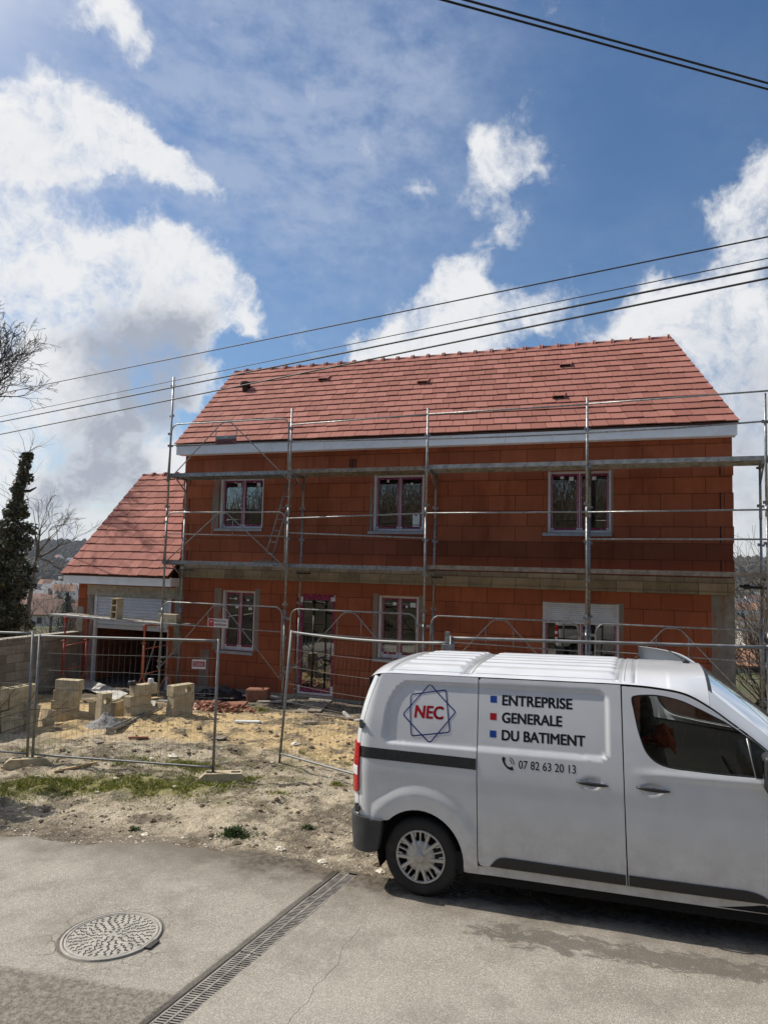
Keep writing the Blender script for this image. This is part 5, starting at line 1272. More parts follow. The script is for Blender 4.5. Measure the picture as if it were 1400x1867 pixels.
def Nv(s, z, far=False):
    e = .004; a = Pv(s+e,z,0,far)-Pv(s-e,z,0,far); b = Pv(s,z+e,0,far)-Pv(s,z-e,0,far); n = a.cross(b)
    if far: n = -n
    return n.normalized()
def panel(name, outer, holes=(), mat=None, parent=None, off=0.0, th=.018, far=False, step=.03, fn=None, zr=None, label=None):
    loops = [[Vector((p[0], p[1], 0)) for p in outer]] + [[Vector((p[0], p[1], 0)) for p in h] for h in holes]
    tris = tessellate_polygon(loops); pts = [p for l in loops for p in l]
    bm = bmesh.new(); vs = [bm.verts.new(p) for p in pts]
    for t_ in tris:
        try: bm.faces.new([vs[i] for i in t_])
        except ValueError: pass
    bmesh.ops.recalc_face_normals(bm, faces=bm.faces[:])
    xs_ = [p.x for p in pts]; zs_ = [p.y for p in pts]
    for ax, lo, hi, st in ((0, min(xs_), max(xs_), step), (1, min(zs_), max(zs_), step*.8)):
        k = int((hi-lo)/st)
        for i in range(1, k+1):
            c = lo+(hi-lo)*i/(k+1); co = (c,0,0) if ax == 0 else (0,c,0); no = (1,0,0) if ax == 0 else (0,1,0)
            bmesh.ops.bisect_plane(bm, geom=bm.verts[:]+bm.edges[:]+bm.faces[:], plane_co=co, plane_no=no, dist=1e-6)
    bm.normal_update()
    bm.verts.index_update()
    P = fn or (lambda s, z, o: Pv(s, z, o, far))
    V = [v.co.copy() for v in bm.verts]; front = [P(v.x, v.y, off) for v in V]
    F = []
    for f in bm.faces:
        idx = [v.index for v in f.verts]
        if f.normal.z < 0: idx = idx[::-1]
        F.append(idx if not far else idx[::-1])
    # (s,z) counter-clockwise seen from the street side gives outward faces for the near side
    rim = []; back = {}
    allv = list(front)
    for e in bm.edges:
        if len(e.link_faces) == 1:
            f = e.link_faces[0]; idx = [v.index for v in f.verts]
            if f.normal.z < 0: idx = idx[::-1]
            a, b = e.verts[0].index, e.verts[1].index
            ia = idx.index(a)
            if idx[(ia+1) % len(idx)] != b: a, b = b, a
            base = len(allv); allv += [front[a], front[b], P(V[b].x, V[b].y, off+th), P(V[a].x, V[a].y, off+th)]
            q = [base, base+3, base+2, base+1]; rim.append(q if not far else q[::-1])
    me = bpy.data.meshes.new(name); me.from_pydata([tuple(p) for p in allv], [], F+rim)
    me.materials.append(mat or M['paint'])
    sm = [True]*len(F)+[False]*len(rim); me.polygons.foreach_set('use_smooth', sm)
    nl = []
    nf = len(front)
    if fn is None:
        nn = [Nv(v.x, v.y, far) for v in V]
        lns = []
        for p in me.polygons:
            for vi in p.vertices:
                lns.append(tuple(nn[vi]) if (vi < nf and p.use_smooth) else tuple(p.normal))
        me.normals_split_custom_set(lns)
    me.update(); bm.free()
    o = bpy.data.objects.new(name, me); C.objects.link(o); o.parent = parent or van
    if label: o['label'] = label
    return o
def arc_pts(cx, cz, r, a0, a1, n): return [(cx+r*math.cos(a0+(a1-a0)*i/n), cz+r*math.sin(a0+(a1-a0)*i/n)) for i in range(n+1)]
def rc(x0, x1, z0, z1, r, n=5):
    return arc_pts(x1-r,z0+r,r,-math.pi/2,0,n)+arc_pts(x1-r,z1-r,r,0,math.pi/2,n)+arc_pts(x0+r,z1-r,r,math.pi/2,math.pi,n)+arc_pts(x0+r,z0+r,r,math.pi,1.5*math.pi,n)
ZG = 1.885
def crv(pts, n):      # smooth curve through points (Catmull-Rom)
    out = []; p = [pts[0]]+list(pts)+[pts[-1]]
    for i in range(1, len(p)-2):
        for k in range(n):
            t_ = k/n; a,b,c,d = p[i-1],p[i],p[i+1],p[i+2]
            out.append(tuple(.5*((2*b[j])+(-a[j]+c[j])*t_+(2*a[j]-5*b[j]+4*c[j]-d[j])*t_*t_+(-a[j]+3*b[j]-3*c[j]+d[j])*t_**3) for j in range(2)))
    out.append(tuple(pts[-1])); return out
rail_c = crv([(2.30,1.885),(2.64,1.884),(2.90,1.872),(3.124,1.836),(3.30,1.745),(3.427,1.655),(3.56,1.555),(3.68,1.455),(3.85,1.30),(4.05,1.13)], 8)
def zg(x):
    if x <= 2.3: return ZG
    for a, b in zip(rail_c, rail_c[1:]):
        if a[0] <= x <= b[0]: return a[1]+(b[1]-a[1])*(x-a[0])/max(1e-6, b[0]-a[0])
    return max(.78, 1.13-(x-4.05)*.20-.28*max(0,(x-4.55)/.4)**2)
ARCH_R = .393
def arch(cx, z0, n=22):
    a = math.asin((z0-.352)/ARCH_R); return arc_pts(cx, .352, ARCH_R, math.pi-a, a, n)
# rear quarter, with the wheel arch
def quarter(far):
    o = [(SR-RR*.55, .622)] + [(.562, .618)]
    ar = [p for p in arch(.94, .30) if not (p[0] < .94 and p[1] < .612)]
    o += ar + [(1.452, .30), (1.452, ZG)] + [(1.1, ZG), (.75, ZG), (.52, ZG), (.44, ZG-.005), (.415, ZG-.03), (.395, 1.70), (.375, 1.5), (.366, 1.3)]
    return panel('rear_quarter_panel', o, far=far)
def slide_door(far):
    return panel('sliding_door', [(1.500,.338),(2.646,.338),(2.641,1.1),(2.634,ZG-.004),(1.478,ZG-.004),(1.460,ZG-.02),(1.460,.378),(1.472,.35)], far=far)
WIN = crv([(2.735,1.803),(2.80,1.815),(2.924,1.818),(3.08,1.79),(3.2,1.742),(3.33,1.680),(3.426,1.630),(3.60,1.510),(3.735,1.400)], 5)+crv([(3.765,1.345),(3.75,1.275),(3.70,1.252)], 3)+crv([(3.583,1.250),(3.35,1.252),(3.143,1.260),(3.02,1.266),(2.926,1.285),(2.86,1.325),(2.808,1.390),(2.775,1.48),(2.752,1.570),(2.728,1.70),(2.716,1.765),(2.720,1.795)], 4)
def dedupe(p):
    out = []
    for q in p:
        if not out or math.hypot(q[0]-out[-1][0], q[1]-out[-1][1]) > .004: out.append(q)
    if math.hypot(out[0][0]-out[-1][0], out[0][1]-out[-1][1]) < .004: out.pop()
    return out
WIN = dedupe(WIN)
def door_outline(extra=0.0):
    top = [(x, zg(x)-.012+extra) for x in np.linspace(2.645, 3.80, 34)]
    o = [(2.656,.338),(3.715,.338),(3.765,.62),(3.815,1.0),(3.83,1.2)] + top[::-1] + [(2.649,1.1)]
    return dedupe(o)
def glass_win(parent, far, fn=None):
    c = (sum(p[0] for p in WIN)/len(WIN), sum(p[1] for p in WIN)/len(WIN))
    ins = [(c[0]+(p[0]-c[0])*.975, c[1]+(p[1]-c[1])*.955) for p in WIN]
    panel('window_seal', [(c[0]+(p[0]-c[0])*.998, c[1]+(p[1]-c[1])*.995) for p in WIN], [ins[::-1]], M['blackplastic'], parent, .010, .012, far, .06, fn)
    panel('window_pane', [(c[0]+(p[0]-c[0])*.99, c[1]+(p[1]-c[1])*.985) for p in WIN], (), M['car_glass'], parent, .016, .004, far, .06, fn)
for far in (False, True):
    q = quarter(far)
    sd = slide_door(far)
    if not far: SD, Q0 = sd, q
    panel('front_wing', dedupe([(3.722,.338),(3.775,.62),(3.822,1.0),(3.838,1.19)] + [(x, zg(x)-.008) for x in np.linspace(3.90, 4.88, 20)] + [(4.88,.45),(4.63,.42)] + arc_pts(4.21,.352,ARCH_R,.15,math.pi-.0,22) + [(3.79,.338)]), far=far)
    panel('sill', [(1.325,.262),(3.80,.262),(3.80,.332),(1.330,.332)] if True else [], far=far, off=.012)
    # rear doors wrap round the corner
    s_end = SR - RR*math.pi/2 - .755
    rd = panel('rear_door', [(s_end,.62),(.352,.62),(.354,1.3),(.362,1.5),(.382,1.70),(.392,1.80),(.388,1.845),(.30,1.862),(s_end,1.87)], far=far, step=.04)
    lf = panel('tail_light', dedupe([(.05,.832)]+[(.340,.832),(.366,.86),(.367,1.0),(.368,1.12),(.368,1.235),(.350,1.262),(.20,1.262),(.05,1.22)]), (), M['lens_red'], van, -.018, .03, far, .03)
    panel('lamp_band', [(.055,.985),(.362,.985),(.362,1.065),(.055,1.065)], (), M['lens_white'], lf, -.0205, .01, far, .03)
    bp = panel('rear_bumper', [(s_end,.345),(.20,.333),(.35,.333),(.48,.335),(.555,.355),(.578,.41),(.60,.52),(.612,.628),(.50,.632),(.30,.640),(s_end,.645)], (), M['greyplastic'], van, -.034, .07, far, .04)
    panel('sill_moulding', dedupe([(1.555,.345),(2.637,.345),(2.637,.422)] + crv([(1.75,.432),(1.66,.428),(1.61,.405),(1.572,.365)], 4)), (), M['blackplastic'], sd, -.012, .02, far, .05)
    panel('door_rail_cover', [(.372,1.146),(1.448,1.128),(1.448,1.218),(.372,1.240)], (), M['blackplastic'], q, -.003, .01, far, .04)
    if not far:
        fd = panel('front_door', door_outline(), [WIN[::-1]]); FD = fd; glass_win(fd, far)
        panel('sill_moulding', dedupe([(2.662,.345),(3.67,.345)] + crv([(3.66,.36),(3.60,.400),(3.52,.420),(3.40,.424),(2.662,.424)], 4)), (), M['blackplastic'], fd, -.012, .02, far, .05)
        hinge = Vector((0,0,0))
    else:
        ang = R(33); hx, hy = 3.80, 2*YC-.06
        Rz = Matrix.Rotation(-ang, 3, 'Z')     # far door swung open
        def fdP(s, z, o):
            p = Pv(s, z, o, True); h = Vector((hx, hy, 0)); return h + Rz @ (p-h)
        fd2 = panel('front_door', door_outline(.115), [WIN[::-1]], None, van, 0, .045, True, .05, fdP, label='far front door standing ajar'); glass_win(fd2, True, fdP)
        panel('door_trim', [(2.70,.36),(3.68,.36),(3.76,.9),(3.76,1.22),(2.95,1.22),(2.70,1.22)], (), M['black'], fd2, .05, .01, True, .2, fdP)  # black lining added to darken the view through the cab window
        panel('inner_trim', [(3.86,.34),(4.85,.5),(4.85,.85),(3.86,1.10)], (), M['black'], van, .05, .01, True, .2)  # also black, added to darken the far wing's inside
        mb = MB(); mb.tube([fdP(p[0], p[1]-.01, .03) for p in dedupe([(x, zg(x)-.03) for x in np.linspace(2.68, 3.6, 16)])], .009, 6); mb.build('door_weatherstrip', M['blackplastic'], fd2, local=True)
# handles
for hx, par in ((2.40, SD), (2.86, FD)):
    mb = MB(); ys = [Pv(hx+d, 1.108).y for d in (-.125,.125)]; y = Pv(hx-.12,1.108).y-.022
    n = 9; rings = []
    for i in range(n):
        u = i/(n-1); x = hx-.125+.25*u; w = .004+.013*math.sin(math.pi*min(1,max(0,u)))**.6; dz = -.012*(u-.5)-.002; yb = y+.016*(abs(2*u-1))**3
        base = len(mb.v); mb._s = True
        for k in range(8):
            a = 2*math.pi*k/8; mb.v.append((x, yb+.011*math.cos(a), 1.108+dz+w*math.sin(a)))
        if i:
            for k in range(8): mb.face((base-8+k, base-8+(k+1)%8, base+(k+1)%8, base+k))
    mb.face(list(range(8))[::-1]); mb.face([len(mb.v)-8+k for k in range(8)]); mb.build('handle', M['blackplastic'], par, local=True)
# rear door hinges
for zz in (1.43, .70):
    mb = MB(); p = Pv(.352, zz, -.02); q = Pv(.385, zz, -.012)
    Mx = Matrix.Rotation(-.55, 3, 'Z'); mb.bbox((p.x, p.y, zz), (.035,.022,.075), .004, Mx); mb.bbox((p.x+.012, p.y-.006, zz), (.05,.016,.045), .004, Mx); mb.build('hinge', M['greyplastic'], van, local=True)
# roof, windscreen and bonnet share one skin
def zc(x):
    if x < 3.30: return 1.962 - .012*max(0, (.9-x)/.6)**2
    if x < 4.28:
        t_ = (x-3.30)/.98; return 1.962+(1.175-1.962)*(t_*.90+.10*t_*t_)-.012*math.sin(math.pi*t_)*-1
    return 1.175-.16*((x-4.28)/.68)**1.6
XE = .379
def top_pt(x, v, dz=0.0):
    a = abs(v); g = zg(x); c = zc(x); p = 3.6 if x < 3.0 else 3.6-1.3*smooth01((x-3.0)/.6)
    if x < .58:              # the roof follows the rounded rear corners
        f = math.asin(max(0, min(1, (SR+.100-x)/RR))); ye = RR*(1-math.cos(f))+o_prof(ZG)
    else: ye = Pv(x, g).y
    ye += .004
    z = g+.006+(c-g-.006)*(1-a**p)**(1 if x < 3 else .8)
    if x < XE+.30:           # and rolls down into the rear doors
        t_ = max(0, min(1, (XE+.30-x)/.30)); z -= .118*(1-math.sqrt(1-min(.9999, t_)**2.4))
    y = ye+(YC-ye)*(1-a) if v < 0 else 2*YC-(ye+(YC-ye)*(1-a))
    yy = abs(y-YC)
    if x < 2.62 and x > .7 and yy < .72:       # pressed ribs
        k = .5+.5*math.cos(2*math.pi*yy/.205); m_ = ss(.66,.73,x)*ss(2.60,2.54,x)*(1-ss(1.245,1.275,x)*ss(1.42,1.39,x))*ss(.72,.66,yy)
        z += .013*m_*ss(.45,.75,k)
    if yy < .80 and x < 3.3:
        for (xa, xb, d) in ((.60,.645,.006),(1.285,1.375,.008),(2.585,2.60,.006),(2.64,2.655,.008),(2.725,2.75,.008)):
            z -= d*ss(xa-.008,xa+.004,x)*ss(xb+.008,xb-.004,x)
    return Vector((x, y, z+dz))
def tv(n): return [math.copysign(1-(1-abs(t_))**1.5, t_) for t_ in np.linspace(-1, 1, n)]
vs_ = tv(121)
rx_ = sorted(set(list(np.round(np.concatenate([XE+.28*np.linspace(0, 1, 44)**2]),4))+list(np.round(np.linspace(.66, 3.30, 210),4))))
mb = MB(); mb.grid(top_pt, rx_, vs_, flip=True)
rf = mb.build('roof_panel', M['paint'], van, local=True)
mb = MB(); mb.grid(lambda x, v: top_pt(x, v, -.05), [2.72,2.9,3.1,3.3], tv(25), flip=False); mb.build('headliner', M['dark_in'], van, local=True)
wx = list(np.linspace(3.302, 4.26, 34))
def side_split(lo, hi, n): return list(np.linspace(lo, hi, n))
VP = .83
mb = MB(); mb.grid(lambda x, v: top_pt(x, v, -.004), wx[1:], side_split(-VP-.01, VP+.01, 41), flip=True); mb.build('windscreen', M['windscreen'], van, local=True)
for s in (-1, 1):
    mb = MB(); mb.grid(top_pt, wx, side_split(s*VP, s*1.0, 10), flip=(s > 0)); mb.build('windscreen_pillar', M['paint'], van, local=True)
mb = MB(); mb.grid(lambda x, v: top_pt(x, v, .001), wx[:2], side_split(-VP, VP, 31), flip=True); mb.build('windscreen_top_edge', M['blackplastic'], van, local=True)
mb = MB(); mb.grid(top_pt, list(np.linspace(4.262, 4.955, 20)), tv(41), flip=True); mb.build('bonnet', M['paint'], van, local=True)
# nose
def nose(z, v):
    a = abs(v); ye = Pv(4.88, z).y; y = ye+(YC-ye)*(1-a) if v < 0 else 2*YC-ye-(YC-ye)*(1-a)
    return Vector((4.965-.13*a**3+.05*(1-abs(z-.6)/.4), y, z))
mb = MB(); mb.grid(nose, list(np.linspace(.24, 1.0, 14)), tv(31)); mb.build('front_bumper', M['greyplastic'], van, local=True)
for s in (-1, 1):
    mb = MB(); mb.bbox((4.80, YC+s*.72, .93), (.22,.30,.15), .04); mb.build('headlight', M['lens_white'], van, local=True)
# sealer strips across the roof
for (xa, xb, dashes) in ((1.295,1.322,True),(1.372,1.386,False),(1.335,1.342,False),(.603,.611,False),(.624,.630,False),(2.590,2.618,True),(2.66,2.668,False),(2.728,2.748,False)):
    mb = MB(); segs = [(-.90,-.55),(-.48,-.22),(-.16,.05),(.12,.45),(.52,.86)] if dashes else [(-.93,.93)]
    for (a, b) in segs: mb.grid(lambda x, v: top_pt(x, v, .0025), [xa, (xa+xb)/2, xb], list(np.linspace(a, b, 24)), flip=True)
    mb.build('roof_seam', M['grey_seal'], rf, local=True)
for s in (-1, 1):
    mb = MB(); mb.grid(lambda x, v: top_pt(x, v, .0015), list(np.linspace(.62, 2.58, 40)), [s*.905, s*.915], flip=(s < 0)); mb.build('roof_gutter', M['grey_seal'], rf, local=True)
# aerial
mb = MB(); p = top_pt(3.16, .25); mb.tube([p+Vector((.04,0,-.01)), p+Vector((.0,0,.035))], [.03,.016], 8); mb.tube([p+Vector((.01,0,.03)), p+Vector((-.26,-.02,.20))], [.005,.003], 6); mb.build('aerial', M['blackplastic'], van, local=True)
# mirrors
for s in (-1, 1):
    y0 = Pv(3.70, 1.30).y; yy = y0-.16 if s < 0 else 2*YC-y0+.16
    mb = MB(); bm = bmesh.new(); bmesh.ops.create_cube(bm, size=1)
    for v in bm.verts:
        v.co = Vector((v.co.x*(.16 if v.co.y*s > 0 else .15), v.co.y*.21, v.co.z*.27))
    bmesh.ops.bevel(bm, geom=bm.edges[:], offset=.045, segments=4, profile=.6, affect='EDGES')
    bm.verts.index_update(); mb._s = True; mb.add([v.co+Vector((3.70, yy, 1.335)) for v in bm.verts], [[v.index for v in f.verts] for f in bm.faces]); bm.free(); mb._s = False
    mb.tube([(3.72, yy+s*-.08, 1.26), (3.74, y0+.01 if s < 0 else 2*YC-y0-.01, 1.23)], .03, 8)
    mir = mb.build('mirror', M['blackplastic'], van, local=True)
    mb = MB(); mb.bbox((3.618, yy, 1.335), (.004,.15,.20), .001); mb.build('mirror_glass', M['windscreen'], mir, local=True)
# quarter-light bar in the near window
mb = MB(); mb.tube([Pv(3.555,1.53,.006), Pv(3.60,1.256,.006)], .011, 6); mb.build('window_bar', M['blackplastic'], FD, local=True)
mb = MB(); mb.tube([Pv(3.545,1.535,.0), Pv(3.59,1.256,.0)], .004, 6); mb.build('window_trim', M['hub'], FD, local=True)
# inside: black liner that darkens the door gaps, cab floor, seats, dash, wheel, work jackets
mb = MB(); mb.box2((.42, .16, .30), (2.71, 1.76, 1.84)); mb.build('black_liner', M['black'], van, local=True)
mb = MB(); mb.box2((.9, .05, .27), (3.85, 1.87, .42)); mb.box2((2.62,.055,.30),(2.70,1.865,1.10)); mb.box2((3.78,.08,.42),(3.85,1.84,1.1)); mb.build('floor_pan', M['black'], van, local=True)
for k, yc_ in enumerate((.46, 1.18)):
    wd = .50 if k == 0 else .86
    mb = MB(); mb._s = True; mb.bbox((3.12, yc_, .72), (.52, wd, .20), .06); mb.bbox((2.90, yc_, 1.08), (.15, wd, .66), .05, Matrix.Rotation(-.22, 3, 'Y')); st = mb.build('seat', M['seat'], van, local=True)
    for yh in ((yc_,) if k == 0 else (yc_-.2, yc_+.22)):
        mb = MB(); mb._s = True; mb.bbox((2.83, yh, 1.50), (.10,.27,.19), .04, Matrix.Rotation(-.2, 3, 'Y')); mb.build('headrest', M['seat'], st, local=True)
mb = MB(); mb._s = True; mb.bbox((3.86, YC, 1.06), (.46,1.70,.30), .09); mb.build('dashboard', M['blackplastic'], van, local=True)
mb = MB(); cx, cy, cz_ = 3.50, .46, 1.13; Mx = Matrix.Rotation(-.5-math.pi/2*0, 3, 'Y')
ring = [Vector((cx,cy,cz_)) + Mx @ Vector((0, .19*math.cos(2*math.pi*i/28), .19*math.sin(2*math.pi*i/28))) for i in range(29)]; mb.tube(ring, .016, 8, caps=False)
for a in (.3, 2.84, 4.71): mb.tube([Vector((cx+.02,cy,cz_)), Vector((cx,cy,cz_)) + Mx @ Vector((0,.19*math.cos(a),.19*math.sin(a)))], .014, 6)
mb.build('steering_wheel', M['blackplastic'], van, local=True)
jk = lambda u, v: Vector((2.775+.27*u, .20+.70*v+.02*math.sin(u*9), 1.43-.09*max(0,abs(u-.5)-.3)*2+.026*math.sin(v*31+u*5)+.02*math.sin(v*11)+.012*math.sin(u*17+v*3)))
mb = MB(); mb.grid(jk, list(np.linspace(0,1,14)), list(np.linspace(0,1,36))); mb.grid(lambda u, v: jk(u, v)-Vector((0,0,.03)), list(np.linspace(0,1,14)), list(np.linspace(0,1,36)), flip=True)
jac = mb.build('work_jacket', M['orange_cloth'], None); jac.parent = None
jac.matrix_world = Matrix.Translation(vo) @ Matrix.Rotation(-VA, 4, 'Y'); tag(jac, 'orange work jacket thrown over the seat back inside the van', 'jacket')
# wheels
def wheel(x, far):
    y = .05 if not far else 2*YC-.05; sg = 1 if not far else -1; c = (x, y, .335)
    w = MB(); rr = .335
    prof = [(.222,.0),(.245,-.012),(.285,-.016),(.312,-.010),(.328,.008),(.335,.035),(.335,.165),(.322,.195),(.29,.205),(.22,.195)]
    w.lathe([(r_, a*sg) for r_, a in prof], c, 'y', 56); ty = w.build('wheel', M['tyre'], van, local=True)
    k = MB()
    for q in range(4): k.lathe([(.3352,(.05+.03*q)*sg),(.3358,(.054+.03*q)*sg),(.3352,(.058+.03*q)*sg)], c, 'y', 56)
    k.lathe([(.218,.05*sg),(.10,.06*sg),(.0005,.06*sg)], c, 'y', 32); k.build('brake_backing', M['black'], ty, local=True)
    k = MB(); k.lathe([(.222,.02*sg),(.2245,-.006*sg),(.219,-.013*sg),(.208,-.010*sg),(.205,.012*sg)], c, 'y', 56)
    k.lathe([(.132,.012*sg),(.130,-.004*sg),(.10,-.014*sg),(.045,-.022*sg),(.040,-.028*sg),(.024,-.031*sg),(.0005,-.031*sg)], c, 'y', 48)
    def spoke(a0, r0, a1, r1, w0, w1, y0, y1):
        p = Vector((r0*math.cos(a0), 0, r0*math.sin(a0))); q = Vector((r1*math.cos(a1), 0, r1*math.sin(a1))); d = (q-p).normalized(); n = Vector((-d.z, 0, d.x))
        vs = []
        for (pt, ww, yy) in ((p, w0, y0), (q, w1, y1)):
            for (sn, dy) in ((-1, .020), (-.75, 0), (.75, 0), (1, .020)): vs.append(Vector(c)+pt+n*ww*sn*.5+Vector((0,(yy+dy)*sg,0)))
        k.add(vs, [(0,1,5,4),(1,2,6,5),(2,3,7,6)])
    for i in range(5):
        a = math.pi/2 + 2*math.pi*i/5 + .63
        for s in (-1, 1):
            spoke(a+s*.06, .050, a+s*.25, .210, .030, .036, -.022, -.010)
        spoke(a+math.pi/5, .118, a+math.pi/5, .210, .013, .016, -.008, -.008)
        for s in (-1, 1): spoke(a+s*.36, .165, a+s*.40, .208, .010, .016, -.004, -.008)
    k.build('hubcap', M['hub'], ty, local=True)
    return ty
for far in (False, True):
    for x in (.94, 4.21): wheel(x, far)
    for x in (.94, 4.21):
        mb = MB(); yy = .045 if not far else 2*YC-.045; sg = 1 if not far else -1
        n = 24; pr = [(ARCH_R+.012)*1 for _ in range(n+1)]
        def liner(u, v):
            a = math.pi*(1.12-1.24*u); return Vector((x+(ARCH_R+.006)*math.cos(a), yy+sg*v*.32, .352+(ARCH_R+.006)*math.sin(a)))
        mb.grid(liner, [i/n for i in range(n+1)], [-.03, .5, 1.0]); mb.build('wheel_arch_liner', M['black'], van, local=True)
# underside, set low and wide to deepen the shade beneath
mb = MB(); mb.box2((1.36,.10,.17),(3.78,1.82,.262)); mb.build('underbody', M['black'], van, local=True)
# lettering
def vtext(txt, x0, z0, cap, width, mat, bold, parent, slant=0.0):
    mb = text_mb(txt, cap/.70, lambda a, b: Pv(x0+a, z0+b+slant*a, -.0009), bold*cap, width=width); return mb.build('lettering', mat, parent, local=True)
vtext('ENTREPRISE', 1.668, 1.668, .082, .580, M['ink'], .050, SD); vtext('GENERALE', 1.668, 1.526, .082, .496, M['ink'], .050, SD); vtext('DU BATIMENT', 1.668, 1.384, .082, .680, M['ink'], .050, SD)
vtext('07 82 63 20 13', 1.812, 1.170, .066, .462, M['ink'], .012, SD)
for (z0_, mt) in ((1.683, M['blue_sq']), (1.541, M['red_ink']), (1.399, M['blue_sq'])):
    mb = MB(); mb.grid(lambda x, z: Pv(x, z, -.0009), [1.562,1.59,1.618], [z0_, z0_+.03, z0_+.056], flip=True); mb.f = [f[::-1] for f in mb.f]; mb.build('square_mark', mt, SD, local=True)
def ribbon(pts, w, mat, parent, name, closed=False, off=-.0009):
    mb = MB(); k = len(pts); L_, R_ = [], []
    for i in range(k):
        a = pts[(i-1) % k if closed else max(i-1,0)]; b = pts[(i+1) % k if closed else min(i+1,k-1)]; d = Vector((b[0]-a[0], b[1]-a[1])); d = d.normalized() if d.length > 0 else Vector((1,0)); n = Vector((-d.y, d.x))
        ww = w[i] if isinstance(w, list) else w
        L_.append((pts[i][0]+n.x*ww/2, pts[i][1]+n.y*ww/2)); R_.append((pts[i][0]-n.x*ww/2, pts[i][1]-n.y*ww/2))
    mb.v = [tuple(Pv(p[0], p[1], off)) for p in L_+R_]
    for i in range(k if closed else k-1): j = (i+1) % k; mb.face((k+i, k+j, j, i))
    return mb.build(name, mat, parent, local=True)
def rsq(cx, cz, half, rot, r=.022, n=5, seg=8):
    base = []
    for (sx, sz, a0) in ((1,1,0),(-1,1,math.pi/2),(-1,-1,math.pi),(1,-1,1.5*math.pi)):
        arcp = arc_pts(sx*(half-r), sz*(half-r), r, a0, a0+math.pi/2, n); base += arcp
    out = []
    for i in range(len(base)):
        p, q = base[i], base[(i+1) % len(base)]; m_ = seg if math.hypot(q[0]-p[0], q[1]-p[1]) > .05 else 1
        for k in range(m_): out.append((p[0]+(q[0]-p[0])*k/m_, p[1]+(q[1]-p[1])*k/m_))
    c, s = math.cos(rot), math.sin(rot); return [(cx+x*c-z*s, cz+x*s+z*c) for x, z in out]
EM = (1.008, 1.562)
ribbon(rsq(*EM, .178, R(45+5.5)), .0105, M['blue_ink'], Q0, 'emblem_square', True, -.0019); ribbon(rsq(*EM, .178, R(9)), .0105, M['blue_ink'], Q0, 'emblem_square', True, -.0023)
vtext('NEC', .874, 1.518, .105, .268, M['red_ink'], .055, Q0)
hp = [(1.690,1.250),(1.684,1.228),(1.690,1.205),(1.705,1.183),(1.725,1.168),(1.748,1.163),(1.765,1.170)]
ribbon(hp, [.030,.026,.017,.015,.017,.026,.030], M['ink'], SD, 'phone_symbol')
for r_ in (.026, .044): ribbon(arc_pts(1.727, 1.208, r_, -.25, 1.35, 8), .007, M['ink'], SD, 'phone_symbol')
# ------------------------------------------------------------------ trees, shrubs, town, wires
def branches(mb, p, d, L, r, depth, rs, spread=.55, up=.12, seg=4, n=5, wob=.16, kid=(2,3), lenk=.72, tips=None, rmin=.004):
    pts = [p.copy()]; q = p.copy(); dd = d.normalized()
    for i in range(seg):
        dd = (dd + Vector((rs.gauss(0,wob), rs.gauss(0,wob), rs.gauss(0,wob)+up*.3))).normalized(); q = q + dd*(L/seg); pts.append(q.copy())
    rad = [max(rmin, r*(1-.42*i/seg)) for i in range(seg+1)]
    mb.tube(pts, rad, n if r > .03 else 3, caps=False)
    if depth == 0:
        if tips is not None: tips.append((q, dd))
        return
    k = rs.randint(*kid)
    for i in range(k):
        f = rs.uniform(.45, 1.0) if i else 1.0
        idx = min(seg, max(1, int(round(f*seg)))); b = pts[idx]
        ax = Vector((rs.gauss(0,1), rs.gauss(0,1), rs.gauss(0,1))); ax = (ax - dd*ax.dot(dd)).normalized()
        nd = (dd*math.cos(spread*rs.uniform(.5,1.3)) + ax*math.sin(spread*rs.uniform(.5,1.3)) + Vector((0,0,up))).normalized()
        branches(mb, b, nd, L*lenk*rs.uniform(.75,1.15), rad[idx]*.72, depth-1, rs, spread, up, max(2,seg-1), n, wob*1.1, kid, lenk, tips, rmin)
def bare_tree(name, label, x, y, h, r, seed, depth=6, dirn=(0,0,1), trunk=None, spread=.5, group=None, zb=None, first=None, mat=None, tmat=None, rmin=.005, kid=(2,3), base_depth=None):
    rs = random.Random(seed); z = terrain(x, y) if zb is None else zb
    t = thing(name, label, 'tree', (x, y, z), group=group)
    mb = MB(); tp = [Vector((x,y,z-.1)), Vector((x+rs.uniform(-.1,.1)*h*.2,y,z+h*.18)), Vector((x+dirn[0]*h*.1,y+dirn[1]*h*.1,z+h*.36))]
    mb.tube(tp, [r, r*.85, r*.7], 9); mb.build('trunk', tmat or M['bark'], t)
    mb = MB()
    for d in (first or [(dirn[0]*.5,dirn[1]*.5,1)]*3):
        branches(mb, tp[-1]-Vector((0,0,rs.uniform(0,.12)*h)), Vector(d)+Vector((rs.gauss(0,.22),rs.gauss(0,.22),rs.gauss(0,.12))), h*.26, r*.55, depth, rs, spread, .10, rmin=rmin, kid=kid)
    mb.build('crown', mat or M['bark'], t); return t
# leaves
def leaf(mb, p, n, s, rs):
    u = n.orthogonal().normalized(); a = rs.uniform(0, 6.28); w = n.cross(u); u2 = u*math.cos(a)+w*math.sin(a); w2 = n.cross(u2)
    r = rs.random(); mb._c = (r,r,r)
    mb.add([p-u2*s*.5, p+w2*s*.42+n*s*.1, p+u2*s*.6, p-w2*s*.42+n*s*.1], [(0,1,2,3)])
def rvec(rs):
    while True:
        v = Vector((rs.uniform(-1,1), rs.uniform(-1,1), rs.uniform(-1,1)))
        if .05 < v.length < 1: return v.normalized()
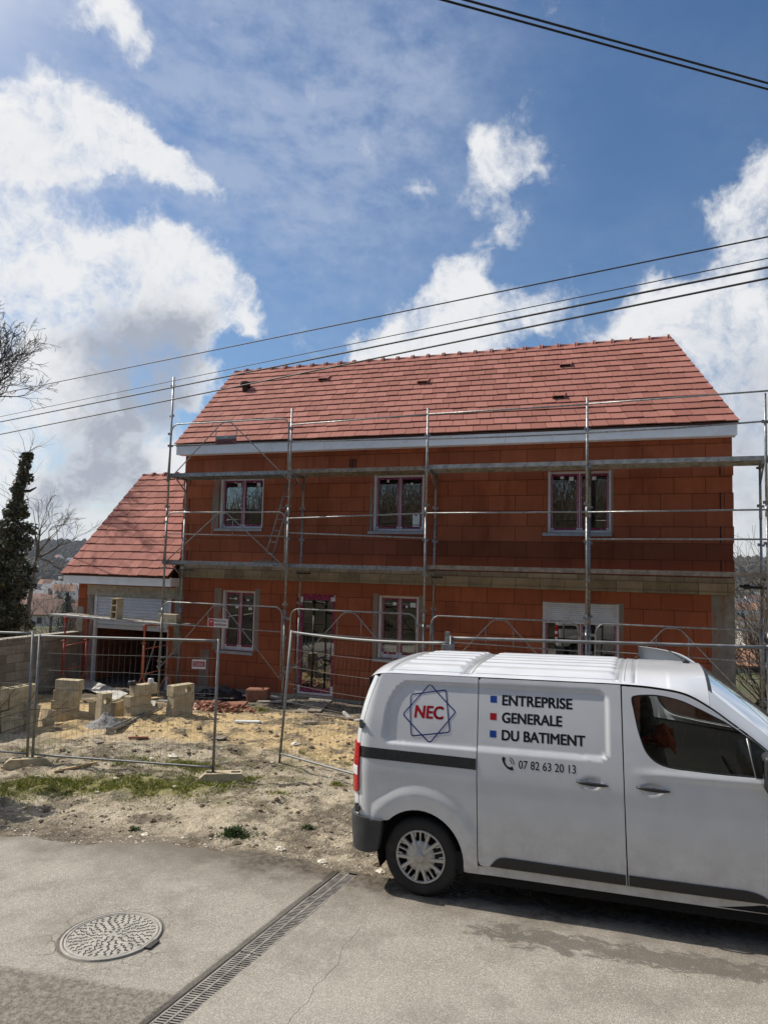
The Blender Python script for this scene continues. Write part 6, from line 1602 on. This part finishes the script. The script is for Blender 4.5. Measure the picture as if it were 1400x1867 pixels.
# ivy-clad trunk on the left
IX, IY = -19.15, 17.6; rs = random.Random(21); iz = terrain(IX, IY)
ivt = thing('ivy_tree', 'broken-off tree trunk thickly wrapped in dark ivy, behind the block wall', 'tree', (IX, IY, iz))
axis_p = [(-.35,0,-.6),(-.25,0,2.0),(-.10,0,3.6),(.05,0,4.6),(.22,0,5.5),(.42,0,6.25)]
ax = [Vector((IX+a, IY+b, c)) for a, b, c in axis_p]
mb = MB(); mb.tube([Vector((IX-.4,IY,iz-.2))]+ax, [.30,.26,.22,.19,.16,.14,.12], 10); mb.tube([Vector((IX+.12,IY,5.0)), Vector((IX+.55,IY+.05,5.02)), Vector((IX+.85,IY,5.12))], [.06,.045,.02], 6)
mb.build('trunk', M['bark'], ivt)
mb = MB()
def axis_at(z):
    for a, b in zip(ax, ax[1:]):
        if a.z <= z <= b.z: return a.lerp(b, (z-a.z)/(b.z-a.z))
    return ax[0] if z < ax[0].z else ax[-1]
def radius_at(z):
    return float(np.interp(z, [-1.5,-.2,.6,1.6,2.4,3.2,3.9,4.3,4.8,5.5,6.2,6.45], [.80,.82,.86,.82,.74,.66,.54,.34,.24,.26,.28,.10]))
clumps = []
for k in range(330):
    z = rs.triangular(-1.2, 6.35, .9); c = axis_at(z); a = rs.uniform(0, 6.28); R0 = radius_at(z)*(1+.42*fbm(a*.9, z*1.3, 1.0, 3, 4)); rr = R0*rs.uniform(.3,1.05)
    clumps.append((c+Vector((rr*math.cos(a), rr*math.sin(a), 0)), rs.uniform(.09,.24)*(1 if z < 4 else .7), rs.uniform(.0,1)))
for c, cr, tone in clumps:
    for i in range(62):
        d = rvec(rs); p = c + d*cr*rs.uniform(.4,1.15); p.z = c.z + (p.z-c.z)*1.15
        n = (d*.6 + Vector((0,-.3,.5)) + rvec(rs)*.7).normalized(); leaf(mb, p, n, rs.uniform(.06,.125), rs)
for i in range(6500):
    z = rs.uniform(-1.2, 6.35); c = axis_at(z); a = rs.uniform(0,6.28); rr = radius_at(z)*rs.uniform(.2,.72); p = c+Vector((rr*math.cos(a), rr*math.sin(a), 0)); leaf(mb, p, rvec(rs), rs.uniform(.06,.11), rs)
mb.build('ivy', M['ivy'], ivt)
mb = MB()
for k in range(26):
    z = rs.uniform(4.0, 6.4); c = axis_at(z); d = rvec(rs); d.z = abs(d.z)*.8+.15; d.y *= .4
    branches(mb, c, d, rs.uniform(.35,.8), .010, 1, rs, .4, .05, rmin=.003)
mb.build('twig', M['bark_pale'], ivt)
# bare tree behind the ivy, above the valley
rs = random.Random(5)
bt = thing('bare_tree', 'small bare grey tree leaning right from behind the ivy trunk over the valley', 'tree', (-21.4, 20.5, terrain(-21.4,20.5)))
mb = MB(); b0 = Vector((-21.4,20.5,terrain(-21.4,20.5))); p1 = Vector((-21.1,20.5,2.9)); mb.tube([b0, b0.lerp(p1,.5)+Vector((-.1,0,0)), p1], [.12,.09,.06], 7); mb.build('trunk', M['bark_pale'], bt)
mb = MB()
for d, L in (((.75,0,.75),1.15),((.35,.1,1),1.2),((1.0,0,.25),1.1),((.9,-.1,-.1),1.0),((.1,.2,1),.9)):
    branches(mb, p1, Vector(d), L, .045, 4, rs, .52, .04, seg=4, rmin=.0055, kid=(2,3))
mb.build('crown', M['bark_pale'], bt)
# scrub below it on the slope
for k, (x, y, s, lb) in enumerate(((-18.2,19.5,1.5,'tangle of bare scrub on the slope just right of the ivy trunk'),(-17.0,18.6,1.1,'low bare scrub behind the end of the block wall'),(-20.5,23.0,1.8,'bare scrub further down the slope behind the ivy trunk'))):
    t = thing('bare_shrub', lb, 'shrub', (x,y,terrain(x,y)), group='bare scrub on the valley slope'); rs = random.Random(40+k); mb = MB()
    for q in range(15):
        d = rvec(rs); d.z = abs(d.z)+.5; branches(mb, Vector((x+rs.uniform(-.4,.4), y+rs.uniform(-.4,.4), terrain(x,y))), d, s*rs.uniform(.5,.9), .018, 3, rs, .5, .03, rmin=.005)
    mb.build('stems', M['bark_pale'] if k else M['twig'], t)
# tall bare tree whose crown reaches in at the left edge
rs = random.Random(8); TX, TY = -21.5, 16.6
tt = thing('tall_bare_tree', 'tall bare dark tree whose crown reaches in at the left edge of the sky', 'tree', (TX, TY, terrain(TX,TY)))
mb = MB(); b0 = Vector((TX,TY,terrain(TX,TY)-.1)); fork = Vector((-20.7,16.5,7.5)); mb.tube([b0, Vector((-21.5,16.6,3.5)), fork], [.30,.24,.18], 9); mb.build('trunk', M['bark'], tt)
mb = MB()
for (d, L, r_) in (((1.0,0,.62),1.55,.10),((.9,0,1.15),1.5,.085),((.8,.1,1.7),1.45,.07),((1.1,-.05,.26),1.35,.075),((.2,0,1.4),1.5,.08),((-.6,.2,1.1),1.4,.08),((-.9,0,.6),1.2,.07),((1.0,.1,.9),1.5,.08)):
    branches(mb, fork+Vector((0,0,rs.uniform(-.5,.1))), Vector(d), L*.92, r_, 6, rs, .50, .05, seg=4, rmin=.006, kid=(2,3), lenk=.74)
mb.build('crown', M['bark'], tt)
# shrub beyond the left picture edge (it shades the corner of the plot)
def bush(name, label, x, y, rad, h, nleaf, seed, mat, group=None, ls=(.05,.09), stems=True):
    rs = random.Random(seed); z = terrain(x, y); t = thing(name, label, 'shrub', (x,y,z), group=group)
    if stems:
        mb = MB()
        for q in range(9):
            d = rvec(rs); d.z = abs(d.z)+.6; branches(mb, Vector((x,y,z)), d, h*.55, .02, 2, rs, .5, .05, rmin=.004)
        mb.build('stems', M['bark'], t)
    mb = MB(); cl = [(Vector((x,y,z+h*.5))+Vector((rad*rs.gauss(0,.42), rad*rs.gauss(0,.42), h*.5*rs.uniform(-.9,.95))), rs.uniform(.15,.34)*rad) for _ in range(46)]
    for i in range(nleaf):
        c, r_ = rs.choice(cl); d = rvec(rs); leaf(mb, c+d*r_*rs.uniform(.5,1.1), (d+Vector((0,0,.5))+rvec(rs)*.6).normalized(), rs.uniform(*ls), rs)
    mb.build('foliage', mat, t); return t
bush('evergreen_bush', 'dark evergreen bush at the left road edge, just outside the picture', -8.85, 6.75, .70, 2.1, 6000, 3, M['ivy'])
# bare bushes at the right, beyond the house corner
for k, (x, y, s, nb, lb) in enumerate(((3.15,20.5,2.3,34,'bare twiggy bush nearest the right house corner, low in the gap'),(4.1,23.5,3.1,34,'tall bare bush in the right-hand gap, its top against the sky'),(2.75,18.2,1.5,26,'low bare brush at the foot of the right-hand gap'),(4.6,27,3.0,30,'bare bush further down the slope in the right-hand gap'))):
    t = thing('bare_shrub', lb, 'shrub', (x,y,terrain(x,y)), group='bare bushes beyond the right house corner'); rs = random.Random(60+k); mb = MB()
    for q in range(nb):
        d = rvec(rs); d.z = abs(d.z)+.75; branches(mb, Vector((x+rs.uniform(-.5,.5), y+rs.uniform(-.5,.5), terrain(x,y))), d, s*rs.uniform(.4,.75), .020, 3, rs, .42, .06, rmin=.0055, kid=(2,3))
    mb.build('stems', M['twig'], t)
# ---- the valley: houses, gardens, trees
M['far_wall'] = simple('pale_house_wall', (.55,.50,.42), .9, var=.12, scale=.3); M['far_wall2'] = simple('white_house_wall', (.70,.68,.64), .9, var=.08, scale=.3)
M['far_roof'] = simple('brown_tile_roof', (.17,.095,.07), .9, var=.3, scale=1.2); M['far_roof2'] = simple('grey_slate_roof', (.16,.16,.17), .8, var=.25, scale=1.2); M['far_roof3'] = simple('orange_tile_roof', (.34,.18,.11), .9, var=.25, scale=1.2)
M['far_win'] = simple('dark_house_window', (.03,.035,.04), .3, var=0)
def far_house(x, y, L, W, H, rot, wall, roof, label, group):
    z = min(terrain(x, y), terrain(x+L/2, y), terrain(x-L/2, y))-.4; t = thing('village_house', label, 'house', (x,y,z), (0,0,rot), group)
    mb = MB(); mb.box2((-L/2,-W/2,0),(L/2,W/2,H)); rh = W*.42
    mb.add([(-L/2,-W/2,H),(-L/2,W/2,H),(-L/2,0,H+rh),(L/2,-W/2,H),(L/2,W/2,H),(L/2,0,H+rh)], [(0,2,1),(3,4,5)]); mb.build('wall', wall, t, local=True)
    mb = MB(); o = .35; e = H-.15
    for s in (-1, 1): mb.add([(-L/2-o,s*(W/2+o),e),(L/2+o,s*(W/2+o),e),(L/2+o,0,H+rh+.12),(-L/2-o,0,H+rh+.12),(-L/2-o,s*(W/2+o),e+.18),(L/2+o,s*(W/2+o),e+.18),(L/2+o,0,H+rh+.30),(-L/2-o,0,H+rh+.30)], [(4,5,6,7),(0,1,5,4),(0,4,7,3),(1,2,6,5),(0,3,2,1)])
    mb.box((L*.25, 0, H+rh+.4), (.8,.6,1.3)); mb.build('roof', roof, t, local=True)
    n = max(2, int(L/3))
    for i in range(n):
        for s in (-1,):
            mb = MB(); mb.box((-L/2+L*(i+.5)/n, s*(W/2+.02), H*.55), (.9,.05,1.2)); mb.build('window', M['far_win'], t, local=True)
    return t
WL, RFs = [M['far_wall'], M['far_wall2']], [M['far_roof'], M['far_roof2'], M['far_roof3']]
LH = [(-106,109,8,6,2.4,.35,0,0,'small brown-roofed house nearest beyond the block wall in the left gap'),(-139,138,11,8,3.5,-.2,0,0,'broad brown-roofed house in the left gap behind the nearest small roof'),(-186,202,9,7,3.5,.6,1,1,'white house with slate roof in the left gap, close to the garage'),(-212,210,12,8,4,.1,0,1,'grey-roofed house in the left gap, right of the ivy trunk'),(-245,240,10,8,4,-.4,0,0,'brown-roofed house half behind the ivy trunk'),(-330,344,13,9,4.5,.5,1,2,'orange-roofed white house in the middle of the left gap'),(-352,356,11,8,4.5,.2,1,1,'slate-roofed white house beside the orange roof in the left gap'),(-372,392,26,10,5,.1,1,1,'long white building in the left valley'),(-425,430,12,9,5,.6,0,0,'small brown-roofed house deep in the left valley'),(-505,528,24,12,6,0,1,1,'far long white building at the foot of the left hill'),(-470,470,12,9,5,.3,0,2,'small orange-roofed house at the foot of the left hill'),(-700,742,17,10,6,.2,1,1,'white villa on the wooded hillside at left'),(-728,745,12,9,6,-.3,1,0,'second pale villa on the wooded hillside at left')]
for h in LH: far_house(*h[:6], WL[h[6]], RFs[h[7]], h[8], 'houses in the valley on the left')
RH = [(8.7,77,4.2,3.2,1.3,.1,0,2,'orange-roofed shed close beyond the right house corner'),(18,125,9,7,3,.3,1,1,'slate-roofed white house in the right gap'),(23.5,185,11,8,4,-.2,0,0,'brown-roofed house in the right gap'),(37,262,12,8,4,.4,1,1,'white house with grey roof in the right gap'),(50,470,18,9,5,.1,1,0,'long brown-roofed white house beyond the lawn'),(62,505,12,9,5,-.4,1,2,'orange-roofed white house beyond the lawn'),(72,610,16,10,5,.2,0,1,'grey-roofed house deep in the right valley'),(90,700,16,10,6,.5,1,0,'pale house deep in the right valley'),(101,735,15,10,6,.1,1,1,'pale slate-roofed house deepest in the right valley')]
for h in RH: far_house(*h[:6], WL[h[6]], RFs[h[7]], h[8], 'houses in the valley on the right')
# valley trees: bare crowns and one dark conifer
def far_tree(name, label, x, y, h, seed, mat, group, leafy=False):
    rs = random.Random(seed); z = terrain(x, y); t = thing(name, label, 'tree', (x,y,z), group=group)
    mb = MB(); mb.tube([(x,y,z-.2),(x,y,z+h*.5)], [h*.03,h*.018], 6); mb.build('trunk', M['bark'], t)
    mb = MB()
    if leafy:
        for i in range(1500):
            u = rs.random()**.7; a = rs.uniform(0,6.28); r_ = h*.24*u*rs.uniform(.5,1.05)+.1; leaf(mb, Vector((x+r_*math.cos(a), y+r_*math.sin(a), z+h*(1-u*.9))), (Vector((math.cos(a),math.sin(a),.5))+rvec(rs)*.5).normalized(), h*rs.uniform(.03,.055), rs)
        mb.build('crown', M['evergreen'], t)
    else:
        for q in range(5): d = rvec(rs); d.z = abs(d.z)+.8; branches(mb, Vector((x,y,z+h*.25)), d, h*.33, h*.014, 3, rs, .5, .06, seg=3, rmin=h*.0022, kid=(2,4))
        mb.build('crown', mat, t)
    return t
far_tree('conifer', 'dark rounded evergreen tree just left of the garage', -61.2, 64.2, 5.2, 1, None, None, True)
for k, (x, y, h, lb) in enumerate(((-43,45.5,4.2,'bare tree low in the left gap nearest the garage'),(-72,73,6,'bare tree between the nearest roofs of the left valley'),(-112,116,8,'bare tree beside the brown roof in the left valley'),(-160,162,9,'grey bare tree in the middle of the left gap'),(-300,310,11,'bare tree before the long white building'),(-250,262,11,'bare tree deep in the left valley'),(-52,50,5,'bare tree behind the ivy trunk'))): far_tree('valley_tree', lb, x, y, h, 70+k, M['bark_pale'], 'bare trees in the left valley')
for k, (x, y, h, lb) in enumerate(((6.6,62,5,'bare tree behind the orange-roofed shed'),(13.5,105,6,'bare tree between the two nearest roofs in the right gap'),(20,160,8,'bare tree in the middle of the right gap'),(34,240,9,'bare tree far down the right valley'),(40,310,9,'bare tree by the green lawn in the right gap'))): far_tree('valley_tree', lb, x, y, h, 90+k, M['bark_pale'], 'bare trees in the right valley')
# bright lawn in the right gap
def lawn_mat():
    m, nt, b = newmat('lawn'); t = NT(nt); p = t.pos(); t.L.new(t.mix(t.ramp(t.noise(p, .8, 5), .35, .65), (.13,.19,.05), (.22,.29,.08)), b.inputs['Base Color']); b.inputs['Roughness'].default_value = .95; return m
mb = MB(); mb.grid(lambda x, y: (x, y, terrain(x, y)+.5), list(np.linspace(38, 74, 18)), list(np.linspace(372, 438, 24)), flip=False); tag(mb.build('lawn', lawn_mat()), kind='structure')
# woods on the far hills: masses of crowns
mb = MB(); rs = random.Random(77)
for i in range(5200):
    side = rs.random() < .62
    az = R(rs.uniform(-54, -38)) if side else R(rs.uniform(1, 13)); r_ = rs.uniform(240, 1420) if i % 4 == 0 else rs.uniform(720, 1420)
    x, y = r_*math.sin(az), r_*math.cos(az)
    z = terrain(x, y); s = rs.uniform(3.2, 6.5)*(1 if r_ > 700 else .5); t_ = rs.random(); mb._c = (t_,t_,t_)
    n = 5; vs = []
    for k, (zz, q) in enumerate(((0,.55),(.55,1.0),(1.05,.72),(1.5,.2))):
        for j in range(n): a = 2*math.pi*j/n+k*.5+t_*3; vs.append((x+s*q*rs.uniform(.7,1.2)*math.cos(a), y+s*q*rs.uniform(.7,1.2)*math.sin(a), z+s*zz*rs.uniform(.9,1.15)-1))
    mb.add(vs, [(k*n+j, k*n+(j+1)%n, (k+1)*n+(j+1)%n, (k+1)*n+j) for k in range(3) for j in range(n)]+[tuple(3*n+j for j in range(n))])
M['wood_crown'] = leafmat_far = None
def wc():
    m, nt, b = newmat('far_wood'); t = NT(nt); a = t.xyz(t.attr())[0]; t.L.new(t.mix(a, (.018,.017,.014), (.075,.064,.048)), b.inputs['Base Color']); b.inputs['Roughness'].default_value = 1; return m
M['wood_crown'] = wc(); tag(mb.build('far_woods', M['wood_crown']), 'brown winter woods covering the far valley slopes', 'woods', kind='stuff')

# thicket and trees on the bank behind the photographer (mirrored in the windows)
mb = MB(); rs = random.Random(31)
for i in range(9000):
    x = rs.uniform(-26, 20); y = -3.2-17*rs.random()**1.5; z = terrain(x, y); L = rs.uniform(.9, 3.6); d = Vector((rs.gauss(0,.25), rs.gauss(0,.25), 1)).normalized()
    p = Vector((x,y,z-.1)); q = p+d*L*.5; w = q+(d+Vector((rs.gauss(0,.2),rs.gauss(0,.2),0)))*L*.5; r_ = rs.uniform(.012,.032); mb.tube([p,q,w], [r_, r_*.7, r_*.3], 3, caps=False)
    for k in range(3):
        e = p.lerp(w, rs.uniform(.35,.95)); f = e+Vector((rs.gauss(0,.5),rs.gauss(0,.5),rs.uniform(.2,.9)))*L*.22; mb.tube([e, f], [r_*.5, r_*.25], 3, caps=False)
tag(mb.build('brush_thicket', M['twig']), 'thicket of bare brush on the bank behind the photographer', 'thicket', kind='stuff')
mb = MB()
for i in range(14000):
    x = rs.uniform(-22, 16); y = rs.uniform(-7.5, -3.6); z = terrain(x, y); leaf(mb, Vector((x,y,z+abs(rs.gauss(0,.35)))), (Vector((0,.4,.7))+rvec(rs)*.6).normalized(), rs.uniform(.07,.13), rs)
tag(mb.build('ground_ivy', M['ivy']), 'ivy trailing over the bank behind the photographer', 'ivy', kind='stuff')

# grass on the plot
mb = MB(); rs = random.Random(12)
def blade(x, y, r_):
    if y < edge_y(x)+.15 or fbm(x, y, 3.5, 3, 7) < -.22: return
    h = rs.uniform(.016,.055)*(1.1-.3*r_); w = rs.uniform(.003,.006); a2 = rs.random()*6.28; z = terrain(x, y); dx, dy = math.cos(a2)*w, math.sin(a2)*w; lx, ly = rs.gauss(0,.6)*h, rs.gauss(0,.6)*h
    t_ = rs.random(); mb._c = (t_,t_,t_); mb.add([(x-dx,y-dy,z-.004),(x+dx,y+dy,z-.004),(x+lx,y+ly,z+h)], [(0,1,2)])
for i in range(20000):
    x = rs.uniform(-8.3, -5.1); q = rs.gauss(0, .34); blade(x+.1*q, 8.2+.44*(x+6.6)+q, min(1, abs(q)*2))
for (cx, cy, ra, rb, n) in [(-6.5,9.35,.85,.36,5600),(-7.5,9.0,.7,.35,900),(-5.3,9.1,.5,.3,450),(-4.05,10.35,.55,.25,800),(-5.0,8.6,.6,.3,350),(-7.4,9.5,.8,.4,800),(-4.4,8.4,.25,.12,260),(-7.6,13.6,.5,.25,700),(-9.5,9.2,.8,.5,700),(-3.9,9.1,.25,.14,260),(-5.2,10.6,.8,.3,350),(-3.6,9.4,.5,.2,300)]:
    for i in range(n):
        a = rs.random()*6.28; r_ = abs(rs.gauss(0,.52)); blade(cx+ra*r_*math.cos(a), cy+rb*r_*math.sin(a), r_)
tag(mb.build('grass', M['grass']), 'short patchy grass and moss along the fence line', 'grass', kind='stuff')
def tuft(x, y, r_, h, n, seed, label):
    rs = random.Random(seed); mb = MB()
    for i in range(n):
        a = rs.random()*6.28; q = r_*abs(rs.gauss(0,.42)); bx, by = x+q*1.5*math.cos(a), y+q*math.sin(a); hh = h*rs.uniform(.35,1)*(1.15-q/r_*.5); z = terrain(bx, by); w = rs.uniform(.003,.007); a2 = rs.random()*6.28
        dx, dy = math.cos(a2)*w, math.sin(a2)*w; lx, ly = rs.gauss(0,.55)*hh, rs.gauss(0,.55)*hh; t_ = rs.random(); mb._c = (t_,t_,t_)
        mb.add([(bx-dx,by-dy,z-.003),(bx+dx,by+dy,z-.003),(bx+lx*.5+dx*.9,by+ly*.5+dy*.9,z+hh*.65),(bx+lx*.5-dx*.9,by+ly*.5-dy*.9,z+hh*.65),(bx+lx,by+ly,z+hh*.95)], [(0,1,2,3),(3,2,4)])
    tag(mb.build('weed', M['weed']), label, 'weed', 'weeds on the plot before the tarmac')
for k, (x, y, r_, h, n, lb) in enumerate(((-4.2,7.05,.16,.075,760,'low green weed at the tarmac edge, the largest of them'),(-5.35,6.80,.09,.04,120,'small weed by the road edge, left of the largest one'),(-3.55,7.50,.10,.05,130,'small weed between the largest one and the van'))): tuft(x, y, r_, h, n, 200+k, lb)

# overhead wires between two wooden poles out of the picture
PLx = (-27.5, 17.3); PRx = (17.5, 3.75)
def wire(p, q, sag, r_, label, name='overhead_wire', group='overhead cables across the sky', ext=(0,1)):
    p, q = Vector(p), Vector(q); n = 48; mb = MB()
    mb.tube([p.lerp(q, i/n)-Vector((0,0,sag*4*(i/n)*(1-i/n))) for i in range(n+1)], r_, 5); tag(mb.build(name, M['cable']), label, 'cable', group)
def through(a, b, xl, xr):     # straight run through two points, carried on to the poles
    a, b = Vector(a), Vector(b); d = b-a; return a+d*((xl-a.x)/d.x), a+d*((xr-a.x)/d.x)
for a, b, r_, sag, lb in (((-10.77,10.64,6.3),(1.2,7.85,6.3),.009,.03,'thin single overhead cable, uppermost of those crossing above the roof'),((-15.35,13.47,6.3),(1.32,8.65,6.3),.014,.03,'thick overhead cable crossing just over the ridge'),((-14.2,12.95,6.33),(1.30,8.56,6.33),.007,-.01,'thin wire running along the thick cable above the ridge'),((-16.91,14.87,6.3),(1.36,8.98,6.3),.014,.03,'lowest thick overhead cable, crossing in front of the tiled roof')):
    p, q = through(a, b, -27.5, 17.5); wire(p, q, sag, r_, lb)
for a, b, r_, lb in (((-1.14,3.94,6.3),(.85,5.44,6.3),.0075,'lower of the two wires crossing the top right corner of the sky'),((-1.00,3.99,6.3),(.84,5.37,6.3),.0075,'upper of the two wires crossing the top right corner of the sky')):
    a, b = Vector(a), Vector(b); d = (b-a).normalized(); wire(a-d*9, b+d*16, .0, r_, lb)
def pole(x, y, label, h=7.0):
    z = terrain(x, y); t = thing('utility_pole', label, 'utility pole', (x,y,z), group='wooden utility poles'); mb = MB(); mb.tube([(x,y,z-.2),(x,y,h)], [.13,.09], 10); mb.build('shaft', M['wood_pole'], t); mb = MB(); mb.box((x,y,6.3), (.12,2.4,.1)); mb.build('cross_arm', M['galv'], t)
pole(-27.6, 17.0, 'wooden utility pole left of the picture carrying the roof-line cables'); pole(17.6, 4.2, 'wooden utility pole right of the picture carrying the roof-line cables')

# valley air: one even, very thin box of haze round everything
mb = MB(); mb.box2((-3000, -300, -60), (2500, 3100, 140))
hz = bpy.data.materials.new('valley_air'); hz.use_nodes = True; hn = hz.node_tree
for n in list(hn.nodes):
    if n.type == 'BSDF_PRINCIPLED': hn.nodes.remove(n)
pv = hn.nodes.new('ShaderNodeVolumePrincipled'); pv.inputs['Density'].default_value = .00012; pv.inputs['Color'].default_value = (.80,.86,.95,1); pv.inputs['Anisotropy'].default_value = .2
hn.links.new(pv.outputs[0], hn.nodes['Material Output'].inputs['Volume'])
tag(mb.build('haze', hz), kind='stuff')
